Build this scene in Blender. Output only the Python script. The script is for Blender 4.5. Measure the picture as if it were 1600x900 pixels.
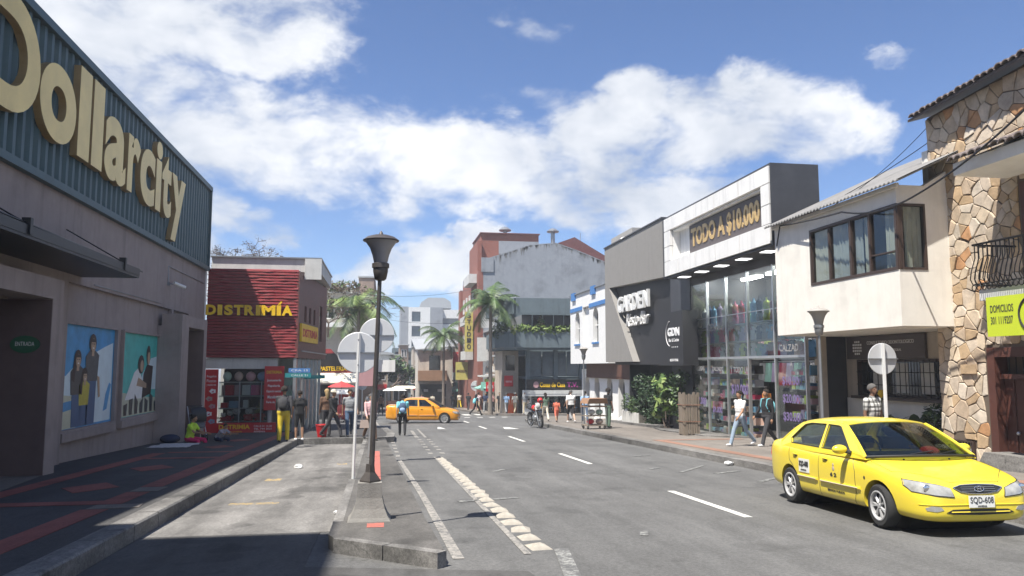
import bpy, bmesh, math, random
import numpy as np
from math import sin, cos, pi, radians, tan, sqrt, atan2
from mathutils import Vector, Matrix, noise as mnoise
from mathutils.bvhtree import BVHTree
for _o in list(bpy.data.objects): bpy.data.objects.remove(_o)
SC = bpy.context.scene
COL = SC.collection
random.seed(7)
# ------------------------------------------------------------------ camera
SLOPE = 0.034                      # the street falls away from the camera
def G(y, dz=0.0): return -SLOPE*max(-60, min(y, 230)) + dz
YAW, PITCH = radians(-9.264), radians(5.757)
cam = bpy.data.cameras.new("camera"); camo = bpy.data.objects.new("camera", cam); COL.objects.link(camo)
camo.location = (0, 0, 1.7); camo.rotation_euler = (pi/2+PITCH, 0, YAW)
cam.sensor_fit = 'HORIZONTAL'; cam.sensor_width = 36; cam.lens = 36*1220/1600
cam.clip_end = 6000; cam.clip_start = 0.05
SC.camera = camo
SC.render.resolution_x, SC.render.resolution_y = 1024, 576
# ------------------------------------------------------------------ light
SUNDIR = Vector((.40, .29, -1)).normalized()      # the way the light travels
sl = bpy.data.lights.new("sun", 'SUN'); sl.energy = 4.8; sl.angle = radians(.53); sl.color = (1, .95, .87)
so = bpy.data.objects.new("sun", sl); COL.objects.link(so)
so.rotation_euler = SUNDIR.to_track_quat('-Z', 'Y').to_euler(); so.location = (-20, -15, 50)
SC.view_settings.view_transform = 'Standard'; SC.view_settings.look = 'None'
SC.view_settings.exposure = 1.0; SC.view_settings.gamma = 1
SC.cycles.max_bounces = 6; SC.cycles.transparent_max_bounces = 12; SC.cycles.caustics_reflective = False; SC.cycles.caustics_refractive = False
# ------------------------------------------------------------------ world
W = bpy.data.worlds.new("World"); SC.world = W; W.use_nodes = True
def build_world():
    nt = W.node_tree; N = nt.nodes; L = nt.links; N.clear()
    out = N.new('ShaderNodeOutputWorld'); bg = N.new('ShaderNodeBackground'); L.new(bg.outputs[0], out.inputs[0])
    sky = N.new('ShaderNodeTexSky'); sky.sky_type = 'NISHITA'; sky.sun_disc = False
    sky.sun_elevation = math.asin(-SUNDIR.z); sky.sun_rotation = atan2(-SUNDIR.x, -SUNDIR.y)
    sky.altitude = 1400; sky.air_density = 1.0; sky.dust_density = .5; sky.ozone_density = 2.2
    bg.inputs[1].default_value = 0.065
    tc = N.new('ShaderNodeTexCoord'); D = tc.outputs['Generated']
    def math_(op, a, b=None, c=None, clamp=False):
        n = N.new('ShaderNodeMath'); n.operation = op; n.use_clamp = clamp
        for i, v in enumerate((a, b, c)):
            if v is None: continue
            if isinstance(v, (int, float)): n.inputs[i].default_value = v
            else: L.new(v, n.inputs[i])
        return n.outputs[0]
    def vm(op, a, b):
        n = N.new('ShaderNodeVectorMath'); n.operation = op
        for i, v in enumerate((a, b)):
            if isinstance(v, tuple): n.inputs[i].default_value = v
            else: L.new(v, n.inputs[i])
        return n
    def tex(scale, detail, rough, vec, dist=0):
        n = N.new('ShaderNodeTexNoise'); n.inputs['Scale'].default_value = scale; n.inputs['Detail'].default_value = detail
        n.inputs['Roughness'].default_value = rough; n.inputs['Distortion'].default_value = dist
        L.new(vec, n.inputs['Vector']); return n
    SQ = (1, 1, 1.7)
    Ds = vm('MULTIPLY', D, SQ).outputs[0]
    wn = tex(5.5, 7, .62, Ds)
    w0 = vm('SUBTRACT', wn.outputs['Color'], (.5, .5, .5)).outputs[0]
    Dw = vm('ADD', Ds, vm('MULTIPLY', w0, (.16, .16, .16)).outputs[0]).outputs[0]
    # cloud masses: azimuth (deg, + to the right of the street), elevation (deg), radius, weight
    blobs = [(-17,26,.20,1.),(-10,24,.13,.95),(-24,22,.2,1.),(-19,16,.18,.95),(-10,16.5,.13,.85),(-4,15.5,.13,.85),(2,15,.12,.85),(-6,19.5,.10,.5),(7,14.5,.12,.9),
      (11,14,.1,.9),(16.5,16.5,.10,1.),(-1,17.5,.09,.6),(-30,30,.25,.9),
      (26.5,16.7,.11,1.),(24,18.5,.09,1.),(30.5,16.3,.09,1.),(19.2,19.5,.06,1.),(34,15.3,.055,.8),(21,16,.08,.8),
      (17,13.5,.09,1.),(20,11.5,.09,1.),(14,12.2,.08,.9),(23.5,12,.07,.75),
      (3.5,8.0,.07,1.),(6,9.3,.05,1.),(0,7.2,.06,.85),(9,6,.08,.9),(-2,6,.05,.7),(-12,11.2,.07,.8),(-8,10,.05,.7),(-17,12.5,.1,.8),(-14,7,.1,.9),
      (12,24,.04,.35),(9,25.5,.04,.35),(13,19.7,.045,.4),(36.5,20,.028,.55),(-50,18,.3,.9),(-80,12,.35,.9),(60,14,.25,.9),(85,22,.25,.7),
      (0,10.8,.05,.35),(-25,8,.12,.9),(140,25,.5,.9),(-150,20,.4,.8),(180,50,.4,.6)]
    acc = None
    for az, el, r, wgt in blobs:
        a, e = radians(az), radians(el)
        c = (sin(a)*cos(e)*SQ[0], cos(a)*cos(e)*SQ[1], sin(e)*SQ[2])
        d = vm('DISTANCE', Dw, c).outputs['Value']
        mr = N.new('ShaderNodeMapRange'); mr.interpolation_type = 'SMOOTHERSTEP'
        L.new(d, mr.inputs[0]); mr.inputs[1].default_value = r*1.45; mr.inputs[2].default_value = r*.35
        mr.inputs[3].default_value = 0; mr.inputs[4].default_value = wgt
        acc = mr.outputs[0] if acc is None else math_('MAXIMUM', acc, mr.outputs[0])
    n2 = tex(9, 9, .6, Ds, .25)
    n3 = tex(3.2, 5, .6, Ds)
    dens = math_('ADD', acc, math_('MULTIPLY', math_('SUBTRACT', n2.outputs[0], .5), 2.1))
    mr = N.new('ShaderNodeMapRange'); mr.interpolation_type = 'SMOOTHSTEP'; L.new(dens, mr.inputs[0])
    mr.inputs[1].default_value = .30; mr.inputs[2].default_value = .98
    cover = mr.outputs[0]
    # cloud shade: thick parts greyer below
    ramp = N.new('ShaderNodeValToRGB'); L.new(math_('ADD', math_('MULTIPLY', n3.outputs[0], .9), math_('MULTIPLY', n2.outputs[0], .55)), ramp.inputs[0])
    cr = ramp.color_ramp; cr.elements[0].position = .52; cr.elements[0].color = (4.2, 4.7, 5.6, 1); cr.elements[1].position = .86; cr.elements[1].color = (8.5, 8.6, 8.8, 1)
    # sky tint
    hs = N.new('ShaderNodeMix'); hs.data_type = 'RGBA'; hs.blend_type = 'MULTIPLY'; hs.inputs[0].default_value = 1
    L.new(sky.outputs[0], hs.inputs[6]); hs.inputs[7].default_value = SKYTINT
    mx = N.new('ShaderNodeMix'); mx.data_type = 'RGBA'; L.new(math_('MULTIPLY', cover, .95), mx.inputs[0])
    L.new(hs.outputs[2], mx.inputs[6]); L.new(ramp.outputs[0], mx.inputs[7])
    L.new(mx.outputs[2], bg.inputs[0])
SKYTINT = (.90, 1.02, 1.24, 1)
build_world()
W.cycles.sampling_method = 'MANUAL'; W.cycles.sample_map_resolution = 1024

# ------------------------------------------------------------------ materials
MT = {}
def M(name, col=(.5, .5, .5), rough=.8, metal=0, var=.12, scale=2.5, bump=0.0, bscale=60, coat=0, spec=.5, emit=None, streak=0, dirt=0, alpha=None, trans=0):
    if name in MT: return MT[name]
    m = bpy.data.materials.new(name); m.use_nodes = True; MT[name] = m
    nt = m.node_tree; N = nt.nodes; L = nt.links; b = N['Principled BSDF']
    b.inputs['Roughness'].default_value = rough; b.inputs['Metallic'].default_value = metal
    b.inputs['Specular IOR Level'].default_value = spec; b.inputs['Coat Weight'].default_value = coat; b.inputs['Coat Roughness'].default_value = .05
    if trans: b.inputs['Transmission Weight'].default_value = trans
    tc = N.new('ShaderNodeTexCoord'); vec = tc.outputs['Object']
    last = None
    def noise(sc, det=4, v=None):
        n = N.new('ShaderNodeTexNoise'); n.inputs['Scale'].default_value = sc; n.inputs['Detail'].default_value = det; n.inputs['Roughness'].default_value = .62
        L.new(v or vec, n.inputs['Vector']); return n.outputs[0]
    def ramp(src, a, b_, ca, cb):
        r = N.new('ShaderNodeMapRange'); r.clamp = True; L.new(src, r.inputs[0]); r.inputs[1].default_value = a; r.inputs[2].default_value = b_
        r.inputs[3].default_value = ca; r.inputs[4].default_value = cb; return r.outputs[0]
    def mult(colsock, fac):
        x = N.new('ShaderNodeVectorMath'); x.operation = 'SCALE'
        if isinstance(colsock, tuple): x.inputs[0].default_value = colsock[:3]
        else: L.new(colsock, x.inputs[0])
        L.new(fac, x.inputs['Scale']); return x.outputs[0]
    cur = tuple(col)
    if var: cur = mult(cur, ramp(noise(scale), .25, .75, 1-var, 1+var))
    if streak:
        mp = N.new('ShaderNodeMapping'); mp.inputs['Scale'].default_value = (2.2, 2.2, .18); L.new(vec, mp.inputs[0])
        cur = mult(cur, ramp(noise(1.6, 6, mp.outputs[0]), .5, .75, 1, 1-streak))
    if dirt: cur = mult(cur, ramp(noise(.7, 8), .52, .68, 1, 1-dirt))
    if isinstance(cur, tuple): b.inputs['Base Color'].default_value = (*cur, 1)
    else: L.new(cur, b.inputs['Base Color'])
    if bump:
        bp = N.new('ShaderNodeBump'); bp.inputs['Strength'].default_value = bump; bp.inputs['Distance'].default_value = .01
        L.new(noise(bscale, 3), bp.inputs['Height']); L.new(bp.outputs[0], b.inputs['Normal'])
    if emit: b.inputs['Emission Color'].default_value = (*emit[0], 1); b.inputs['Emission Strength'].default_value = emit[1]
    return m
def glassmat(name, tint=(.8, .85, .85), refl=.1, clear=.75):
    """thin sheet of glass: part see-through, part mirror by angle"""
    m = bpy.data.materials.new(name); m.use_nodes = True; MT[name] = m; nt = m.node_tree; N = nt.nodes; L = nt.links
    N.clear(); o = N.new('ShaderNodeOutputMaterial'); t = N.new('ShaderNodeBsdfTransparent'); g = N.new('ShaderNodeBsdfGlossy')
    t.inputs[0].default_value = (tint[0]*clear, tint[1]*clear, tint[2]*clear, 1); g.inputs['Roughness'].default_value = .02
    lw = N.new('ShaderNodeLayerWeight'); lw.inputs[0].default_value = .5
    pw = N.new('ShaderNodeMath'); pw.operation = 'POWER'; L.new(lw.outputs['Facing'], pw.inputs[0]); pw.inputs[1].default_value = 4.0
    mr = N.new('ShaderNodeMapRange'); L.new(pw.outputs[0], mr.inputs[0]); mr.inputs[3].default_value = refl; mr.inputs[4].default_value = .8
    mx = N.new('ShaderNodeMixShader'); L.new(mr.outputs[0], mx.inputs[0]); L.new(t.outputs[0], mx.inputs[1]); L.new(g.outputs[0], mx.inputs[2]); L.new(mx.outputs[0], o.inputs[0])
    return m
def brickmat(name, c1, c2, mortar, bw=.25, bh=.08, ms=.01, along='y'):
    m = M(name, c1, .85); nt = m.node_tree; N = nt.nodes; L = nt.links; b = N['Principled BSDF']
    br = N.new('ShaderNodeTexBrick'); br.inputs['Color1'].default_value = (*c1, 1); br.inputs['Color2'].default_value = (*c2, 1); br.inputs['Mortar'].default_value = (*mortar, 1)
    br.inputs['Scale'].default_value = 1; br.inputs['Mortar Size'].default_value = ms; br.inputs['Brick Width'].default_value = bw; br.inputs['Row Height'].default_value = bh
    tc = N.new('ShaderNodeTexCoord'); s = N.new('ShaderNodeSeparateXYZ'); c = N.new('ShaderNodeCombineXYZ'); L.new(tc.outputs['Object'], s.inputs[0])
    a = N.new('ShaderNodeMath'); a.operation = 'ADD'; L.new(s.outputs[0], a.inputs[0]); L.new(s.outputs[1], a.inputs[1])
    L.new(a.outputs[0], c.inputs[0]); L.new(s.outputs[2], c.inputs[1]); L.new(c.outputs[0], br.inputs[0]); L.new(br.outputs[0], b.inputs['Base Color'])
    return m

# ------------------------------------------------------------------ object helpers
def org(o):
    v = Vector((0, 0, 0))
    while o is not None: v += o.location; o = o.parent
    return v
def tag(o, label=None, cat=None, group=None, kind=None):
    if label: o['label'] = label
    if cat: o['category'] = cat
    if group: o['group'] = group
    if kind: o['kind'] = kind
    return o
def thing(name, label, cat, loc=(0, 0, 0), rz=0, group=None):
    o = bpy.data.objects.new(name, None); COL.objects.link(o); o.location = loc; o.rotation_euler = (0, 0, rz); o.empty_display_size = .2
    return tag(o, label, cat, group)
def link(name, me, parent=None, loc=(0, 0, 0), rz=0):
    o = bpy.data.objects.new(name, me); COL.objects.link(o); o.parent = parent; o.location = loc; o.rotation_euler = (0, 0, rz); return o
def copy_tree(o, loc=None, rz=None, label=None, parent=None):
    c = o.copy(); COL.objects.link(c); c.parent = parent
    if loc is not None: c.location = loc
    if rz is not None: c.rotation_euler = (0, 0, rz)
    if label: c['label'] = label
    for ch in list(o.children): copy_tree(ch, parent=c)
    return c
class MB:
    """collects shapes (world coordinates unless local=True at build) and links them as one mesh"""
    def __init__(s): s.v = []; s.f = []; s.m = []; s.sm = []; s.mi = 0; s.mats = []
    def mat(s, m):
        if isinstance(m, str): m = MT[m]
        if m not in s.mats: s.mats.append(m)
        s.mi = s.mats.index(m); return s
    def add(s, vs, fs, smooth=False):
        n = len(s.v); s.v += [tuple(p) for p in vs]
        for f in fs: s.f.append(tuple(i+n for i in f)); s.m.append(s.mi); s.sm.append(smooth)
        return s
    def hexa(s, p):       # p: 8 points, bottom 4 then top 4 (ccw)
        return s.add(p, [(3, 2, 1, 0), (4, 5, 6, 7), (0, 1, 5, 4), (1, 2, 6, 5), (2, 3, 7, 6), (3, 0, 4, 7)])
    def box(s, x0, x1, y0, y1, z0, z1):
        return s.hexa([(x0, y0, z0), (x1, y0, z0), (x1, y1, z0), (x0, y1, z0), (x0, y0, z1), (x1, y0, z1), (x1, y1, z1), (x0, y1, z1)])
    def prism(s, poly, fn, t0, t1):    # poly 2d list, fn(u,v,t)->xyz
        n = len(poly); vs = [fn(u, v, t0) for u, v in poly]+[fn(u, v, t1) for u, v in poly]
        return s.add(vs, [tuple(range(n)), tuple(range(2*n-1, n-1, -1))]+[(i, i+n, (i+1) % n+n, (i+1) % n) for i in range(n)])
    def cyl(s, p0, p1, r0, r1=None, n=12, caps=True, smooth=True):
        if r1 is None: r1 = r0
        p0, p1 = Vector(p0), Vector(p1); d = (p1-p0); 
        if d.length < 1e-7: return s
        d.normalize(); a = d.orthogonal().normalized(); b = d.cross(a)
        vs = []
        for p, r in ((p0, r0), (p1, r1)):
            for i in range(n): t = 2*pi*i/n; vs.append(p+a*cos(t)*r+b*sin(t)*r)
        s.add(vs, [(i, (i+1) % n, (i+1) % n+n, i+n) for i in range(n)], smooth)
        if caps:
            k = len(s.v)-2*n
            s.f += [tuple(k+i for i in reversed(range(n))), tuple(k+n+i for i in range(n))]; s.m += [s.mi]*2; s.sm += [False]*2
        return s
    def tube(s, pts, r, n=8, smooth=True, closed=False):
        pts = [Vector(p) for p in pts]; rings = []; up = None; N_ = len(pts)
        for i, p in enumerate(pts):
            if closed: d = (pts[(i+1) % N_]-pts[i-1])
            else: d = (pts[min(i+1, N_-1)]-pts[max(i-1, 0)])
            d.normalize()
            a = d.orthogonal().normalized() if up is None else (up-d*up.dot(d)).normalized()
            up = a; b = d.cross(a); rr = r[i] if isinstance(r, (list, tuple)) else r
            rings.append([p+a*cos(2*pi*k/n)*rr+b*sin(2*pi*k/n)*rr for k in range(n)])
        vs = [q for R in rings for q in R]; fs = []
        for i in range(N_ if closed else N_-1):
            j = (i+1) % N_
            for k in range(n): fs.append((i*n+k, i*n+(k+1) % n, j*n+(k+1) % n, j*n+k))
        s.add(vs, fs, smooth)
        if not closed: 
            s.add(rings[0], [tuple(reversed(range(n)))]); s.add(rings[-1], [tuple(range(n))])
        return s
    def lathe(s, prof, c=(0, 0, 0), n=20, smooth=True, ax='z', sq=None):
        vs = []; c = Vector(c)
        for r, h in prof:
            for i in range(n):
                t = 2*pi*i/n; u, v = r*cos(t), r*sin(t)
                q = (u, v, h) if ax == 'z' else ((u, h, v) if ax == 'y' else (h, u, v))
                vs.append(c+Vector(q))
        fs = []
        for j in range(len(prof)-1):
            for i in range(n): fs.append((j*n+i, j*n+(i+1) % n, (j+1)*n+(i+1) % n, (j+1)*n+i))
        if ax != 'z' and prof[0][0] == prof[-1][0] and prof[0][0] > .01: fs += [((len(prof)-1)*n+i, (len(prof)-1)*n+(i+1) % n, (i+1) % n, i) for i in range(n)]
        else: fs += [tuple(reversed(range(n))), tuple((len(prof)-1)*n+i for i in range(n))]
        return s.add(vs, fs, smooth)
    def ball(s, c, r, n=10, m=7, sc=(1, 1, 1)):
        prof = [(max(1e-4, sin(pi*j/m))*r, -cos(pi*j/m)*r) for j in range(m+1)]
        k = len(s.v); s.lathe(prof, (0, 0, 0), n)
        for i in range(k, len(s.v)): q = s.v[i]; s.v[i] = (q[0]*sc[0]+c[0], q[1]*sc[1]+c[1], q[2]*sc[2]+c[2])
        return s
    def mesh(s, name, o=Vector((0, 0, 0)), sharp=40):
        me = bpy.data.meshes.new(name); o = Vector(o)
        me.from_pydata([(a-o.x, b-o.y, c-o.z) for a, b, c in s.v], [], s.f)
        for m in s.mats: me.materials.append(m)
        me.polygons.foreach_set('material_index', s.m); me.polygons.foreach_set('use_smooth', s.sm)
        me.update()
        bm = bmesh.new(); bm.from_mesh(me); bmesh.ops.recalc_face_normals(bm, faces=bm.faces); bm.to_mesh(me); bm.free()
        if any(s.sm): me.set_sharp_from_angle(angle=radians(sharp))
        return me
    def build(s, name, parent=None, loc=None, local=False, smooth=None):
        """loc: own origin of a top-level mesh (world)"""
        if local: o = Vector((0, 0, 0))
        elif parent is not None: o = org(parent)
        else: o = Vector(loc) if loc is not None else Vector((0, 0, 0))
        ob = link(name, s.mesh(name, o), parent)
        if parent is None and not local: ob.location = o
        return ob
class Face:
    """a wall's own axes: u to the right as seen, v up, n towards the viewer"""
    def __init__(s, O, U, Nn): s.O, s.U, s.N = Vector(O), Vector(U), Vector(Nn); s.V = Vector((0, 0, 1))
    def __call__(s, u, v, n=0): return s.O+s.U*u+s.V*v+s.N*n
def FL(x): return Face((x, 0, 0), (0, 1, 0), (1, 0, 0))         # left side of the street: u = y
def FR(x): return Face((x, 0, 0), (0, -1, 0), (-1, 0, 0))       # right side: u = -y
def FF(y): return Face((0, y, 0), (1, 0, 0), (0, -1, 0))        # faces the camera: u = x
def rect(mb, F, u0, u1, v0, v1, n0, n1): return mb.prism([(u0, v0), (u1, v0), (u1, v1), (u0, v1)], F, n0, n1)
def wall_holes(mb, F, u0, u1, v0, v1, holes, n0, n1):
    """solid wall with rectangular openings, cut into non-overlapping blocks"""
    us = sorted({u0, u1, *[h[0] for h in holes], *[h[1] for h in holes]}); us = [u for u in us if u0 <= u <= u1]
    for a, b in zip(us, us[1:]):
        m = (a+b)/2; hs = sorted([(h[2], h[3]) for h in holes if h[0] < m < h[1]]); z = v0
        for h0, h1 in hs:
            if h0 > z: rect(mb, F, a, b, z, h0, n0, n1)
            z = max(z, h1)
        if v1 > z: rect(mb, F, a, b, z, v1, n0, n1)
    return mb
def frame_ring(mb, F, u0, u1, v0, v1, w, n0, n1):
    rect(mb, F, u0, u1, v0, v0+w, n0, n1); rect(mb, F, u0, u1, v1-w, v1, n0, n1)
    rect(mb, F, u0, u0+w, v0+w, v1-w, n0, n1); rect(mb, F, u1-w, u1, v0+w, v1-w, n0, n1); return mb
_tc = {}
def text_raw(s, bold=0.0, ext=.02, shear=0, res=3):
    if len(s) == 1: res = 9 if bold < .036 else 4
    key = (s, bold, ext, shear)
    if key in _tc: return _tc[key]
    cu = bpy.data.curves.new('t', 'FONT'); cu.body = s; cu.size = 1; cu.offset = bold; cu.extrude = 0.0; cu.shear = shear; cu.resolution_u = res
    cu.fill_mode = 'BOTH'; cu.extrude = 0.5
    ob = bpy.data.objects.new('t', cu); COL.objects.link(ob)
    dg = bpy.context.evaluated_depsgraph_get(); me = bpy.data.meshes.new_from_object(ob.evaluated_get(dg))
    v = np.zeros(len(me.vertices)*3); me.vertices.foreach_get('co', v); v = v.reshape(-1, 3); fs = [tuple(p.vertices) for p in me.polygons]
    bpy.data.objects.remove(ob); bpy.data.curves.remove(cu); bpy.data.meshes.remove(me)
    _tc[key] = (v, fs); return v, fs
def text(mb, F, s, u0, u1, v0, v1, n0=.0, n1=.02, bold=0.0, shear=0):
    """flat or raised lettering filling the rectangle exactly"""
    v, fs = text_raw(s, bold, 1, shear)
    if len(v) == 0: return mb
    mn, mx_ = v.min(0), v.max(0)
    sx = (u1-u0)/max(1e-6, mx_[0]-mn[0]); sy = (v1-v0)/max(1e-6, mx_[1]-mn[1])
    pts = [F(u0+(p[0]-mn[0])*sx, v0+(p[1]-mn[1])*sy, n0 if p[2] < 0 else n1) for p in v]
    return mb.add(pts, fs)
def textf(mb, F, s, uc, vb, h, n0=.0, n1=.01, bold=0, wmax=None, asp=1.0):
    """centred line of cap height h with natural width"""
    v, fs = text_raw(s, bold); w = (v[:, 0].max()-v[:, 0].min())*h/.72*asp
    hh = (v[:, 1].max()-v[:, 1].min())*h/.72; dn = min(0, v[:, 1].min())*h/.72
    if wmax and w > wmax: w = wmax
    return text(mb, F, s, uc-w/2, uc+w/2, vb+dn, vb+dn+hh, n0, n1, bold)
# ================================================================== setting: ground, road, pavements
def asphalt(name, base, tint=(1, .99, .96), stain=.25, speck=.35):
    m = bpy.data.materials.new(name); m.use_nodes = True; MT[name] = m; nt = m.node_tree; N = nt.nodes; L = nt.links; b = N['Principled BSDF']
    b.inputs['Roughness'].default_value = .82; b.inputs['Specular IOR Level'].default_value = .3
    tc = N.new('ShaderNodeTexCoord')
    def nz(sc, det, map_=None, rough=.6):
        n = N.new('ShaderNodeTexNoise'); n.inputs['Scale'].default_value = sc; n.inputs['Detail'].default_value = det; n.inputs['Roughness'].default_value = rough
        if map_:
            mp = N.new('ShaderNodeMapping'); mp.inputs['Scale'].default_value = map_; L.new(tc.outputs['Object'], mp.inputs[0]); L.new(mp.outputs[0], n.inputs[0])
        else: L.new(tc.outputs['Object'], n.inputs[0])
        return n.outputs[0]
    def mr(s, a, b_, c, d):
        r = N.new('ShaderNodeMapRange'); L.new(s, r.inputs[0]); r.inputs[1].default_value = a; r.inputs[2].default_value = b_; r.inputs[3].default_value = c; r.inputs[4].default_value = d; return r.outputs[0]
    def mul(a, b_):
        r = N.new('ShaderNodeMath'); r.operation = 'MULTIPLY'; L.new(a, r.inputs[0]); L.new(b_, r.inputs[1]); return r.outputs[0]
    f = mr(nz(.35, 6), .3, .7, 1-stain*.5, 1+stain*.5)
    f = mul(f, mr(nz(1.2, 5, (1.6, .1, 1)), .35, .7, 1+stain*.35, 1-stain*.5))    # wheel tracks along the street
    f = mul(f, mr(nz(28, 4), .3, .7, 1-speck*.45, 1+speck*.45))
    f = mul(f, mr(nz(110, 2), .3, .7, 1-speck*.5, 1+speck*.5))
    f = mul(f, mr(nz(2.2, 8, None, .75), .60, .70, 1, 1-stain*.7))              # dark spills
    # cracks
    vo = N.new('ShaderNodeTexVoronoi'); vo.feature = 'DISTANCE_TO_EDGE'; vo.inputs['Scale'].default_value = .45
    wv = N.new('ShaderNodeTexNoise'); wv.inputs['Scale'].default_value = 1.3; wv.inputs['Detail'].default_value = 6; L.new(tc.outputs['Object'], wv.inputs[0])
    ad = N.new('ShaderNodeVectorMath'); ad.operation = 'ADD'; L.new(tc.outputs['Object'], ad.inputs[0]); L.new(wv.outputs['Color'], ad.inputs[1]); L.new(ad.outputs[0], vo.inputs[0])
    ck = mr(vo.outputs[0], .0, .008, 1, 0); mk = mr(nz(.22, 3), .52, .62, 0, .45); cm = mul(ck, mk)
    iv = N.new('ShaderNodeMath'); iv.operation = 'SUBTRACT'; iv.inputs[0].default_value = 1; L.new(cm, iv.inputs[1]); f = mul(f, iv.outputs[0])
    f = mul(f, mr(nz(5, 6, (1, .35, 1), .7), .35, .7, 1-stain*.35, 1+stain*.3))
    f = mul(f, mr(nz(.9, 2), .60, .64, 1, 1-stain*.5))
    sc_ = N.new('ShaderNodeVectorMath'); sc_.operation = 'SCALE'; sc_.inputs[0].default_value = [base*t for t in tint]; L.new(f, sc_.inputs['Scale']); L.new(sc_.outputs[0], b.inputs['Base Color'])
    bp = N.new('ShaderNodeBump'); bp.inputs['Strength'].default_value = .5; bp.inputs['Distance'].default_value = .006; L.new(nz(120, 3), bp.inputs['Height']); L.new(bp.outputs[0], b.inputs['Normal'])
    return m
asphalt('asphalt', .118, (1, .99, .96), .32, .5); asphalt('asphalt_old', .085, (1, .97, .93), .5); asphalt('concrete_bay', .165, (1, .96, .90), .6, .5)
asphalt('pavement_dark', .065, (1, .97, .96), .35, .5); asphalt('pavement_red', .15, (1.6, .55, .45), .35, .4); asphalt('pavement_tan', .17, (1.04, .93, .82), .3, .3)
asphalt('pavement_orange', .2, (1.25, .72, .52), .35, .3); asphalt('kerb', .165, (1, .96, .9), .8, .6); asphalt('earth', .12, (1, .92, .78), .3); asphalt('kerb_dark', .10, (1, .95, .88), .5, .5)
def worn_paint(name, col, wear=.48, under=.1):
    m = M(name, col, .75); nt = m.node_tree; N = nt.nodes; L = nt.links; b = N['Principled BSDF']; src = b.inputs['Base Color'].links[0].from_socket
    tc = N.new('ShaderNodeTexCoord'); n = N.new('ShaderNodeTexNoise'); n.inputs['Scale'].default_value = 14; n.inputs['Detail'].default_value = 8; n.inputs['Roughness'].default_value = .75; L.new(tc.outputs['Object'], n.inputs[0])
    r = N.new('ShaderNodeMapRange'); r.inputs[1].default_value = wear-.05; r.inputs[2].default_value = wear+.1; L.new(n.outputs[0], r.inputs[0])
    mx = N.new('ShaderNodeMix'); mx.data_type = 'RGBA'; L.new(r.outputs[0], mx.inputs[0]); L.new(src, mx.inputs[6]); mx.inputs[7].default_value = (under, under, under*.97, 1); L.new(mx.outputs[2], b.inputs['Base Color']); return m
worn_paint('line_white', (.62, .61, .57), .58); worn_paint('line_old', (.30, .28, .25), .5); worn_paint('line_faint', (.3, .3, .28), .44); worn_paint('paint_red', (.42, .12, .09), .56)
worn_paint('paint_yellow', (.5, .33, .08), .45, .15)
def structure(mb, name): return tag(mb.build(name), kind='structure')
def gpoly(mb, poly, dz0, dz1):     # sloped slab following the street's fall
    return mb.prism(poly, lambda u, v, t: (u, v, G(v)+t), dz0, dz1)
ys = [-60, 230]
mb = MB().mat('earth')
for a, b in ((-60, -60.0001),): pass
mb.add([(-1500, -900, G(-60)-.02), (1500, -900, G(-60)-.02), (1500, -60, G(-60)-.02), (-1500, -60, G(-60)-.02), (-1500, 230, G(230)-.02), (1500, 230, G(230)-.02), (1500, 3500, G(230)-.02), (-1500, 3500, G(230)-.02)],
       [(0, 1, 2, 3), (3, 2, 5, 4), (4, 5, 6, 7)])
structure(mb, 'ground')
mb = MB().mat('asphalt'); mb.add([(-60, -59, G(-59)), (60, -59, G(-59)), (60, 229, G(229)), (-60, 229, G(229))], [(0, 1, 2, 3)]); structure(mb, 'road')
# parking bay, between the left kerb and the island
def isl_l(y): return -.58-.004*(y-9)
def isl_r(y): return .60 if y < 8.6 else max(.02, .58-.025*(y-8.6))
mb = MB().mat('concrete_bay'); gpoly(mb, [(-2.85, 10.2), (isl_l(12), 10.2), (isl_l(27.6), 27.6), (-2.9, 27.6)], .004, .008)
structure(mb, 'parking_bay')
mb = MB().mat('asphalt_old'); gpoly(mb, [(-2.85, -6), (1.9, -6), (1.9, 3), (1.4, 7.6), (-.75, 8.2), (-.75, 10.196), (-2.85, 10.196)], .004, .008); structure(mb, 'asphalt_patch')
# left pavement + bulb at the corner
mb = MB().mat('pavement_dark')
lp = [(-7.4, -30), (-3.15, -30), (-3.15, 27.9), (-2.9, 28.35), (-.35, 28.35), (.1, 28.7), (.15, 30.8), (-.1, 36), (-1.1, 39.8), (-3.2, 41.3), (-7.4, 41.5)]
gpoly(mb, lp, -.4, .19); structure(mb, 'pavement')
mb = MB().mat('kerb')
kp = [(-3.148, -30), (-2.85, -30), (-2.85, 27.6), (-2.7, 27.95), (-.2, 27.95), (.152, 30.8), (.102, 28.69), (-.35, 28.348), (-2.9, 28.348), (-3.148, 27.9)]
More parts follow.
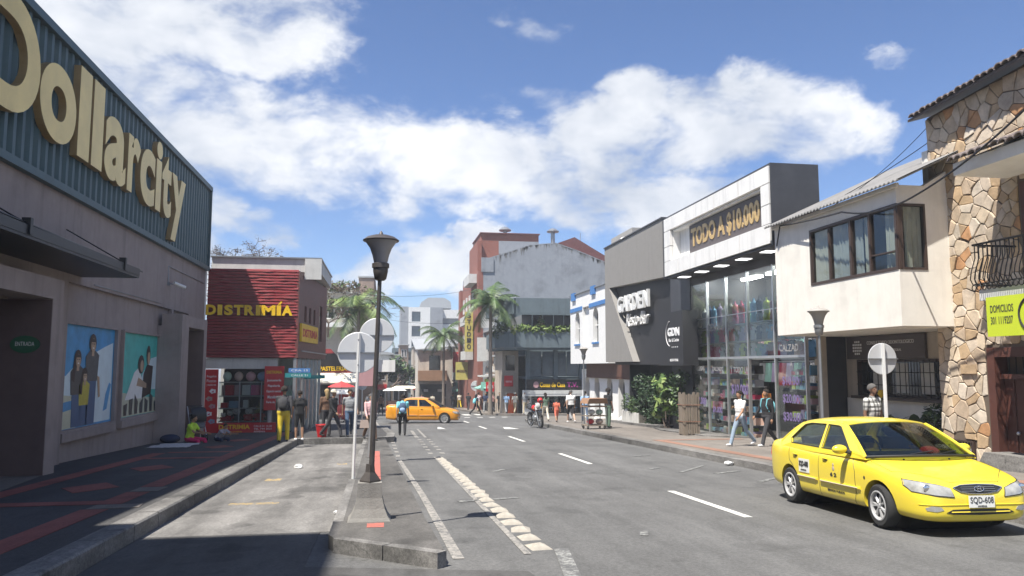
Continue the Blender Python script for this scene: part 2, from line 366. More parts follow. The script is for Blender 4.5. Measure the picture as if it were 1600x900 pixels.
# kerb stones, one by one along the straight run
root_k = tag(MB().mat('kerb').build('kerb'), kind='structure') if False else None
def strip(mb, pts_in, pts_out, dz0, dz1):
    for i in range(len(pts_in)-1):
        gpoly(mb, [pts_in[i], pts_out[i], pts_out[i+1], pts_in[i+1]], dz0, dz1)
base = MB().mat('kerb')
strip(base, [(-3.146, 27.6), (-3.146, 27.9), (-2.9, 28.346), (-.35, 28.346), (.104, 28.69), (.154, 30.8), (-.096, 36.0), (-1.096, 39.81), (-3.196, 41.31)],
      [(-2.87, 27.6), (-2.85, 27.75), (-2.7, 27.95), (-.2, 27.95), (.4, 28.4), (.45, 31), (.2, 36.1), (-.9, 40.1), (-3.1, 41.65)], -.4, .2)
kerbL = structure(base, 'kerb')
y = -2.0; ky = []
while y < 27.5: ky.append(y); y += 1.0
for i, y in enumerate(ky):
    mb = MB().mat('kerb'); j = random.uniform(-.006, .006)
    x0, x1, a, b, h = -3.146, -2.86+j, y+.006, y+.994, .2+j*.6
    mb.add([(x0, a, G(a)-.3), (x1, a, G(a)-.3), (x1, b, G(b)-.3), (x0, b, G(b)-.3), (x0, a, G(a)+h), (x1-.02, a, G(a)+h), (x1-.02, b, G(b)+h), (x0, b, G(b)+h), (x1, a, G(a)+h-.02), (x1, b, G(b)+h-.02)],
           [(3, 2, 1, 0), (4, 5, 6, 7), (1, 2, 9, 8), (8, 9, 6, 5), (2, 3, 7, 6, 9), (0, 1, 8, 5, 4), (3, 0, 4, 7)])
    mb.build('kerb_stone', kerbL)
# red bands and diamonds in the left pavement
mb = MB().mat('pavement_red'); D = .194; E_ = .198
def band(mb, x0, x1, y0, y1, a=D, b=E_):
    gpoly(mb, [(x0, y0), (x1, y0), (x1, y1), (x0, y1)], a, b)
band(mb, -3.95, -3.6, -10, 11.4); band(mb, -3.95, -3.6, 11.9, 13.3); band(mb, -3.95, -3.6, 14.0, 32.8)
band(mb, -5.95, -5.6, 0, 22); band(mb, -5.595, -3.955, 11.9, 12.3); band(mb, -5.595, -3.955, 20.0, 20.4); band(mb, -5.595, -3.955, 22.0, 22.35)
for yc in (9.5, 14.1, 17.6, 24.3, 27.6):
    gpoly(mb, [(-4.75, yc-.75), (-4.3, yc), (-4.75, yc+.75), (-5.2, yc)], D, E_)
tag(mb.build('pavement_band'), kind='structure')
mb = MB().mat('pavement_tan'); gpoly(mb, [(-7.2, 8), (-5.98, 8), (-5.98, 13.6), (-6.4, 16.4), (-7.2, 16.4)], .193, .197); gpoly(mb, [(-3.93, 13.35), (-3.5, 13.35), (-3.5, 13.95), (-3.93, 13.95)], .194, .199)
gpoly(mb, [(-3.9, 11.42), (-3.25, 11.5), (-3.3, 11.86), (-3.9, 11.86)], .194, .199); structure(mb, 'pavement_patch')
# traffic island
mb = MB().mat('kerb_dark')
yy = [8.55, 8.9, 10, 12, 15, 18, 21, 24, 27.6, 27.94]
L_ = [(isl_l(v), v) for v in yy]; R_ = [(isl_r(v), v) for v in yy]
L_[0] = (-.50, 8.9); R_[0] = (.56, 7.9); L_[1] = (-.58, 9.15); R_[1] = (.62, 8.1)
strip(mb, L_, R_, -.3, .15)
isl = structure(mb, 'traffic_island')
mb = MB().mat('kerb')
for i in range(2, len(yy)-1):
    gpoly(mb, [(L_[i][0]-.004, L_[i][1]+.01), (L_[i][0]+.12, L_[i][1]+.01), (L_[i+1][0]+.12, L_[i+1][1]-.01), (L_[i+1][0]-.004, L_[i+1][1]-.01)], .02, .153)
for k in range(2):
    a0, a1 = k/2+.005, (k+1)/2-.005
    p = lambda t, o: (-.51+(.56+.51)*t+o*.68, 8.88+(7.88-8.88)*t+o*.73)
    gpoly(mb, [p(a0, -.012), p(a1, -.012), p(a1, .13), p(a0, .13)], -.05, .154)
mb.build('edging', isl)
mb = MB().mat('paint_red'); gpoly(mb, [(-.17, 9.52), (.03, 9.52), (.03, 9.82), (-.17, 9.82)], .1505, .1545); gpoly(mb, [(-.22, 11.4), (.0, 11.4), (-.08, 22), (-.25, 22)], .1505, .1545); mb.build('painted_patch', isl)
# right pavement
mb = MB().mat('pavement_tan')
rp = [(8.42, -30), (13.9, -30), (15.9, 20), (15.9, 53), (12.6, 53), (9.6, 50.5), (8.9, 47.5), (8.42, 44)]
gpoly(mb, rp, -.4, .148); structure(mb, 'pavement')
mb = MB().mat('pavement_tan'); gpoly(mb, [(9.2, 59), (30, 57.5), (30, 59), (12, 60.4), (11.6, 132), (7.0, 132), (8.0, 100), (7.6, 80), (7.9, 62.5)], -.4, .14); structure(mb, 'pavement')
mb = MB().mat('pavement_tan'); gpoly(mb, [(-40, 59), (-1.6, 59), (-1.0, 62), (-1.0, 92), (-40, 92)], -.4, .14); structure(mb, 'pavement')
mb = MB().mat('kerb'); strip(mb, [(8.418, y_) for y_ in (27, 44)]+[(8.9, 47.5), (9.6, 50.5), (12.6, 53), (15.9, 53)], [(8.1, 27), (8.1, 44.2), (8.6, 47.8), (9.4, 50.9), (12.5, 53.35), (15.9, 53.35)], -.4, .155)
kr = structure(mb, 'kerb')
y = 4.0
while y < 27:
    mb = MB().mat('kerb'); j = random.uniform(-.008, .008); gpoly(mb, [(8.1+j, y+.006), (8.416, y+.006), (8.416, y+.994), (8.1+j, y+.994)], -.3, .154+j*.4); mb.build('kerb_stone', kr); y += 1.0
mb = MB().mat('pavement_orange'); band(mb, 8.75, 9.1, 6, 25, .152, .156); band(mb, 10.6, 10.95, 6, 15, .152, .156); band(mb, 9.104, 10.596, 14.2, 14.6, .152, .156); band(mb, 9.104, 11.8, 24.6, 25.0, .152, .156)
tag(mb.build('pavement_band'), kind='structure')
# kerb-foot wedge by the garden and ramp
mb = MB().mat('kerb'); gpoly(mb, [(11.2, 26.5), (12.3, 25), (12.3, 29.6), (11.7, 33.2), (11.2, 31)], .1, .2); gpoly(mb, [(11.75, 32.5), (12.9, 33), (12.9, 39.5), (11.95, 41)], .1, .26); structure(mb, 'ramp')
# road markings
def lane(mb, x0, x1, y0, y1, xe0=None, xe1=None): gpoly(mb, [(x0, y0), (x1, y0), (xe1 if xe1 is not None else x1, y1), (xe0 if xe0 is not None else x0, y1)], .0045, .0085)
mb = MB().mat('line_white')
for a, b in ((10.25, 13.2), (18.55, 21.9), (27.6, 31.0), (38.0, 41.0), (46, 49)): lane(mb, 4.88, 5.0, a, b)
gpoly(mb, [(5.75, 37.4), (6.45, 37.4), (6.2, 39.3), (5.95, 39.3)], .0045, .0085); gpoly(mb, [(2.6, 38.3), (3.0, 38.3), (2.85, 40.5), (2.75, 40.5)], .0045, .0085)
for k in range(7): lane(mb, 4.3+k*1.0, 4.85+k*1.0, 61.5, 64.5)
for k in range(7): lane(mb, 3.0+k*.9, 3.4+k*.9, 55.6, 56.4)
tag(mb.build('road_marking'), kind='structure')
mb = MB().mat('line_old')
lane(mb, .735, .855, 8.3, 13.5, .62, .73); lane(mb, .62, .73, 13.5, 20.8, .38, .48)
for k in range(6): lane(mb, .36-.015*k, .48-.015*k, 21.8+k*1.5, 22.4+k*1.5)
lane(mb, .1, .22, 31, 52, -.6, -.48)
lane(mb, 1.50, 1.58, 8.4, 21.5, 1.36, 1.43)
for k in range(6): lane(mb, 1.28, 1.42, 22.6+k*1.35, 23.1+k*1.35); lane(mb, 1.62, 1.76, 22.6+k*1.35, 23.1+k*1.35)
lane(mb, 1.24, 1.38, 31, 37); lane(mb, 1.6, 1.7, 31, 38.5)
lane(mb, -2.0, -1.0, 33.5, 34.2)
tag(mb.build('road_marking'), kind='structure')
mb = MB().mat('line_faint')
for (x0, y0, x1, y1, w) in ((6.3, 16.2, 7.4, 17.6, .10), (6.9, 15.8, 7.6, 16.2, .12), (5.9, 17.0, 6.2, 17.3, .1), (7.1, 14.2, 7.9, 14.9, .12), (1.75, 7.2, 1.95, 8.6, .16), (1.2, 12.6, 2.2, 12.9, .14), (2.4, 17.2, 2.7, 17.7, .12), (6.6, 20.4, 7.2, 20.8, .08), (3.1, 9.2, 3.2, 9.5, .1)):
    d = Vector((x1-x0, y1-y0)).normalized(); n = Vector((-d.y, d.x))*w/2
    gpoly(mb, [(x0-n.x, y0-n.y), (x1-n.x, y1-n.y), (x1+n.x, y1+n.y), (x0+n.x, y0+n.y)], .0045, .0085)
tag(mb.build('road_marking'), kind='structure')
mb = MB().mat('paint_yellow'); lane(mb, -2.3, -2.0, 16.3, 16.7); lane(mb, -2.35, -1.6, 12.9, 13.1); lane(mb, -1.1, -.85, 19.7, 20.0); tag(mb.build('road_marking'), kind='structure')
# litter
M('paper_white', (.75, .75, .73), .7)
for i, (x, y_, s, lab) in enumerate(((-1.9, 18.9, .09, 'crumpled white paper bag lying in the parking bay'), (-.62, 11.6, .05, 'small white scrap against the left edge of the traffic island'), (8.0, 17.5, .09, 'flattened white wrapper lying in the gutter by the right kerb'))):
    mb = MB().mat('paper_white'); mb.ball((x, y_, G(y_)+.02+s*.4), s, 9, 6, (1.2, .9, .45))
    mb.v = [(a+random.uniform(-.2, .2)*s, b+random.uniform(-.2, .2)*s, c+random.uniform(-.15, .15)*s) for a, b, c in mb.v]
    tag(mb.build('litter', loc=(x, y_, G(y_))), lab, 'litter', 'scraps of litter in the street')
# ================================================================== left side
M('stucco_mauve', (.31, .262, .248), .9, var=.08, bump=.35, bscale=90, streak=.22, dirt=.16); M('reveal_maroon', (.13, .09, .085), .8)
M('steel_green', (.055, .10, .115), .5, .3, var=.12, streak=.2); M('steel_green_dark', (.022, .04, .048), .5, .3); M('letter_gold', (.78, .58, .20), .4, .1, var=.12, scale=1.2); M('letter_side', (.36, .24, .10), .5, .2)
M('rust', (.22, .10, .06), .9); M('black_steel', (.018, .018, .02), .4, .4); M('white_metal', (.72, .72, .70), .4, .1); M('grey_metal', (.3, .31, .32), .4, .6); M('alu', (.62, .63, .64), .3, .8)
M('dark_glass', (.018, .02, .022), .08, 0, var=0, spec=.8); M('cream_door', (.42, .40, .36), .5); M('sign_green', (.03, .11, .055), .5)
M('poster_blue', (.03, .27, .55), .35, var=.3, scale=2); M('poster_pale', (.58, .72, .78), .35, var=.1); M('poster_teal', (.06, .46, .42), .35, var=.2); M('poster_dark', (.05, .055, .06), .4); M('poster_skin', (.42, .29, .19), .4)
M('poster_jean', (.03, .10, .22), .4); M('poster_yellow', (.45, .40, .05), .4); M('poster_plaid', (.06, .07, .08), .4, var=.5, scale=25); M('poster_hair', (.035, .022, .018), .5); M('poster_sand', (.50, .52, .40), .4)
M('text_white', (.8, .8, .8), .5, var=0); M('interior_dark', (.03, .03, .032), .9); M('white_paint', (.72, .72, .70), .7, var=.05); M('bulb_white', (.8, .8, .8), .5)
glassmat('glass_clear', (.9, .95, .95), .05, .88); glassmat('glass_shop', (.92, .96, .95), .035, .95)
L0, L1 = 5.25, 32.5
sm = thing('supermarket_building', 'long mauve stucco supermarket with green ribbed fascia and giant gold lettering', 'shop building', (-7.2, 20, G(20)))
F = FL(-7.2)
z0 = -1.4
mb = MB().mat('stucco_mauve')
wall_holes(mb, F, L0, L1, z0, 5.62, [(9.5, 16.45, z0, 3.0), (28.0, 29.6, z0, 2.95)], -.35, 0)
rect(mb, F, L0, 19.0, 3.1, 3.62, .001, .12); rect(mb, F, L0, L1, 3.62, 5.61, .001, .12); rect(mb, F, 27.75, 28.0, z0, 3.62, .001, .12); rect(mb, F, 16.96, 19.0, z0, 3.1, .001, .12); rect(mb, F, 30.05, L1, z0, 3.62, .001, .12)
mb.box(-20, -7.56, L0, L1, z0, 5.6); mb.build('wall', sm)
mb = MB().mat('stucco_mauve'); rect(mb, F, 16.45, 16.95, z0, 3.02, .001, .8); rect(mb, F, 9.0, 16.95, 3.02, 3.42, .121, .8); mb.build('entrance_portal', sm)
mb = MB().mat('stucco_mauve'); rect(mb, F, 26.6, 27.5, z0, 3.02, .001, .75); rect(mb, F, 29.75, 30.2, z0, 3.02, .001, .75); rect(mb, F, 26.6, 30.2, 3.02, 3.4, .121, .75)
mb.build('entrance_portal', sm)
mb = MB().mat('reveal_maroon'); rect(mb, F, 16.44, 16.449, -.4, 3.0, -.3, .79); mb.build('reveal_panel', sm); mb = MB().mat('reveal_maroon'); rect(mb, F, 29.74, 29.749, -1, 3.0, -.3, .74); mb.build('reveal_panel', sm)
for (u0, u1, lab) in ((9.5, 16.45, None), (28.0, 29.6, None)):
    d = MB().mat('interior_dark'); rect(d, F, u0, u1, z0, 3.0, -.34, -.3); dd = d.build('doorway', sm)
    n = 5 if u1-u0 > 3 else 1; w = (u1-u0)/n
    for k in range(n):
        f = MB().mat('cream_door'); frame_ring(f, F, u0+k*w+.02, u0+(k+1)*w-.02, z0+.3, 2.75, .14, -.29, -.22); fo = f.build('door_frame', sm)
        g = MB().mat('dark_glass'); rect(g, F, u0+k*w+.16, u0+(k+1)*w-.16, z0+.44, 2.61, -.27, -.25); g.build('pane', fo)
mb = MB().mat('sign_green'); mb.prism([(-6.85+.27*cos(t*pi/8), 2.13+.17*sin(t*pi/8)) for t in range(16)], FF(16.44), 0.001, .02)
og = mb.build('oval_plaque', sm)
mb = MB().mat('white_metal'); text(mb, FF(16.42), "ENTRADA", -7.02, -6.68, 2.1, 2.18, .001, .004); mb.build('lettering', og)
# fascia
mb = MB().mat('steel_green_dark'); mb.box(-7.5, -7.12, L0, L1, 5.66, 8.72); mb.box(-14, -7.5, L0, L1, 5.66, 8.5); mb.build('fascia_panel', sm)
mb = MB().mat('steel_green'); mb.box(-7.55, -6.93, L0, L1+.03, 5.5, 5.66); mb.box(-7.55, -6.93, L0, L1+.03, 8.72, 8.90); mb.box(-7.14, -6.94, L1-.06, L1+.03, 5.661, 8.719); mb.build('trim', sm)
rib = None; y = 12.5
while y < L1-.15:
    if rib is None:
        m_ = MB().mat('steel_green'); m_.hexa([(0, 0, 0), (.1, .05, 0), (.1, .17, 0), (0, .22, 0), (0, 0, 3.05), (.1, .05, 3.05), (.1, .17, 3.05), (0, .22, 3.05)]); rib = m_.mesh('rib')
    link('rib', rib, sm, Vector((-7.12, y, 5.665))-sm.location); y += .36
# letters: one object each, sizes as measured
def letter(ch, u0, u1, v0, v1):
    m_ = MB().mat('letter_gold'); v, fs = text_raw(ch, .035, 1)
    mn, mx = v.min(0), v.max(0); pts = [F(u0+(p[0]-mn[0])/(mx[0]-mn[0])*(u1-u0), v0+(p[1]-mn[1])/(mx[1]-mn[1])*(v1-v0), .17 if p[2] < 0 else .33) for p in v]
    m_.add(pts, fs); k = len(m_.mats)
    m_.mat('letter_side')
    for i, f in enumerate(m_.f):
        nn = {m_.v[j][0] for j in f}
        if len(nn) > 1: m_.m[i] = m_.mi
    m_.build('letter', sm)
for ch, a, b, c, d in (('D', 14.1, 16.42, 6.38, 8.62), ('o', 16.45, 18.3, 6.4, 8.05), ('l', 18.45, 19.15, 6.42, 8.5), ('l', 19.3, 20.0, 6.42, 8.5), ('a', 20.15, 21.75, 6.38, 8.02), ('r', 21.9, 22.95, 6.42, 8.0), ('c', 23.0, 24.4, 6.38, 8.02), ('i', 24.5, 25.1, 6.42, 8.55), ('t', 25.15, 26.25, 6.4, 8.35), ('y', 26.3, 28.0, 5.8, 7.98)):
    letter(ch, a, b, c, d)
# canopy
mb = MB().mat('black_steel'); mb.box(-7.07, -5.8, 7, 19.7, 3.80, 3.85); mb.box(-5.83, -5.79, 7, 19.7, 3.851, 4.02); mb.cyl((-5.85, 7, 4.12), (-5.85, 20.1, 4.0), .018, n=6)
for yy_ in (10.2, 13.8, 18.6): mb.box(-5.9, -5.76, yy_-.05, yy_+.05, 3.86, 4.14); mb.cyl((-5.85, yy_, 4.05), (-7.05, yy_, 4.75), .015, n=6)
mb.build('canopy', sm)
# poster windows
def fig(mb, pts, F, n0=.012, n1=.016): mb.prism(pts, F, n0, n1)
def blob(cx, cy, rx, ry, n=12): return [(cx+rx*cos(2*pi*i/n), cy+ry*sin(2*pi*i/n)) for i in range(n)]
FP = FL(-7.26)
for wi, (u0, u1, v0, v1) in enumerate(((19.06, 22.5, .22, 2.66), (23.1, 27.2, .24, 2.64))):
    f = MB().mat('stucco_mauve'); 
    rect(f, F, u0-.02, u1+.12, v0-.22, v0-.02, .001, .14); frame_ring(f, F, u0-.02, u1+.12, v0-.02, v1+.08, .06, .001, .1)
    w = f.build('window', sm)
    p = MB().mat('poster_blue' if wi == 0 else 'poster_teal'); rect(p, F, u0+.04, u1+.06, v0+.04, v1+.02, .002, .01)
    L = lambda a, b: (u0+.04+a*(u1-u0), v0+.04+b*(v1-v0))
    q = lambda pts: [L(*t) for t in pts]
    if wi == 0:
        p.mat('poster_pale'); fig(p, q([(0, .02), (.98, .02), (.98, .85), (.8, .8), (.62, .74), (.55, .45), (.3, .5), (.2, .58), (.08, .5), (0, .56)]), F, .0101, .012)
        p.mat('poster_sand'); fig(p, q([(0, 0.005), (.3, 0.005), (.3, .3), (0, .33)]), F, .0121, .013)
        p.mat('poster_blue'); fig(p, q([(0, .16), (.35, .2), (.35, .28), (0, .25)]), F, .0131, .014); fig(p, q([(.82, .12), (.9, .14), (.97, .4), (.93, .42), (.86, .3)]), F, .0131, .014)
        def person_p(cx, cy, s, top, leg, hair):
            p.mat(leg); fig(p, [(*L(cx-.07*s, 0.01),), (*L(cx+.08*s, 0.01),), (*L(cx+.09*s, cy-.30*s),), (*L(cx-.08*s, cy-.30*s),)], F, .0161, .018)
            p.mat(top); fig(p, [(*L(cx-.1*s, cy-.34*s),), (*L(cx+.1*s, cy-.34*s),), (*L(cx+.12*s, cy-.10*s),), (*L(cx+.03*s, cy-.05*s),), (*L(cx-.04*s, cy-.05*s),), (*L(cx-.12*s, cy-.12*s),)], F, .0181, .020)
            p.mat(hair); a, b = L(cx-.005, cy+.01); fig(p, blob(a, b, .065*s*3.4, .085*s*2.5), F, .0201, .022)
            if s < 1.05: fig(p, q([(cx-.07*s, cy), (cx-.1*s, cy-.2*s), (cx-.05*s, cy-.22*s), (cx-.03*s, cy)]), F, .0201, .0215)
            p.mat('poster_skin'); a, b = L(cx+.005, cy-.012); fig(p, blob(a, b, .042*s*3.4, .065*s*2.5), F, .0221, .024); fig(p, q([(cx-.02*s, cy-.11*s), (cx+.025*s, cy-.11*s), (cx+.02*s, cy-.05*s), (cx-.015*s, cy-.05*s)]), F, .0221, .0235)
            p.mat('poster_hair')
            for e in (-1, 1): a2, b2 = L(cx+.005+e*.016*s, cy+.002); fig(p, blob(a2, b2, .012*s*3, .007*s*2.4, 6), F, .0241, .025)
            fig(p, q([(cx-.035*s, cy+.02), (cx+.045*s, cy+.02), (cx+.04*s, cy+.05*s), (cx-.03*s, cy+.05*s)]), F, .0241, .025)
            p.mat('text_white'); a2, b2 = L(cx+.005, cy-.036*s); fig(p, blob(a2, b2, .016*s*3, .006*s*2.4, 8), F, .0241, .025)
        person_p(.55, .82, 1.1, 'poster_plaid', 'poster_jean', 'poster_hair'); person_p(.28, .66, 1.0, 'poster_dark', 'poster_jean', 'poster_hair'); person_p(.42, .5, .85, 'poster_yellow', 'poster_jean', 'poster_hair')
        p.mat('poster_skin'); fig(p, q([(.66, .5), (.71, .48), (.74, .28), (.70, .27)]), F, .0181, .02)
    else:
        p.mat('poster_pale'); fig(p, q([(.45, .3), (.98, .3), (.98, .75), (.7, .7), (.5, .5)]), F, .0101, .012)
        p.mat('poster_sand'); fig(p, q([(0, 0.005), (.98, 0.005), (.98, .18), (.5, .22), (0, .3)]), F, .0121, .014)
        p.mat('white_paint'); fig(p, q([(.12, .2), (.5, .2), (.55, .35), (.4, .58), (.3, .52)]), F, .0151, .017)
        p.mat('poster_skin'); fig(p, q([(.36, .36), (.6, .32), (.6, .38), (.4, .46)]), F, .0181, .02)
        p.mat('poster_hair'); a, b = L(.45, .62); fig(p, blob(a, b, .3, .28), F, .0201, .022); fig(p, q([(.5, .2), (.72, .25), (.75, .6), (.6, .62), (.52, .5)]), F, .0171, .019)
        a, b = L(.62, .74); fig(p, blob(a, b, .2, .3), F, .0201, .022); p.mat('poster_skin'); a, b = L(.47, .6); fig(p, blob(a, b, .16, .18), F, .0221, .024); a, b = L(.63, .7); fig(p, blob(a, b, .13, .2), F, .0221, .024)
        p.mat('poster_dark')
        for k in range(7): fig(p, q([(.1+.12*k, .02), (.16+.12*k, .02), (.17+.12*k, .16+.05*(k % 2)), (.09+.12*k, .14+.06*(k % 3))]), F, .0241, .026)
    p.build('poster', w)
mb = MB().mat('grey_metal'); mb.box(-7.08, -6.98, 27.0, 27.1, 4.36, 4.46)
mb.cyl((-6.98, 27.05, 4.42), (-6.8, 27.2, 4.4), .025); mb.mat('white_metal'); mb.cyl((-6.86, 27.0, 4.44), (-6.6, 27.35, 4.33), .055, .06); mb.mat('dark_glass'); mb.cyl((-6.6, 27.35, 4.33), (-6.59, 27.365, 4.325), .045)
mb.build('security_camera', sm)
mb = MB().mat('grey_metal'); mb.tube([(-7.06, 27.05, 4.4), (-7.06, 27.05, 5.0), (-7.06, 32.3, 4.98)], .015, 5); mb.tube([(-7.06, 20.5, 3.7), (-7.06, 26.4, 3.72)], .012, 5); mb.build('conduit', sm)
mb = MB().mat('cream_door'); mb.box(-7.078, -7.04, 18.2, 18.32, 1.2, 1.4); mb.build('switch_box', sm)
mb = MB().mat('white_paint'); mb.cyl((-7.1, 32.62, -1.2), (-7.1, 32.62, 5.5), .05, n=8); mb.build('drainpipe', sm)
# taller block behind the viewpoint, whose shade falls across the foreground
M('plaster_grey', (.33, .32, .30), .9, var=.08, streak=.2)
tb = thing('apartment_block', 'grey plaster apartment block just outside the left of the view, shading the foreground', 'building', (-12, -6, G(-6)))
mb = MB().mat('plaster_grey'); mb.box(-18, -7.25, -20, 5.2, -1, 16.6); mb.build('wall', tb)
for k in range(5):
    for j in range(5):
        m_ = MB().mat('dark_glass'); m_.box(-7.249, -7.2, -17+j*4.6, -15+j*4.6, 2+k*3, 3.5+k*3); m_.build('window', tb)

# ------------------------------------------------------------------ Distrimia corner shop
M('slat_red', (.215, .014, .018), .5, var=.22, scale=3, streak=.15); M('slat_dark', (.10, .03, .03), .6); M('brown_tile', (.14, .05, .045), .5, var=.3, scale=6); M('yellow_sign', (.80, .50, .01), .45); M('white_shop', (.55, .55, .53), .8, streak=.2, dirt=.1)
M('banner_red', (.50, .015, .02), .45); M('text_white', (.8, .8, .8), .5, var=0); M('pink', (.55, .04, .16), .6); M('plush_white', (.65, .62, .58), .95); M('plush_brown', (.35, .24, .17), .95); M('plush_black', (.03, .03, .03), .95); M('plush_red', (.45, .02, .03), .95)
M('bag_green', (.28, .40, .33), .8); M('bag_tan', (.38, .30, .26), .8); M('bag_blue', (.20, .32, .45), .8); M('bag_pinky', (.45, .26, .27), .8); M('teal_sign', (.02, .22, .24), .5); M('interior_grey', (.05, .05, .052), .9); M('awning_cream', (.72, .68, .55), .8)
ds = thing('corner_shop_building', 'two storey corner shop with red slatted upper box and yellow lettering', 'shop building', (-5.3, 36, G(36)))
FD = FF(33.2)
def sx(y): return -3.55+(y-33.2)*.085          # the flank opens slightly to the right
mb = MB().mat('slat_dark'); mb.hexa([(-7.12, 33.2, 2.06), (-3.62, 33.2, 2.06), (sx(40.3)-.07, 40.3, 2.06), (-7.12, 40.3, 2.06), (-7.12, 33.2, 5.70), (-3.62, 33.2, 5.70), (sx(40.3)-.07, 40.3, 5.62), (-7.12, 40.3, 5.62)]); mb.build('upper_box', ds)
nsl = 30; hz = (5.70-2.06)/nsl
for k in range(nsl):
    mb = MB().mat('slat_red'); z = 2.07+k*hz; n_ = 12; vs = []
    for i in range(n_+1):
        x = -7.12+(3.57)*i/n_; w1 = random.uniform(-.012, .012); o = .05+random.uniform(-.012, .022)
        vs += [(x, 33.198, z), (x, 33.2-o, z+.012+w1), (x, 33.2-o*.7, z+hz-.03+w1), (x, 33.198, z+hz-.01)]
    fs = []
    for i in range(n_):
        for j in range(3): a = i*4+j; fs.append((a, a+1, a+5, a+4))
    fs += [(0, 1, 2, 3), (n_*4+3, n_*4+2, n_*4+1, n_*4)]
    mb.add(vs, fs); mb.build('slat', ds)
mb = MB().mat('brown_tile')
Fs = Face((-3.55, 33.2, 0), Vector((.085, 1, 0)).normalized(), Vector((1, -.085, 0)).normalized())
wall_holes(mb, Fs, -.05, 7.1, 2.06, 5.65, [(1.2, 1.7, 3.6, 4.3), (2.3, 2.8, 3.6, 4.3), (3.4, 3.9, 3.6, 4.3), (5.0, 5.8, 2.9, 4.6)], -.06, .05); mb.build('side_cladding', ds)
for a, b, c, d in ((1.2, 1.7, 3.6, 4.3), (2.3, 2.8, 3.6, 4.3), (3.4, 3.9, 3.6, 4.3), (5.0, 5.8, 2.9, 4.6)):
    m_ = MB().mat('dark_glass'); rect(m_, Fs, a+.01, b-.01, c+.01, d-.01, -.03, -.01); m_.build('window', ds)
mb = MB().mat('yellow_sign'); rect(mb, Fs, .25, 4.2, 2.75, 3.5, .052, .14); sgn = mb.build('side_sign', ds)
mb = MB().mat('banner_red'); text(mb, Fs, "DISTRIMIA", .5, 4.0, 2.95, 3.3, .141, .15, .02); mb.build('lettering', sgn)
mb = MB().mat('grey_metal'); mb.cyl(Fs(.3, 2.35, .15), Fs(6.6, 2.3, .15), .03, n=6); mb.build('rail', ds)
mb = MB().mat('yellow_sign')
xs = [-7.15, -6.70, -6.44, -6.06, -5.66, -5.30, -5.05, -4.56, -4.30, -3.86]
for ch, a, b in zip("DISTRIMIA", (-7.14, -6.68, -6.42, -6.05, -5.64, -5.19, -4.97, -4.37, -4.17), (-6.74, -6.50, -6.09, -5.68, -5.24, -5.01, -4.42, -4.20, -3.74)):
    m_ = MB().mat('yellow_sign'); text(m_, FD, ch, a, b, 3.78, 4.2 if ch != 'x' else 4.2, .09, .2, .05); 
    m_.mat('letter_side')
    for i, f in enumerate(m_.f):
        if len({round(m_.v[j][1], 4) for j in f}) > 1: m_.m[i] = m_.mi
    m_.build('letter', ds)
mb = MB().mat('yellow_sign'); mb.prism([(-4.34, 4.23), (-4.24, 4.23), (-4.15, 4.35), (-4.22, 4.36)], FD, .1, .18); mb.build('accent_mark', ds)
mb = MB().mat('white_shop'); mb.box(-7.2, -2.75, 34.1, 41, 5.72, 6.28); mb.box(-7.15, -3.4, 40.3, 41, -1.4, 5.7); mb.box(-3.4, -2.7, 34.0, 34.098, 5.4, 6.28); mb.build('parapet', ds)
mb = MB().mat('grey_metal'); mb.box(-7.25, -2.7, 34.02, 41.05, 6.281, 6.34); mb.build('roof_edge', ds)
# ground floor
mb = MB().mat('white_shop'); mb.box(-7.12, -4.3, 33.3, 33.5, 1.62, 2.05); mb.box(-4.62, -4.5, 33.26, 33.5, -1.0, 1.619); mb.box(-7.12, -3.6, 36.4, 36.5, -1.3, 2.05); mb.build('wall', ds)
mb = MB().mat('interior_grey'); mb.box(-7.12, -4.63, 33.5, 36.39, -1.2, -.95); mb.build('interior_floor', ds)
mb = MB().mat('banner_red'); rect(mb, FD, -6.97, -4.3, -1.02, -.55, -.1, .02); b1 = mb.build('banner', ds)
mb = MB().mat('yellow_sign'); text(mb, FD, "DISTRIMIA", -6.5, -5.3, -.80, -.62, .021, .026, .03); text(mb, FD, "TODO PARA SUS FIESTAS", -6.35, -5.6, -.93, -.87, .021, .024); mb.mat('text_white')
for i, s_ in enumerate(("CALLE 21 14-28", "TEL 744 2021", "ARMENIA")): text(mb, FD, s_, -5.15, -4.45 if i < 2 else -4.7, -.72-.11*i, -.65-.11*i, .021, .024)
mb.build('lettering', b1)
mb = MB().mat('banner_red'); rect(mb, FD, -7.08, -6.6, -.9, 1.6, -.08, .03); b2 = mb.build('banner', ds)
for i, s_ in enumerate(("Regalos", "Fiestas", "y mucho más")): mb = MB().mat('text_white'); text(mb, FD, s_, -7.02, -6.66, 1.25-.17*i, 1.36-.17*i, .031, .036); mb.build('lettering', b2)
for i in range(5): mb = MB().mat(('text_white', 'bag_tan', 'bag_pinky', 'text_white', 'bag_blue')[i]); mb.prism([(-6.84+.06*(-1)**i+(.11+.035*(k % 2))*cos(k*pi/5), .72-.3*i+(.08+.03*(k % 2))*sin(k*pi/5)) for k in range(10)], FD, .031, .036); mb.mat('pink'); mb.prism([(-6.90+.06*(-1)**i, .68-.3*i), (-6.80+.06*(-1)**i, .67-.3*i), (-6.80+.06*(-1)**i, .75-.3*i)], FD, .0361, .04); mb.build('printed_picture', b2)
mb = MB().mat('banner_red'); rect(mb, FD, -4.78, -4.02, -.05, 1.72, .04, .09); b3 = mb.build('banner', ds)
mb = MB().mat('text_white')
for i, s_ in enumerate(("Juguetería", "Papelería", "Espacio social", "Misceláneas", "Feria de ropa")):
    text(mb, FD, s_, -4.68+.04*(i % 2), -4.12-.04*(i % 2), 1.08-.22*i, 1.2-.22*i, .091, .096, .02)
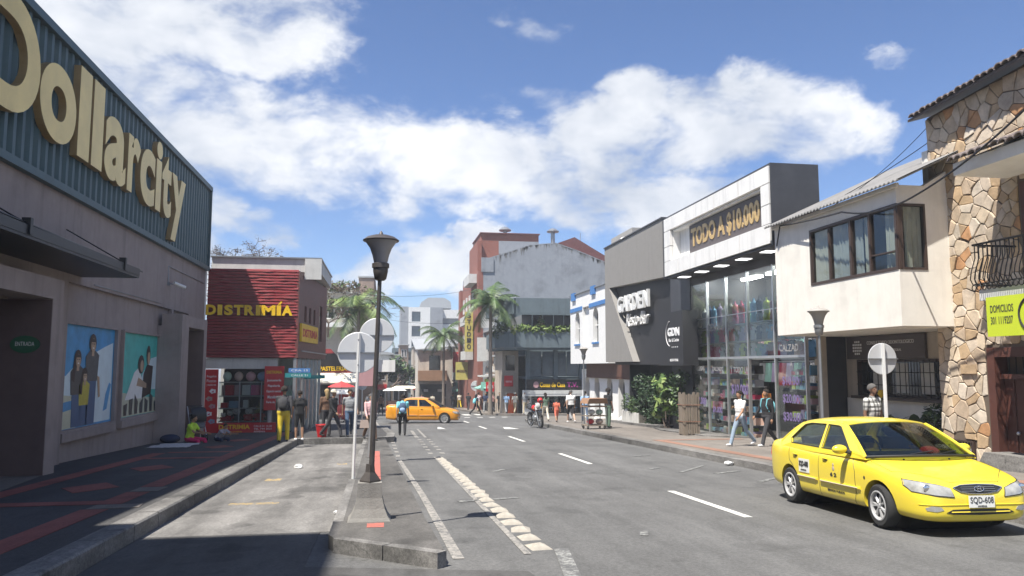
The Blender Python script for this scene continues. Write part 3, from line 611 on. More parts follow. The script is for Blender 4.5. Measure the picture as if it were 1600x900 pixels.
mb.mat('yellow_sign'); text(mb, FD, "DISTRIMIA", -4.7, -4.1, 1.42, 1.54, .091, .096, .02); mb.build('lettering', b3)
# window bays, shelves and goods
for k, (a, b) in enumerate(((-6.58, -5.78), (-5.74, -4.93), (-4.9, -4.64))):
    f = MB().mat('grey_metal'); rect(f, FD, b, b+.04, -.54, 1.1, -.1, -.04); fr = f.build('mullion', ds)
    g = MB().mat('glass_clear'); rect(g, FD, a, b, -.54, 1.1, -.08, -.07); g.build('pane', fr)
M('shelf', (.3, .3, .3), .5)
for z in (-.5, .02, .52, 1.08):
    s_ = MB().mat('shelf'); s_.box(-6.58, -4.66, 33.4, 34.0, z-.03, z); s_.build('shelf', ds)
mb = MB().mat('interior_dark'); mb.box(-6.6, -4.64, 34.4, 34.45, -.9, 1.6); mb.build('back_panel', ds)
def plush(x, z, s, body, head, lab):
    t = thing('plush_toy', lab, 'plush toy', (x, 33.55, z), 0, 'plush toys in the corner shop window')
    m_ = MB().mat(body); m_.ball((x, 33.58, z+s*.38), s*.36, 10, 7, (1, .8, 1.1)); m_.ball((x-s*.3, 33.5, z+s*.12), s*.15, 8, 5, (1, 1.6, .8)); m_.ball((x+s*.3, 33.5, z+s*.12), s*.15, 8, 5, (1, 1.6, .8)); m_.ball((x-s*.38, 33.52, z+s*.45), s*.13, 8, 5, (1, 1, 1.5)); m_.ball((x+s*.38, 33.52, z+s*.45), s*.13, 8, 5, (1, 1, 1.5)); m_.build('body', t)
    m_ = MB().mat(head); m_.ball((x, 33.55, z+s*.92), s*.33, 12, 8, (1.1, .9, .95)); m_.ball((x-s*.26, 33.56, z+s*1.2), s*.11, 8, 5); m_.ball((x+s*.26, 33.56, z+s*1.2), s*.11, 8, 5)
    m_.mat('plush_black'); m_.ball((x-s*.12, 33.55-s*.29, z+s*.96), s*.04, 6, 4); m_.ball((x+s*.12, 33.55-s*.29, z+s*.96), s*.04, 6, 4); m_.ball((x, 33.55-s*.31, z+s*.86), s*.05, 6, 4); m_.build('head', t)
for x, z, s, b_, h_, l_ in ((-6.42, -.5, .26, 'plush_red', 'plush_white', 'small white headed red plush toy at far left of the shop window'), (-6.15, -.5, .34, 'plush_red', 'plush_white', 'white headed red plush toy beside the black one'), (-5.9, -.5, .42, 'plush_black', 'plush_white', 'tall black plush toy with white face in the left window bay'),
   (-5.42, -.5, .42, 'plush_red', 'plush_white', 'white and red plush toy at centre of the right window bay'), (-5.0, -.5, .46, 'plush_red', 'plush_brown', 'big brown teddy in red holding spot by right mullion')): plush(x, z, s, b_, h_, l_)
def boxgood(name, x0, x1, z0, z1, mat_, lab, grp, rnd=0):
    m_ = MB().mat(mat_)
    if rnd: m_.ball(((x0+x1)/2, 33.65, (z0+z1)/2), 1, 10, 7, ((x1-x0)/2, .16, (z1-z0)/2))
    else: m_.hexa([(x0, 33.45, z0), (x1, 33.45, z0), (x1, 33.8, z0), (x0, 33.8, z0), (x0+.01, 33.46, z1), (x1-.01, 33.46, z1), (x1-.01, 33.8, z1), (x0+.01, 33.8, z1)])
    tag(m_.build(name, loc=((x0+x1)/2, 33.6, z0)), lab, name.replace('_', ' '), grp)
for i, (a, b, m_, l_) in enumerate(((-6.5, -6.15, 'bag_green', 'pale green holdall on top shelf of corner shop window'), (-6.05, -5.7, 'bag_tan', 'tan holdall on top shelf of corner shop window'), (-5.6, -5.2, 'bag_pinky', 'dusty pink holdall on top shelf of corner shop window'), (-5.15, -4.7, 'bag_blue', 'blue padded holdall on top shelf of corner shop window'))): boxgood('travel_bag', a, b, 1.1, 1.5, m_, l_, 'bags on the top shelf', 1)
for i, (a, b, m_, l_) in enumerate(((-6.5, -6.38, 'bag_tan', 'narrow tan gift box at left end of upper shelf'), (-6.36, -6.02, 'banner_red', 'red gift box on upper shelf left of the patterned one'), (-6.0, -5.8, 'bag_pinky', 'patterned gift box beside the left mullion'), (-5.7, -5.38, 'white_shop', 'white patterned gift box right of the mullion'), (-5.36, -5.02, 'pink', 'magenta gift box in the right window bay'), (-5.0, -4.72, 'banner_red', 'red gift box at right end of upper shelf'))): boxgood('gift_box', a, b, .54, .95, m_, l_, 'gift boxes on the upper shelf')
for i, (a, b, h, m_, l_) in enumerate(((-6.52, -6.25, .2, 'banner_red', 'low red box on the middle shelf'), (-6.2, -5.85, .26, 'bag_blue', 'blue box on the middle shelf'), (-5.65, -5.45, .3, 'white_shop', 'white box on the middle shelf of right bay'), (-5.0, -4.8, .34, 'bag_tan', 'tall tan box on the middle shelf'))): boxgood('toy_box', a, b, .04, .04+h, m_, l_, 'boxes on the middle shelf')
# right-hand glazed corner and flank
for k in range(7):
    f = MB().mat('alu'); rect(f, Fs, -.02+k*1.0, .03+k*1.0, -1.3, 2.05, -.12, .0); fr = f.build('mullion', ds)
    if k < 6: g = MB().mat('glass_shop'); rect(g, Fs, .03+k, .98+k, -1.25, 2.0, -.08, -.07); g.build('pane', fr)
g = MB().mat('glass_shop'); rect(g, FD, -4.28, -3.62, -1.0, 2.0, -.08, -.07); g.build('pane', ds)
for i, (x, y_, m_) in enumerate(((-4.1, 34.3, 'bag_green'), (-4.0, 35.2, 'white_shop'), (-4.2, 36.0, 'bag_pinky'))):
    m2 = MB().mat('shelf'); m2.box(x-.2, x+.2, y_-.2, y_+.2, -1.2, 1.4)
    m2.mat(m_); 
    for q in range(5): m2.box(x-.26, x+.26, y_-.26, y_+.26, -1.0+q*.48, -.72+q*.48)
    tag(m2.build('display_rack', loc=(x, y_, -1.2)), ('green stocked display rack behind the corner glass', 'white stocked display rack deeper inside the corner shop', 'pink stocked display rack at the back of corner shop')[i], 'display rack')
# pasteleria and what stands behind it, across the side street
M('roof_red', (.30, .04, .04), .6); M('sign_black', (.02, .018, .018), .45); M('umbrella_red', (.75, .05, .05), .7); M('wall_beige', (.50, .46, .40), .9, streak=.25, dirt=.1); M('wall_brown', (.28, .21, .17), .9, streak=.3); M('wall_white', (.70, .70, .68), .85, streak=.15); M('roof_metal', (.42, .43, .43), .5, .3, streak=.2)
ps = thing('pastry_shop_building', 'small white pastry shop with black and red fascia and cream awning', 'shop building', (-3.2, 55, G(55)))
mb = MB().mat('wall_white'); mb.box(-6, -1.9, 55, 60, -2.2, 1.75); mb.build('wall', ps)
mb = MB().mat('roof_red'); FP_ = FF(54.6); mb.prism([(-4.6, 2.9), (-3.6, 2.9), (-2.1, 1.3), (-1.6, .9), (-4.6, .9)], FP_, -.2, 0); mb.build('fascia', ps)
mb = MB().mat('sign_black'); mb.prism([(-4.6, 2.6), (-3.3, 2.6), (-2.25, 1.5), (-4.6, 1.3)], FP_, .002, .03); sg = mb.build('sign_panel', ps)
mb = MB().mat('yellow_sign'); text(mb, FP_, "PASTELERIA", -4.3, -2.5, 1.42, 1.72, .031, .05, .02); mb.build('lettering', sg)
mb = MB().mat('awning_cream'); mb.hexa([(-4.7, 53.2, .62), (-1.3, 53.2, .62), (-1.6, 54.6, .62), (-4.7, 54.6, .62), (-4.7, 53.2, .68), (-1.3, 53.2, .68), (-1.6, 54.6, 1.28), (-4.7, 54.6, 1.28)]); mb.build('awning', ps)
mb = MB().mat('interior_dark'); mb.box(-4.4, -3.6, 54.95, 54.999, -1.9, .5); mb.build('door', ps)
mb = MB().mat('roof_red'); mb.box(-3.0, -1.95, 54.93, 54.999, -1.9, .0); mb.build('shop_opening', ps)
for i, (x, y_, z, l_) in enumerate(((-2.6, 50.2, .45, 'red market umbrella in front of the pastry shop'),)):
    t = thing('market_umbrella', l_, 'umbrella', (x, y_, G(y_)+.14)); m_ = MB().mat('umbrella_red'); m_.lathe([(.85, z-.0), (.45, z+.18), (.05, z+.34)], (x, y_, 0), 8, False); m_.build('canopy', t)
    m_ = MB().mat('grey_metal'); m_.cyl((x, y_, G(y_)+.1), (x, y_, z+.4), .03); m_.build('pole', t)
t = thing('vending_cart', 'vending cart with white roof beside the pastry shop', 'cart', (-2.5, 49.0, G(49)))
m_ = MB().mat('white_paint'); m_.hexa([(-3.1, 48.6, .05), (-1.9, 48.6, .05), (-1.9, 49.6, .05), (-3.1, 49.6, .05), (-3.0, 48.7, .3), (-2.0, 48.7, .3), (-2.0, 49.5, .3), (-3.0, 49.5, .3)]); m_.build('roof', t)
m_ = MB().mat('roof_red'); m_.box(-3.0, -2.0, 48.7, 49.5, -1.35, -.6); m_.build('body', t); m_ = MB().mat('grey_metal')
for a, b in ((-3, 48.7), (-2, 48.7), (-2, 49.5), (-3, 49.5)): m_.cyl((a, b, -.7), (a, b, .06), .025, n=6)
m_.build('post', t); m_ = MB().mat('black_steel')
for a in (48.65, 49.55): m_.lathe([(.24, -.03), (.27, -.01), (.27, .01), (.24, .03)], (-2.5, a, -1.4), 14, ax='y')
m_.build('wheel', t)
# generic far building with parts
def winpart(root, F, u0, u1, v0, v1, frame='white_paint', glass='dark_glass', split=2, d=.03):
    f = MB().mat(frame); frame_ring(f, F, u0, u1, v0, v1, .06, .002, .05+d)
    for k in range(1, split): u = u0+(u1-u0)*k/split; rect(f, F, u-.025, u+.025, v0+.06, v1-.06, .002, .045+d)
    fo = f.build('window', root); g = MB().mat(glass); rect(g, F, u0+.06, u1-.06, v0+.06, v1-.06, .003, .02); g.build('pane', fo)
bb = thing('beige_house', 'beige two storey house with white roof edge rising behind the pastry shop', 'building', (-4, 72, G(72)))
mb = MB().mat('wall_beige'); mb.box(-9, -2.5, 72, 84, -2.6, 8.3); mb.build('wall', bb); mb = MB().mat('white_paint'); mb.box(-9, -2.3, 71.6, 84, 8.31, 8.7); mb.box(-9, -2.6, 70.6, 71.99, 5.2, 5.6); mb.build('roof_edge', bb)
for u in (-5.6, -3.9): winpart(bb, FF(72), u, u+1.1, 6.0, 7.3)
bw = thing('brown_house', 'tall brown rendered house behind the beige one', 'building', (-2, 80, G(80)))
mb = MB().mat('wall_brown'); mb.box(-2.45, -1.05, 74, 88, -2.9, 10.0); mb.build('wall', bw); winpart(bw, FF(74), -2.2, -1.4, 7, 8.2)
mb = MB().mat('roof_metal'); mb.box(-2.55, -.95, 73.9, 88, 10.01, 10.15); mb.build('roof', bw)
# ================================================================== right side
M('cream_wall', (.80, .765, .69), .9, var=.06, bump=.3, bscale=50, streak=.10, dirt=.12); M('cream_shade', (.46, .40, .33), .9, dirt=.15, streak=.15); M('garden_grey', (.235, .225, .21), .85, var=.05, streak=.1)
M('garden_black', (.020, .020, .023), .6); M('panel_white', (.78, .77, .74), .5, var=.04, streak=.22, dirt=.08); M('cladding_dark', (.045, .047, .055), .5, var=.2); M('soffit_dark', (.06, .06, .065), .7)
M('banner_dark', (.10, .085, .085), .6); M('gold_text', (.55, .38, .16), .4, .2, var=.2, scale=4); M('lamp_panel', (.9, .9, .9), .5, emit=((1, 1, 1), 1.2)); M('shop_fill_light', (.9, .9, .9), .5, emit=((1, .98, .94), 20)); M('frame_bronze', (.055, .035, .028), .5); M('curtain', (.66, .60, .50), .95, var=.1); M('curtain_sheer', (.55, .53, .50), .95)
M('roof_tile', (.16, .13, .12), .85, var=.35, scale=5, dirt=.3); M('roof_fibre', (.20, .195, .19), .85, var=.1, streak=.3, dirt=.3); M('blue_paint', (.06, .19, .45), .6); M('brown_board', (.10, .045, .03), .7, var=.2)
M('lime_sign', (.52, .62, .03), .5, var=.03); M('door_red', (.09, .032, .022), .55, var=.2); M('mortar', (.13, .10, .075), .95); M('iron', (.015, .014, .014), .5, .5); M('text_lilac', (.19, .14, .30), .5, var=0); M('text_dull', (.28, .28, .28), .6, var=.2); M('mirror_glass', (.03, .035, .04), .05, 0, var=0, spec=1)
td = thing('bargain_shop_building', 'tall glass fronted clothes shop under a white box with gold TODO A $10.000 banner', 'shop building', (12.3, 26, G(26)))
F = FR(12.3)
mb = MB().mat('cladding_dark'); mb.box(12.9, 20, 21.46, 21.6, -1.6, 5.9); mb.box(11.3, 12.9, 30.42, 30.5, 5.3, 7.7); mb.box(12.3, 13.5, 30.2, 32.4, -1.6, 8.0); mb.box(11.34, 12.9, 21.47, 30.4, 7.72, 7.8); mb.box(11.34, 12.9, 21.40, 21.455, 5.3, 7.8); mb.box(12.82, 12.9, 21.461, 30.4, 5.35, 7.715); mb.build('side_cladding', td)
mb = MB().mat('roof_metal'); mb.hexa([(12.91, 21.61, 5.5), (20, 21.61, 5.5), (20, 32, 5.5), (12.91, 30.1, 5.5), (12.91, 21.61, 5.9), (20, 21.61, 6.5), (20, 32, 6.5), (12.91, 30.1, 5.9)]); mb.build('roof', td)
mb = MB().mat('interior_grey'); mb.box(15.6, 15.7, 21.6, 30.2, -1.4, 5.3); mb.box(12.4, 15.59, 21.6, 30.2, -1.5, -.86); mb.box(12.3, 15.6, 30.1, 30.199, -.85, 5.3); mb.build('interior', td)
mb = MB().mat('soffit_dark'); mb.box(11.36, 15.6, 21.46, 30.4, 5.28, 5.34); mb.box(12.32, 12.5, 21.46, 30.19, 5.0, 5.279); mb.build('soffit', td)
for k in range(5):
    mb = MB().mat('lamp_panel'); mb.box(11.6, 12.0, 22.3+k*1.75, 22.75+k*1.75, 5.26, 5.279); mb.build('soffit_or_fill_light', td)
for k in range(4):
    for x_ in (13.0, 14.4):
        mb = MB().mat('shop_fill_light'); mb.box(x_, x_+.25, 22.2+k*2.1, 23.6+k*2.1, 5.2, 5.279); mb.build('soffit_or_fill_light', td)  # interior glowing panels added to brighten the clothes behind the glass
# white box front: ring of panels around a recessed banner
FX = FR(11.3)
us = [-30.4, -28.9, -27.2, -25.4, -23.5, -21.45]
uu = [(us[i], us[i+1]) for i in range(5)]
for (a, b) in uu:
    for (c, d) in ((5.36, 5.95), (7.2, 7.72)):
        m_ = MB().mat('panel_white'); rect(m_, FX, a+.02, b-.02, c+.01, d, -.12, 0); m_.build('facade_panel', td)
for (a, b) in ((-30.4, -29.7), (-22.0, -21.45)):
    for (c, d) in ((5.96, 6.55), (6.56, 7.19)):
        m_ = MB().mat('panel_white'); rect(m_, FX, a+.02, b-.02, c+.008, d-.008, -.12, 0); m_.build('facade_panel', td)
mb = MB().mat('panel_white'); rect(mb, FX, -29.7, -22.0, 5.95, 7.2, -.5, -.4); rect(mb, FX, -29.7, -22, 7.13, 7.2, -.399, -.121); rect(mb, FX, -29.7, -22, 5.95, 5.99, -.399, -.121); rect(mb, FX, -22.06, -22, 5.99, 7.13, -.399, -.121); rect(mb, FX, -29.7, -29.64, 5.99, 7.13, -.399, -.121); mb.build('recess', td)
mb = MB().mat('cladding_dark'); mb.box(11.81, 11.95, 21.5, 30.38, 5.36, 7.71); mb.build('backing', td)
mb = MB().mat('banner_dark'); rect(mb, FX, -28.3, -22.35, 5.97, 7.1, -.30, -.26); bn = mb.build('banner', td)
mb = MB().mat('gold_text'); text(mb, FX, "TODO A $10.000", -28.1, -22.55, 6.15, 6.95, -.258, -.235, .03); mb.build('lettering', bn)
# glass wall
posts = [-30.15, -28.6, -26.9, -25.2, -23.35, -21.5]
for i, u in enumerate(posts):
    m_ = MB().mat('alu'); rect(m_, F, u-.03, u+.03, -.9, 5.0, -.1, 0); m_.build('mullion', td)
mb = MB().mat('alu'); rect(mb, F, -30.12, -21.53, 1.98, 2.06, -.08, -.01); rect(mb, F, -30.12, -21.53, 3.55, 3.58, -.06, -.01); mb.build('transom', td)
for i in range(5):
    a, b = posts[i]+.032, posts[i+1]-.032
    if i != 3: m_ = MB().mat('glass_shop'); rect(m_, F, a, b, -.85, 1.97, -.06, -.045); m_.build('pane', td)
    m_ = MB().mat('glass_shop'); rect(m_, F, a, b, 2.07, 3.54, -.06, -.045); m_.build('pane', td)
    m_ = MB().mat('glass_shop'); rect(m_, F, a, b, 3.59, 4.98, -.06, -.045); m_.build('pane', td)
mb = MB().mat('kerb'); mb.box(12.22, 12.5, 21.5, 30.2, -1.4, -.8); mb.build('threshold', td)
# window lettering
def wl(s_, uc, v, h, mat_='text_dull', wm=1.3): m_ = MB().mat(mat_); textf(m_, F, s_, uc, v, h, -.044, -.040, .02, wm); m_.build('lettering', td)
wl("TODO A $10.000", -27.5, 3.05, .3, wm=2.6)
wl("BLUSAS", -29.4, 1.55, .17); wl("A", -29.4, 1.2, .15); wl("$7.000", -29.4, .25, .26, 'text_lilac')
wl("CALZADO", -27.8, 1.55, .15); wl("$9.000", -27.9, .0, .22, 'text_lilac')
wl("Y TODO LA", -26.0, 1.5, .2, wm=1.4); wl("$10.000", -26.0, .75, .34, 'text_lilac', 1.3)
wl("CALZADO", -22.4, 2.18, .22, wm=1.4); wl("A", -22.4, 1.7, .17); wl("$10.000", -22.4, 1.15, .26, 'text_lilac'); wl("$20.000", -22.4, .6, .26, 'text_lilac'); wl("$30.000", -22.4, .05, .26, 'text_lilac')
# shelves + garments
cl = {'pink': (.55, .16, .25), 'rose': (.55, .33, .35), 'white': (.62, .62, .6), 'navy': (.04, .07, .16), 'mint': (.25, .45, .40), 'crimson': (.40, .03, .08), 'lilac': (.36, .30, .46), 'lime': (.40, .48, .10), 'grey': (.25, .26, .28), 'sky': (.18, .35, .5), 'peach': (.60, .40, .32), 'black': (.03, .03, .035)}
for k_, v_ in cl.items(): M('cloth_'+k_, v_, .95, var=.12)
mb = MB().mat('shelf'); 
for z in (1.98, 2.62, 3.24): 
    m_ = MB().mat('shelf'); m_.box(12.5, 13.0, 21.7, 30.0, z-.04, z); m_.build('shelf', td)
gmesh = {}
def garment(kind, cname):
    key = (kind, cname)
    if key in gmesh: return gmesh[key]
    m_ = MB().mat('cloth_'+cname)
    if kind == 'torso':     # dressed bust form
        prof = [(.15, 0), (.17, .1), (.13, .3), (.17, .48), (.16, .58), (.05, .66), (.035, .74)]
        k = len(m_.v); m_.lathe(prof, (0, 0, 0), 12); m_.v = [(a*.62, b*1.15, c) for a, b, c in m_.v]
    else:                   # top on a hanger
        out = [(-.2, .02), (.2, .0), (.17, .25), (.29, .2), (.32, .3), (.13, .42), (.05, .39), (-.05, .39), (-.13, .42), (-.32, .3), (-.29, .2), (-.17, .25)]
        m_.prism(out, lambda u, v, t: (t+.02*sin(u*20), u, v), -.05, .05); m_.mat('grey_metal'); m_.cyl((0, 0, .4), (0, 0, .47), .012, n=5)
    gmesh[key] = m_.mesh(kind); return gmesh[key]
rows = {3.24: ('torso', 'top', ['white', 'navy', 'sky', 'lilac', 'white', 'grey', 'pink', 'crimson', 'mint', 'sky', 'black', 'lime', 'rose', 'peach', 'lilac', 'mint', 'pink', 'peach']),
        2.62: ('hang', 'middle', ['lime', 'rose', 'lilac', 'mint', 'pink', 'grey', 'crimson', 'black', 'lilac', 'rose', 'white', 'navy', 'grey', 'sky', 'peach', 'mint', 'white', 'crimson', 'sky', 'pink']),
        1.98: ('hang', 'lower', ['lime', 'pink', 'crimson', 'pink', 'white', 'grey', 'black', 'grey', 'lime', 'black', 'white', 'mint', 'sky', 'grey', 'crimson', 'lilac', 'navy', 'peach', 'rose', 'sky'])}
nth = ['first', 'second', 'third', 'fourth', 'fifth']
for z, (kd, rn, cs) in rows.items():
    n = len(cs); cnt = {}; gsc = 1.25
    for i, c_ in enumerate(cs):
        y_ = 29.8-(8.0)*i/(n-1)+random.uniform(-.06, .06)-0.05
        o = link('dress_form' if kd == 'torso' else 'hanging_top', gmesh.get((kd, c_)) or garment(kd, c_), None, (12.72, y_, z)); o.scale = (1, 1, random.uniform(.9, 1.1)*(1.12 if kd == 'torso' else 1.25)); cnt[c_] = cnt.get(c_, 0)+1
        tag(o, f"{c_} {'dress form' if kd == 'torso' else 'child top'} on the {rn} shopfront shelf, {nth[cnt[c_]-1]} {c_} one from far end", 'dress form' if kd == 'torso' else 'clothes', f'clothes on the {rn} shelf of the glass shopfront')
bk = thing('wall_rail', 'long rail of mixed hanging clothes on the back wall of the glass shop', 'clothes rail', (15.3, 25.9, 2.0))
for r_, z in enumerate((1.3, 2.5, 3.7)):
    m_ = MB().mat('alu'); m_.cyl((15.3, 21.8, z+.6), (15.3, 30.0, z+.6), .02, n=6); m_.build('rail', bk)
    for k in range(15): c_ = random.choice(list(cl)); m_ = MB().mat('cloth_'+c_); y_ = 22.0+k*.55; m_.hexa([(15.1, y_, z-.2), (15.4, y_, z-.2), (15.4, y_+.4, z-.2), (15.1, y_+.4, z-.2), (15.15, y_+.08, z+.55), (15.35, y_+.08, z+.55), (15.35, y_+.32, z+.55), (15.15, y_+.32, z+.55)]); m_.build('hanging_garment', bk)
# lower stacks on racks
for i, (y_, w_) in enumerate(((29.4, 1.1), (27.8, 1.1), (26.05, 1.2), (22.4, 1.2))):
    t = thing('display_rack', ('narrow rack of stacked clothes behind the farthest lower pane', 'rack of shoes and clothes behind the second lower pane', 'rack of folded clothes behind the pane left of the doorway', 'rack of folded clothes behind the pane right of the doorway')[i], 'display rack', (12.9, y_, -.86))
    for k in range(6):
        m_ = MB().mat('shelf'); z = -.75+k*.44; m_.box(12.65, 13.1, y_-w_/2, y_+w_/2, z-.02, z); m_.build('shelf', t)
        for j in range(5):
            c_ = random.choice(list(cl)); m_ = MB().mat('cloth_'+c_); a = y_-w_/2+.04+j*w_/5; h = random.uniform(.1, .3); m_.box(12.66, 13.0, a, a+w_/5-.05, z+.002, z+h); m_.build('folded_clothes', t)
M('orange_bag', (.6, .22, .04), .7)
t = tag(MB().mat('orange_bag').box(12.75, 12.95, 24.9, 25.15, .2, .8).build('handbag', loc=(12.85, 25, .2)), 'orange handbag hanging just inside the shop doorway', 'handbag')

# Garden
gd = thing('restaurant_building', 'grey rendered restaurant with black slanted recess and white GARDEN letters', 'restaurant building', (12, 37, G(37)))
F = FR(12.0)
mb = MB().mat('garden_grey')
mb.prism([(-41.6, 1.95), (-36.85, 1.95), (-40.8, 5.95), (-41.6, 5.95)], F, -.6, 0)
mb.prism([(-41.6, 5.951), (-40.8, 5.951), (-32.45, 5.6), (-32.45, 8.2), (-41.6, 8.2)], F, -.6, 0)
mb.box(12.61, 20, 32.45, 41.6, 5.2, 8.15); mb.box(12.0, 20, 41.3, 41.6, 1.95, 8.19) if False else None
mb.box(12.61, 20, 41.0, 41.6, 1.95, 5.19); mb.build('wall', gd)
mb = MB().mat('cladding_dark'); mb.box(11.95, 20, 32.42, 41.65, 8.205, 8.27); mb.build('roof_edge', gd)
mb = MB().mat('garden_black'); rect(mb, F, -41, -32.45, 1.8, 5.94, -.5, -.35); mb.box(12.36, 12.5, 32.45, 36.84, 1.95, 2.0)
mb.build('black_recess', gd)
mb = MB().mat('garden_black'); mb.box(13.6, 13.7, 32.45, 39.0, -1.6, 2.2); mb.box(12.5, 13.6, 38.9, 39.0, -1.6, 1.9); mb.build('entrance_wall', gd)
gx = [(-39.35, -38.55), (-38.5, -37.72), (-37.68, -36.95), (-36.9, -36.1), (-36.05, -35.4), (-35.35, -34.55)]
for ch, (a, b) in zip("GARDEN", gx):
    m_ = MB().mat('white_metal'); text(m_, F, ch, a, b, 4.48, 5.3, -.12, .0, .03); m_.build('letter', gd)
mb = MB().mat('panel_white'); text(mb, F, "Resto-Bar", -38.3, -34.9, 3.72, 4.36, -.25, -.12, .0, .35); mb.build('script_lettering', gd)
mb = MB().mat('garden_black'); mb.box(11.7, 12.34, 29.55, 32.4, 1.75, 3.95); gb = mb.build('sign_box', gd)
F2 = FR(11.7); mb = MB().mat('text_white'); text(mb, F2, "GDN", -31.2, -29.9, 2.95, 3.3, .002, .03, .03); mb.build('lettering', gb)
mb = MB().mat('text_white'); text(mb, F2, "Bar & Cocina", -31.1, -30.0, 2.72, 2.86, .002, .012); mb.build('lettering', gb)
mb = MB().mat('text_white'); text(mb, F2, "RESTO BAR", -31.0, -30.1, 1.92, 2.02, .002, .012); mb.build('lettering', gb)
ring = [(-30.9+.5*cos(t), 3.06+.52*sin(t)) for t in np.linspace(.55*pi, 1.45*pi, 16)]; m_ = MB().mat('text_white'); m_.tube([F2(u, v, .02) for u, v in ring], .014, 5); m_.build('emblem_ring', gb)
for k in range(4): m_ = MB().mat('text_white'); m_.prism(blob(-30.75+.2*k, 2.5, .03, .03, 6), F2, .002, .012); m_.build('star', gb)
# white and blue building
wb = thing('white_blue_building', 'white two storey building with blue bands and narrow arched windows', 'building', (12.6, 48, G(48)))
F = FR(12.6)
mb = MB().mat('white_paint')
def arch(u, v0, v1, w, n=8): return [(u-w, v0), (u+w, v0)]+[(u+w*cos(pi*i/n), v1-w+w*sin(pi*i/n)) for i in range(n+1)]
wall_holes(mb, F, -52.2, -43.2, 1.9, 6.45, [(-50.9, -49.7, 3.2, 5.3), (-46.4, -45.2, 3.2, 5.3), (-48.9, -47.3, 3.0, 5.5)], -.3, 0)
# spandrels that round the window heads
for u in (-50.3, -45.8):
    for sg_ in (-1, 1):
        pts = [(u+sg_*.6, 5.3)]+[(u+sg_*.6*cos(pi/2*i/6), 4.7+.6*sin(pi/2*i/6)) for i in range(7)]
        mb.prism(pts, F, -.3, -.001)
mb.box(12.9, 20, 43.2, 52.2, 1.9, 6.3); mb.box(12.6, 12.9, 52.21, 52.3, 1.9, 6.4); mb.build('wall', wb)
for u in (-50.3, -45.8):
    m_ = MB().mat('dark_glass'); m_.prism(arch(u, 3.2, 5.29, .59), F, -.28, -.26); w = m_.build('window', wb)
    m_ = MB().mat('white_paint'); rect(m_, F, u-.03, u+.03, 3.2, 5.2, -.25, -.2); rect(m_, F, u-.58, u+.58, 4.2, 4.26, -.25, -.2); m_.build('window_frame', w)
    m_ = MB().mat('blue_paint'); rect(m_, F, u-.7, u+.7, 3.08, 3.19, .001, .08); m_.build('sill', w)
mb = MB().mat('white_paint'); rect(mb, F, -48.9, -47.3, 3.0, 5.5, -.29, -.2); rect(mb, F, -48.7, -47.5, 3.0, 3.3, -.199, -.1); mb.build('niche', wb)
for a, b in ((-52.2, -49.0), (-47.2, -43.25)): m_ = MB().mat('blue_paint'); rect(m_, F, a, b, 5.35, 5.6, .002, .05); m_.build('blue_band', wb)
for a in (-51.6, -46.6, ): m_ = MB().mat('blue_paint'); rect(m_, F, a, a+.9, 6.1, 6.62, .002, .12); m_.build('parapet_block', wb)
mb = MB().mat('grey_metal'); mb.box(12.5, 13, 43.2, 52.25, 6.455, 6.52); mb.build('roof_edge', wb)
FG = FR(13.3); mb = MB().mat('white_paint')
wall_holes(mb, FG, -52, -39.6, -2.3, 1.55, [(-51.2, -50.0, -2.3, 1.1), (-48.8, -47.6, -2.3, 1.1), (-46.0, -44.8, -2.3, 1.1), (-43.6, -42.4, -2.3, 1.1), (-41.6, -40.6, -2.3, 1.1)], -.3, 0)
for u in (-50.6, -48.2, -45.4, -43.0, -41.1):
    for sg_ in (-1, 1):
        w_ = .5 if u == -41.1 else .6; pts = [(u+sg_*w_, 1.1)]+[(u+sg_*w_*cos(pi/2*i/6), 1.1-w_+w_*sin(pi/2*i/6)) for i in range(7)]; mb.prism(pts, FG, -.3, -.001)
mb.build('arcade_wall', wb)
mb = MB().mat('interior_dark'); mb.box(13.65, 13.7, 39.6, 52, -2.3, 1.6); mb.build('arcade_back', wb)
mb = MB().mat('brown_board'); rect(mb, FG, -50.2, -39.6, 1.0, 1.88, .05, .15); rect(mb, FG, -50.2, -39.6, 1.12, 1.2, .15, .17); mb.build('fascia_board', wb)
for u in (-49.4, -46.8, -44.2, -42.0): m_ = MB().mat('white_paint'); m_.hexa([(12.7, -u-.25, G(-u)+.1), (13.29, -u-.25, G(-u)+.1), (13.29, -u+.25, G(-u)+.1), (12.7, -u+.25, G(-u)+.1), (13.1, -u-.2, G(-u)+.5), (13.29, -u-.2, G(-u)+.5), (13.29, -u+.2, G(-u)+.5), (13.1, -u+.2, G(-u)+.5)]); m_.build('plinth', wb)
# box on the restaurant roof + dish
rb = thing('roof_tank_housing', 'small grey concrete box with satellite dish on the roof behind the restaurant', 'roof structure', (15, 44, 8.1)); m_ = MB().mat('plaster_grey'); m_.box(14.0, 17, 42.8, 47, 6.3, 9.7); m_.build('box', rb)
m_ = MB().mat('white_metal'); m_.lathe([(.05, 0), (.3, .05), (.45, .16), (.44, .17), (.05, .03)], (13.6, 42.6, 8.7), 14, ax='y'); m_.cyl((13.6, 42.6, 8.7), (13.95, 42.85, 8.4), .03); m_.build('satellite_dish', rb)

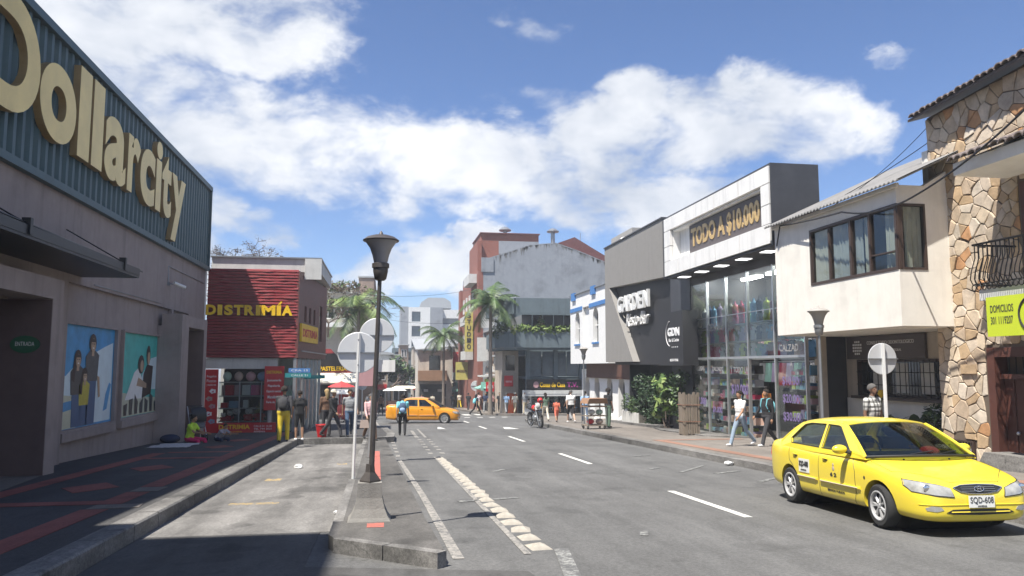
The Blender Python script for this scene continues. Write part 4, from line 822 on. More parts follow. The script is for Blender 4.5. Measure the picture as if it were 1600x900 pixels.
# cream house with bay
ch_ = thing('cream_house', 'cream rendered house with jutting upper bay, wide curtained window and fibre roof', 'house', (12.5, 18.5, G(18.5)))
F = FR(11.3)
mb = MB().mat('cream_wall')
wall_holes(mb, F, -21.2, -15.65, 2.6, 5.78, [(-19.3, -15.6, 3.86, 5.36)], -.2, 0)
FB = FF(15.65)
wall_holes(mb, FB, 11.5, 12.6, 2.6, 5.78, [(11.3, 12.0, 3.86, 5.36)], -.2, 0) if False else None
rect(mb, FB, 11.5, 12.6, 2.6, 3.86, -.2, 0); rect(mb, FB, 11.5, 12.6, 5.36, 5.78, -.2, 0); rect(mb, FB, 12.0, 12.6, 3.861, 5.359, -.2, 0)
mb.prism([(12.0, 5.781), (12.6, 5.781), (12.6, 6.15)], FB, -.2, 0)
mb.box(11.5, 13.8, 15.86, 21.2, 2.58, 2.66); mb.box(11.5, 18, 21.0, 21.2, 2.67, 5.7); mb.box(12.61, 18, 16.25, 16.45, 2.67, 6.8); mb.build('wall', ch_)
# window with frame members and curtains
def bar(u0, u1, v0, v1, n0=-.12, n1=.015): m_ = MB().mat('frame_bronze'); rect(m_, F, u0, u1, v0, v1, n0, n1); return m_
w_ = MB().mat('frame_bronze'); frame_ring(w_, F, -19.3, -15.67, 3.86, 5.36, .07, -.12, .015); rect(w_, F, -18.42, -18.37, 3.93, 5.29, -.12, .01); rect(w_, F, -17.5, -17.42, 3.93, 5.29, -.12, .01); rect(w_, F, -16.72, -16.66, 3.93, 5.29, -.12, .01); rect(w_, F, -16.71, -15.75, 4.28, 4.31, -.1, 0)
w_.box(11.3, 11.36, 15.63, 15.69, 3.87, 5.35); frame_ring(w_, FB, 11.37, 12.0, 3.86, 5.36, .05, -.1, .015); wo = w_.build('window', ch_)
for a, b in ((-19.23, -18.42), (-18.37, -17.5), (-17.42, -16.72), (-16.66, -15.74)): m_ = MB().mat('glass_clear'); rect(m_, F, a, b, 3.93, 5.29, -.06, -.05); m_.build('pane', wo)
m_ = MB().mat('glass_clear'); rect(m_, FB, 11.42, 11.95, 3.91, 5.31, -.06, -.05); m_.build('pane', wo)
def curtain(a, b, mt, n=None, v0=3.9, F_=F, d=-.13):
    m_ = MB().mat(mt); n = n or max(6, int((b-a)*26)); vs = []
    for i in range(n+1):
        u = a+(b-a)*i/n; o = d+.022*sin(i*1.9)+.01*sin(i*.7)
        vs += [F_(u, v0, o), F_(u, 5.33, o*.98)]
    m_.add(vs, [(2*i, 2*i+1, 2*i+3, 2*i+2) for i in range(n)], True); m_.build('curtain', wo)
curtain(-19.25, -18.55, 'curtain'); curtain(-18.5, -17.65, 'curtain_sheer'); curtain(-17.5, -17.1, 'curtain_sheer'); curtain(-17.05, -16.8, 'curtain'); curtain(-16.25, -15.8, 'curtain'); curtain(11.55, 12.1, 'curtain', F_=FB)
m_ = MB().mat('interior_grey'); m_.box(12.35, 12.4, 16.0, 20.9, 3.0, 5.7); m_.build('room_back', wo)
# roof: corrugated, eave at x=10.9 rising to the back
def roof_z(x): return 5.82+(x-11.1)*.46
mb = MB().mat('roof_fibre'); vs = []
y0_, y1_ = 15.2, 21.35; n = 160
for i in range(n+1):
    y_ = y0_+(y1_-y0_)*i/n; o = .02*sin(i*pi/2)+.012*(i % 2 == 0)*(-1)**(i//2)
    for x in (11.05, 14.9): vs += [(x, y_, roof_z(x)+o), (x, y_, roof_z(x)+o-.03)]
fs = []
for i in range(n):
    a = i*4; fs += [(a, a+4, a+6, a+2), (a+1, a+3, a+7, a+5), (a, a+1, a+5, a+4), (a+2, a+6, a+7, a+3)]
mb.add(vs, fs); mb.build('roof', ch_)
mb = MB().mat('cream_wall'); mb.box(11.2, 11.28, 15.5, 21.2, 5.70, 5.79); mb.build('fascia_board', ch_)
# ground floor
FG = FR(13.6)
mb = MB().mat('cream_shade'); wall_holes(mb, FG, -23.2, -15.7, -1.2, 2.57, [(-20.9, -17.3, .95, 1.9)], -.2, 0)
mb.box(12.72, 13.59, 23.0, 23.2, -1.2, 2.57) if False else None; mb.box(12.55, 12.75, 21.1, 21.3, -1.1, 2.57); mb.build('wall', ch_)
mb = MB().mat('cream_wall'); rect(mb, FG, -21.4, -16.3, -1.0, .8, .001, .06); mb.build('dado', ch_)
mb = MB().mat('banner_dark'); rect(mb, FG, -21.3, -17.9, 1.92, 2.56, .01, .08); sgc = mb.build('sign_panel', ch_)
mb = MB().mat('text_white')
for r in range(5):
    for c in range(5):
        if (r-2)**2+(c-2)**2 <= 5: mb.prism(blob(-20.95+c*.09, 2.07+r*.085, .035, .035, 6), FG, .081, .09)
mb.build('dotted_emblem', sgc)
mb = MB().mat('text_white'); textf(mb, FG, "CONSULTORIO ODONTOLOGICO", -19.3, 2.32, .1, .081, .088, 0, 2.0); textf(mb, FG, "ATENCION INTEGRAL", -19.3, 2.12, .07, .081, .088, 0, 1.4); mb.build('lettering', sgc)
mb = MB().mat('frame_bronze'); frame_ring(mb, FG, -20.9, -17.3, .88, 1.9, .07, -.15, .03); rect(mb, FG, -21.0, -17.2, .80, .88, .061, .2); w2 = mb.build('window', ch_)
mb = MB().mat('dark_glass'); rect(mb, FG, -20.83, -17.37, .95, 1.83, -.1, -.08); mb.build('pane', w2)
for k in range(3): m_ = MB().mat('white_shop'); a = -20.3+k*1.0; rect(m_, FG, a, a+.5, 1.0, 1.8, -.079, -.07); m_.build('blind', w2)
for k in range(16): m_ = MB().mat('iron'); u = -20.85+k*.235; m_.cyl(FG(u, .9, .05), FG(u+.0, 1.88, .05), .012, n=5); m_.build('window_bar', w2)
for v in (1.2, 1.55): m_ = MB().mat('iron'); m_.cyl(FG(-20.9, v, .05), FG(-17.3, v, .05), .012, n=5); m_.build('window_bar', w2)
mb = MB().mat('black_steel'); rect(mb, FG, -22.6, -21.75, 1.55, 2.1, .01, .25); mb.build('notice_box', ch_)
# low iron fence in front of the plants
fn = thing('iron_fence', 'low black iron fence in front of the planted bed by the cream house', 'fence', (12.8, 18, G(18)))
for k in range(24):
    y_ = 16.35+k*.2; m_ = MB().mat('iron'); m_.cyl((12.75, y_, G(y_)+.1), (12.75, y_+(.1 if k % 2 else -.1), G(y_)+.95), .012, n=5); m_.build('bar', fn)
for dz in (.2, .95): m_ = MB().mat('iron'); m_.cyl((12.75, 16.3, G(16.3)+dz), (12.75, 21.05, G(21)+dz), .018, n=6); m_.build('rail', fn)

# stone clad house
st = thing('stone_house', 'house faced in irregular tan and ochre stone with tiled roof, balcony and dark red door', 'house', (12.6, 14.5, G(14.5)))
F = FR(12.6)
for i_, c_ in enumerate(((.56, .46, .34), (.50, .39, .28), (.46, .33, .20), (.55, .46, .36), (.46, .25, .12), (.60, .52, .42), (.50, .41, .31))): M(f'stone_{i_}', c_, .9, var=.3, scale=3.5, bump=.8, bscale=22, dirt=.25)
mb = MB().mat('mortar'); wall_holes(mb, F, -16.2, -9.0, -1, 7.3, [(-14.75, -12.9, -1, 2.1), (-13.6, -12.4, 3.35, 5.4)], -.3, 0); mb.prism([(-16.2, 7.301), (-9, 7.301), (-9, 7.9), (-13.3, 7.75), (-16.2, 7.55)], F, -.3, 0); mb.box(12.91, 18, 9.0, 16.2, -1, 7.2); mb.build('wall', st)
def clip(poly, a, b, c):
    out = []
    for i in range(len(poly)):
        p, q = poly[i], poly[(i+1) % len(poly)]; dp, dq = a*p[0]+b*p[1]-c, a*q[0]+b*q[1]-c
        if dp <= 0: out.append(p)
        if (dp < 0) != (dq < 0) and dp != dq: t = dp/(dp-dq); out.append((p[0]+t*(q[0]-p[0]), p[1]+t*(q[1]-p[1])))
    return out
rs = random.Random(11); seeds = []
holes = [(-14.78, -12.87, -1, 2.15), (-13.65, -12.35, 3.3, 5.45), (-15.85, -15.2, -.45, .12)]
gu, gv = .262, .258
r_ = 0; v = -.65
while v < 7.55:
    u = -16.15+(.17 if r_ % 2 else 0)
    while u < -12.3:
        su, sv = u+rs.uniform(-.15, .15), v+rs.uniform(-.15, .15); seeds.append((su, sv)); u += gu
    v += gv; r_ += 1
nst = 0; wts = [rs.uniform(0, .02) for _ in seeds]; far_st = MB()
for i, (su, sv) in enumerate(seeds):
    poly = [(max(-16.2, su-.6), sv-.6), (min(-12.2, su+.6), sv-.6), (min(-12.2, su+.6), sv+.6), (max(-16.2, su-.6), sv+.6)]
    for j, (tu, tv) in enumerate(seeds):
        if j == i or abs(tu-su) > 1.0 or abs(tv-sv) > 1.0: continue
        a, b = tu-su, tv-sv; L_ = sqrt(a*a+b*b); c = (tu*tu+tv*tv-su*su-sv*sv-(wts[j]-wts[i]))/2
        poly = clip(poly, a, b, c-.0065*L_)
        if len(poly) < 3: break
    if len(poly) < 3: continue
    poly = clip(poly, 0, 1, 7.5+(su+16.2)*.07)
    poly = clip(poly, 0, -1, .72)
    bad = False
    for h in holes:
        if h[0] < su < h[1] and h[2] < sv < h[3]: bad = True
        else:
            if h[2]-.3 < sv < h[3]+.3 and h[0]-.6 < su < h[1]+.6:
                if su <= h[0]: poly = clip(poly, 1, 0, h[0]-.01)
                elif su >= h[1]: poly = clip(poly, -1, 0, -h[1]-.01)
                elif sv >= h[3]: poly = clip(poly, 0, -1, -h[3]-.01)
                elif sv <= h[2]: poly = clip(poly, 0, 1, h[2]-.01)
    if bad or len(poly) < 3: continue
    if sum(poly[k][0]*poly[(k+1) % len(poly)][1]-poly[(k+1) % len(poly)][0]*poly[k][1] for k in range(len(poly))) < .02: continue
    cx = sum(p[0] for p in poly)/len(poly); cy = sum(p[1] for p in poly)/len(poly); h_ = rs.uniform(.014, .04)
    # roughen outline
    P_ = []
    for k in range(len(poly)):
        a, b = poly[k], poly[(k+1) % len(poly)]
        P_.append((a[0]*.975+cx*.025+rs.uniform(-.006, .006), a[1]*.975+cy*.025+rs.uniform(-.006, .006)))
        if (a[0]-b[0])**2+(a[1]-b[1])**2 > .02: P_.append(((a[0]+b[0])/2*.985+cx*.015+rs.uniform(-.008, .008), (a[1]+b[1])/2*.985+cy*.015+rs.uniform(-.008, .008)))
    n = len(P_); wgt = [.24, .2, .1, .2, .08, .1, .08]; tone = mnoise.noise(Vector((su*.9, sv*.9, 3)))
    mt = rs.choices(range(7), [.24, .2+max(0, tone)*.3, .14+max(0, tone)*.5, .18, .05+max(0, tone)*.4, .12, .16])[0]
    m_ = (MB() if su < -13.15 and nst < 298 else far_st).mat(f'stone_{mt}'); tl = (rs.uniform(-.06, .06), rs.uniform(-.06, .06))
    vs = [F(u, v, .001) for u, v in P_]+[F(u, v, h_*.75+(u-cx)*tl[0]+(v-cy)*tl[1]) for u, v in P_]+[F(cx+(u-cx)*.9, cy+(v-cy)*.9, h_+(u-cx)*tl[0]+(v-cy)*tl[1]) for u, v in P_]
    m_.add(vs, [(k, (k+1) % n, n+(k+1) % n, n+k) for k in range(n)]+[(n+k, n+(k+1) % n, 2*n+(k+1) % n, 2*n+k) for k in range(n)]+[tuple(range(2*n, 3*n))])
    if m_ is not far_st: m_.build('stone', st); nst += 1
tag(far_st.build('stone', st), kind='stuff'); print('STONES', nst)
# roof tiles
def tiles(root, x0, x1, y0, y1, z0, rise, pitch, mt='roof_tile', zy=0, n_rows=2):
    """barrel tiles in courses running up from the eave (x0) and along y"""
    me = None; n = int((y1-y0)/pitch)
    m_ = MB().mat(mt); k = 7; L_ = (x1-x0)/n_rows+.05; vs = []
    for e, (x, dz) in enumerate(((0, 0), (L_, rise*L_))):
        for i in range(k): t = pi*i/(k-1); vs.append((x, -cos(t)*pitch*.56, dz+sin(t)*pitch*.42)); 
        for i in range(k): t = pi*i/(k-1); vs.append((x, -cos(t)*pitch*.46, dz+sin(t)*pitch*.34-.01))
    fs = [(i, i+1, i+1+2*k, i+2*k) for i in range(k-1)]+[(k+i, k+i+2*k, k+i+1+2*k, k+i+1) for i in range(k-1)]+[(i, k+i, k+i+1, i+1) for i in range(k-1)]
    m_.add(vs, fs, True); me = m_.mesh('roof_tile')
    for j in range(n_rows):
        for i in range(n):
            y_ = y0+(i+.5)*pitch; x = x0+j*(x1-x0)/n_rows
            o = link('roof_tile', me, root, Vector((x, y_, z0+(x-x0)*rise+(y_-y0)*zy+.012*((i*7+j*3) % 3)))-org(root)); o.rotation_euler = (random.uniform(-.03, .03), 0, random.uniform(-.04, .04))
# main roof follows the rake: higher toward the camera
mb = MB().mat('frame_bronze'); mb.hexa([(12.25, 9, 8.0), (17, 9, 9.4), (17, 16.4, 8.9), (12.25, 16.4, 7.5), (12.25, 9, 8.06), (17, 9, 9.46), (17, 16.4, 8.96), (12.25, 16.4, 7.56)]); mb.build('roof_deck', st)
tiles(st, 12.2, 15.0, 12.5, 16.45, 7.82, .3, .19, zy=-.068)
# balcony roof, balcony
mb = MB().mat('cream_wall'); mb.hexa([(11.35, 9.5, 5.55), (12.59, 9.5, 5.55), (12.59, 13.9, 5.55), (11.35, 13.9, 5.55), (11.35, 9.5, 5.8), (12.59, 9.5, 6.3), (12.59, 13.9, 6.3), (11.35, 13.9, 5.8)]); mb.build('balcony_roof', st)
tiles(st, 11.2, 12.55, 11.6, 14.0, 5.82, .38, .19, n_rows=2)
mb = MB().mat('white_paint'); mb.box(11.65, 12.59, 9.5, 13.75, 3.0, 3.22); mb.build('balcony_slab', st)
mb = MB().mat('iron'); 
for z in (3.32, 4.12): m_ = MB().mat('iron'); m_.tube([(12.58, 13.8, z), (11.6, 13.8, z), (11.6, 9.5, z)], .022, 6); m_.build('balcony_rail', st)
k = 0; y_ = 13.75
bal = None
while y_ > 11.2:
    if bal is None:
        m_ = MB().mat('iron'); pts = [(0, 0, .83), (-.0, 0, .55), (-.10, 0, .28), (-.13, 0, .12), (-.07, 0, 0), (.02, 0, .02)]; m_.tube(pts, .011, 5); bal = m_.mesh('baluster')
    link('baluster', bal, st, Vector((11.6, y_, 3.3))-st.location); y_ -= .11
for j in range(8): link('baluster', bal, st, Vector((11.72+.11*j, 13.8, 3.3))-st.location, rz=-pi/2)
scr = None
y_ = 13.7
while y_ > 11.2:
    if scr is None: m_ = MB().mat('iron'); m_.tube([(0, .055*cos(t), .06*sin(t)) for t in np.linspace(0, 2*pi, 11)[:-1]], .01, 5, closed=True); scr = m_.mesh('scroll')
    link('scroll', scr, st, Vector((11.5, y_, 3.25))-st.location); y_ -= .13
mb = MB().mat('lime_sign'); mb.box(11.40, 11.46, 10.0, 13.3, 2.27, 3.02); ls = mb.build('shop_sign', st)
F3 = FR(11.40); mb = MB().mat('interior_dark'); text(mb, F3, "DOMICILIOS", -13.2, -12.65, 2.72, 2.86, .001, .006); text(mb, F3, "301 1119207", -13.2, -12.67, 2.50, 2.64, .001, .006); mb.build('lettering', ls)
m_ = MB().mat('interior_dark'); m_.tube([F3(-12.2+.32*cos(t), 2.65+.32*sin(t), .01) for t in np.linspace(0, 2*pi, 29)[:-1]], .02, 5, closed=True); m_.build('emblem_ring', ls)
mb = MB().mat('door_red'); rect(mb, F, -14.75, -14.55, -1, 2.1, -.29, .02); rect(mb, F, -14.54, -12.9, 1.9, 2.1, -.29, .02); rect(mb, F, -14.54, -12.9, 1.45, 1.55, -.26, -.1); dr = mb.build('door_frame', st)
for k in range(6): m_ = MB().mat('door_red'); rect(m_, F, -14.53+k*.27, -14.28+k*.27, -1, 1.44, -.26, -.18-.01*(k % 2)); m_.build('door_board', dr)
for k in range(9): m_ = MB().mat('iron'); m_.cyl(F(-14.4+k*.18, 1.55, -.2), F(-14.4+k*.18, 1.9, -.2), .012, n=5); m_.build('door_bar', dr)
mb = MB().mat('alu'); mb.ball(F(-14.2, .35, -.14), .04); mb.build('door_knob', dr)
mb = MB().mat('kerb'); mb.hexa([(11.9, 13.0, -.8), (12.59, 13.0, -.8), (12.59, 14.7, -.8), (11.9, 14.7, -.8), (12.0, 13.0, -.02), (12.59, 13.0, -.02), (12.59, 14.3, -.02), (12.0, 14.3, -.02)]); mb.build('door_step', st)
mb = MB().mat('frame_bronze'); frame_ring(mb, F, -15.83, -15.22, -.43, .1, .035, .0, .07); vg = mb.build('vent_grille', st)
for k in range(6): m_ = MB().mat('frame_bronze'); rect(m_, F, -15.74+k*.085, -15.71+k*.085, -.39, .06, .02, .05); m_.build('grille_bar', vg)
for v in (-.18, ): m_ = MB().mat('frame_bronze'); rect(m_, F, -15.79, -15.26, v, v+.025, .051, .06); m_.build('grille_bar', vg)
m_ = MB().mat('white_paint'); rect(m_, F, -15.79, -15.26, -.39, .06, .004, .015); m_.build('grille_back', vg)
mb = MB().mat('stone_2'); rect(mb, F, -15.45, -15.0, 1.55, 1.75, .066, .085); mb.build('name_plaque', st)
mb = MB().mat('white_paint'); rect(mb, F, -13.35, -13.15, 3.35, 5.4, -.1, .03); mb.build('pilaster', st); mb = MB().mat('door_red'); rect(mb, F, -13.6, -13.45, 3.35, 5.4, -.2, .02); mb.build('window_frame', st)
mb = MB().mat('dark_glass'); rect(mb, F, -13.44, -12.4, 3.35, 5.4, -.25, -.22); mb.build('pane', st)
# wires
def wire(pts, r, lab):
    out = []
    for (a, b, sag) in pts:
        a, b = Vector(a), Vector(b)
        for i in range(12): t = i/12; p = a.lerp(b, t); p.z -= sag*4*t*(1-t); out.append(p)
    out.append(Vector(pts[-1][1])); m_ = MB().mat('black_steel'); m_.tube(out, r, 5); tag(m_.build('cable', loc=pts[0][0]), lab, 'cable', 'overhead cables at the cream house')
wire([((11.25, 21.0, 5.2), (11.15, 20.6, 5.72), .0), ((11.15, 20.6, 5.72), (10.95, 17.2, 5.45), .03), ((10.95, 17.2, 5.45), (11.1, 14.6, 5.35), .18), ((11.1, 14.6, 5.35), (11.2, 11.8, 6.3), .1)], .022, 'thick black cable bundle sagging along the cream house eave to the balcony roof')
wire([((11.2, 20.5, 5.75), (12.62, 16.1, 7.0), .15)], .01, 'thin cable rising from the eave to the upper stone wall corner')
wire([((11.3, 20.0, 5.75), (12.62, 16.1, 7.4), .35)], .008, 'thinnest cable rising from the eave to the stone roof corner')
# ================================================================== beyond the crossing, right
M('plaster_blue', (.26, .275, .30), .9, var=.07, streak=.12, dirt=.25); M('teal_grey', (.115, .15, .165), .8, var=.1, streak=.3); brickmat('brick_red', (.27, .085, .06), (.22, .07, .05), (.22, .12, .09)); M('beige_pl', (.42, .36, .29), .9, streak=.25, dirt=.2)
M('sign_mag', (.5, .05, .3), .5); M('door_orange', (.55, .10, .03), .6); M('stone_dark', (.17, .17, .17), .95); M('sign_yellow', (.50, .45, .12), .6); M('sign_mint', (.22, .45, .38), .6); M('brick_brown', (.30, .17, .10), .85); M('panel_glass', (.09, .12, .14), .12, var=.2, spec=.8)
gb_ = thing('gable_building', 'big blue grey blank gable wall with mould stains and red brick side', 'building', (15, 80, G(80)))
mb = MB().mat('plaster_blue'); mb.prism([(9.4, -3), (24, -3), (24, 11.0), (21.6, 12.2), (19, 13.2), (16.7, 13.95), (14.0, 13.7), (9.4, 12.1)], FF(75), -20, 0); mb.build('wall', gb_)
mb = MB().mat('stone_dark'); FGB = FF(75)
rr = random.Random(4)
for k in range(110):
    u = rr.uniform(9.6, 22); top = np.interp(u, [9.4, 14, 16.7, 19, 21.6, 24], [12.1, 13.7, 13.95, 13.2, 12.2, 11]); w_ = rr.uniform(.04, .16); h_ = rr.uniform(.1, .8)*(1.4 if u < 13.5 else .8)
    mb.prism([(u-w_, top-.1), (u+w_, top-.1), (u+w_*.6, top-h_*.5), (u+w_*.2, top-h_), (u-w_*.5, top-h_*.6)], FGB, .004, .008)
tag(mb.build('mould_stain', gb_), kind='stuff')
mb = MB().mat('brown_tile'); mb.prism([(16.9, 13.96), (18.6, 14.6), (24, 11.5), (24, 11.01), (21.6, 12.25), (19, 13.25)], FF(75.2), -6, 0); mb.build('roof', gb_)
mb = MB().mat('brick_red'); mb.box(8.9, 9.39, 75, 90, -3, 11.0); mb.box(9.41, 15.3, 77, 84, 12.5, 15.0); mb.box(8.6, 9.38, 90, 92, -3, 10.5); mb.box(9.0, 9.42, 76.5, 84, 11.01, 14.2); mb.build('brick_wall', gb_)
mb = MB().mat('plaster_blue'); mb.box(11.2, 15.31, 76.9, 76.99, 13, 14.3); mb.box(9.2, 10.4, 74.9, 74.99, 10.9, 12.3); mb.build('render_panel', gb_)
mb = MB().mat('brown_tile'); mb.box(9.3, 15.4, 76.8, 84, 15.01, 15.12); mb.build('roof_edge', gb_)
for x in (12.0, 17.0): m_ = MB().mat('grey_metal'); m_.cyl((x, 78, 14.3), (x, 78, 15.6), .22, n=8); m_.lathe([(.6, 15.5), (.65, 15.6), (.35, 15.85), (.05, 15.95)], (x, 78, 0), 12); m_.build('roof_vent', gb_)
m_ = MB().mat('grey_metal'); m_.cyl((19.4, 76, 13.5), (19.4, 76, 15.2), .03, n=5); m_.build('aerial', gb_)
for k in range(4):
    winpart(gb_, FR(8.9), -80-k*3, -78.8-k*3, 7.6, 9.2); winpart(gb_, FR(8.9), -80-k*3, -78.8-k*3, 3.5, 5.2)
for (z, y_) in ((9.9, 76), (6.0, 80), (2.4, 79)): m_ = MB().mat('white_shop'); m_.box(8.1, 8.88, y_, y_+5, z, z+.9); m_.build('balcony', gb_)
# Casa corner building
ca = thing('homeware_shop_building', 'blue grey corner building with planted wraparound balcony over a glazed homeware shop', 'shop building', (13, 62, G(62)))
FC = FF(60)
mb = MB().mat('teal_grey')
mb.box(10.9, 20, 66.5, 74.9, -2.8, 6.4); 
for x in (10.9, 13.1, 15.2): mb.box(x, x+.32, 60, 60.3, -2.3, 3.3)
mb.box(15.52, 20, 60, 66, -2.5, 6.6); mb.box(10.9, 15.2, 60.31, 66.4, .75, .9); mb.build('wall', ca)
plan = [(8.75, 66.4), (8.75, 61.2), (9.9, 58.9), (15.5, 58.9), (15.5, 60.4), (11, 60.4), (11, 66.4)]
def planp(mb, z0, z1, pl=plan, s=0): return mb.prism(pl, lambda u, v, t: (u, v, t), z0, z1)
m_ = MB().mat('teal_grey'); planp(m_, 3.0, 3.15); m_.build('balcony_slab', ca)
def edge(name, z0, z1, th, mt):
    for a, b in zip(plan[:4], plan[1:4]):
        m_ = MB().mat(mt); d = Vector((b[0]-a[0], b[1]-a[1])).normalized(); nn = Vector((d.y, -d.x))*-1; 
        p = [a, b, (b[0]+nn.x*-th, b[1]+nn.y*-th), (a[0]+nn.x*-th, a[1]+nn.y*-th)]
        m_.prism(p, lambda u, v, t: (u, v, t), z0, z1); m_.build(name, ca)
edge('balcony_parapet', 3.16, 4.35, .15, 'teal_grey'); edge('roof_band', 5.75, 6.95, .2, 'teal_grey'); edge('trim', 4.36, 4.44, -.08, 'plaster_blue'); edge('trim', 6.96, 7.05, -.1, 'plaster_blue')
m_ = MB().mat('teal_grey'); planp(m_, 6.4, 6.6); m_.build('roof', ca)
for k in range(6): m_ = MB().mat('dark_glass'); rect(m_, FF(60.2), 10.6+k*.85, 11.4+k*.85, 3.2, 5.75, -.05, 0); m_.build('balcony_window', ca)
m_ = MB().mat('panel_glass'); m_.box(10.6, 10.7, 60.3, 66, 3.2, 5.75); m_.build('balcony_window', ca)
for k in range(4): m_ = MB().mat('panel_glass'); rect(m_, FC, 11.25+k*.98, 12.15+k*.98, .95, 2.9, -.25, -.2); m_.build('window', ca)
m_ = MB().mat('white_shop'); m_.box(10.7, 16.3, 59.3, 59.99, -.55, -.38); m_.box(10.7, 16.3, 59.28, 59.33, -.37, -.1); m_.build('canopy', ca)
m_ = MB().mat('sign_black'); rect(m_, FC, 10.85, 16.2, -.05, .72, .3, .4); cs = m_.build('shop_sign', ca)
m_ = MB().mat('yellow_sign'); text(m_, FC, "Cosas de Casa", 11.9, 13.9, .12, .5, .401, .42, .03); m_.build('lettering', cs)
m_ = MB().mat('sign_mag'); text(m_, FC, "T.V.", 14.05, 14.9, .12, .5, .401, .42, .03); m_.build('lettering', cs)
m_ = MB().mat('bag_pinky'); m_.prism(blob(11.6, .32, .22, .25), FC, .401, .42); m_.build('emblem', cs)
for k in range(3): 
    f = MB().mat('black_steel'); frame_ring(f, FC, 11.3+k*1.3, 12.55+k*1.3, -2.0, -.6, .06, -.2, -.12); fo = f.build('shop_window', ca); g = MB().mat('dark_glass'); rect(g, FC, 11.36+k*1.3, 12.49+k*1.3, -1.94, -.66, -.18, -.16); g.build('pane', fo)
    for j in range(4): g = MB().mat(random.choice(['interior_grey', 'bag_blue', 'wood_x'][:2])); rect(g, FC, 11.45+k*1.3, 12.4+k*1.3, -1.8+j*.3, -1.74+j*.3, -.155, -.15); g.build('display_shelf', fo)
m_ = MB().mat('wall_white'); m_.box(10.6, 11.25, 59.7, 59.99, -2.3, -.1); m_.box(15.2, 15.6, 59.6, 59.99, -2.3, -.56); m_.build('pier', ca)
# next door: orange door, cream pier
nd = thing('narrow_shop_building', 'narrow shop with bright orange door and red sign beside the homeware shop', 'shop building', (10.3, 62, G(62)))
m_ = MB().mat('beige_pl'); m_.box(9.3, 10.59, 61.8, 66, -2.4, 2.95); m_.build('wall', nd); m_ = MB().mat('door_orange'); rect(m_, FF(61.8), 9.7, 10.45, -2.2, -.4, .0021, .06); m_.build('door', nd); m_ = MB().mat('banner_red'); rect(m_, FF(61.8), 9.4, 10.1, .15, 1.0, .3, .4); sg = m_.build('sign', nd); m_ = MB().mat('text_white'); text(m_, FF(61.8), "VENTAS", 9.5, 10.0, .45, .6, .401, .41); m_.build('lettering', sg)
# row of shops along the far right pavement
spec = [ # y0,y1,x,height,mat,label
 (66.5, 71, 9.9, 5.0, 'beige_pl', 'stained beige shop house with projecting sign boxes'), (71.2, 74.9, 9.7, 7.5, 'wall_brown', 'brown rendered shop house below the palm'),
 (92.2, 100, 9.2, 6.5, 'wall_white', 'white shop house past the brick building'), (100.2, 112, 8.9, 8, 'beige_pl', 'beige three storey block far up the right side'), (112.5, 132, 9.0, 9.5, 'wall_brown', 'brown block at the far end of the right row')]
for y0, y1, x, h, mt, lab in spec:
    t = thing('shop_house', lab, 'building', (x, (y0+y1)/2, G((y0+y1)/2)), 0, 'shop houses along the far right pavement'); z_ = G(y1)
    m_ = MB().mat(mt); m_.box(x, x+8, y0, y1, z_-.3, z_+h); m_.build('wall', t)
    m_ = MB().mat('roof_metal'); m_.box(x-.3, x+8, y0-.05, y1+.05, z_+h+.002, z_+h+.15); m_.build('roof', t)
    F = FR(x); m_ = MB().mat('interior_dark'); rect(m_, F, -y1+.3, -y0-.3, z_, z_+2.3, .003, .03); m_.build('shop_opening', t)
    m_ = MB().mat(random.choice(['banner_red', 'sign_yellow', 'sign_mint'])); rect(m_, F, -y1+.3, -y0-.3, z_+2.5, z_+3.1, .003, .2); m_.build('shop_sign', t)
    k = y0+.7
    while k < y1-1.4: winpart(t, F, -k-1.1, -k, z_+3.6, z_+4.9); k += 2.2
    m_ = MB().mat('white_shop'); m_.box(x-.9, x-.01, y0+.5, y1-.5, z_+3.3, z_+3.45); m_.build('balcony', t)
    winpart(t, FF(y0), x+.3, x+1.3, z_+3.6, z_+4.8)
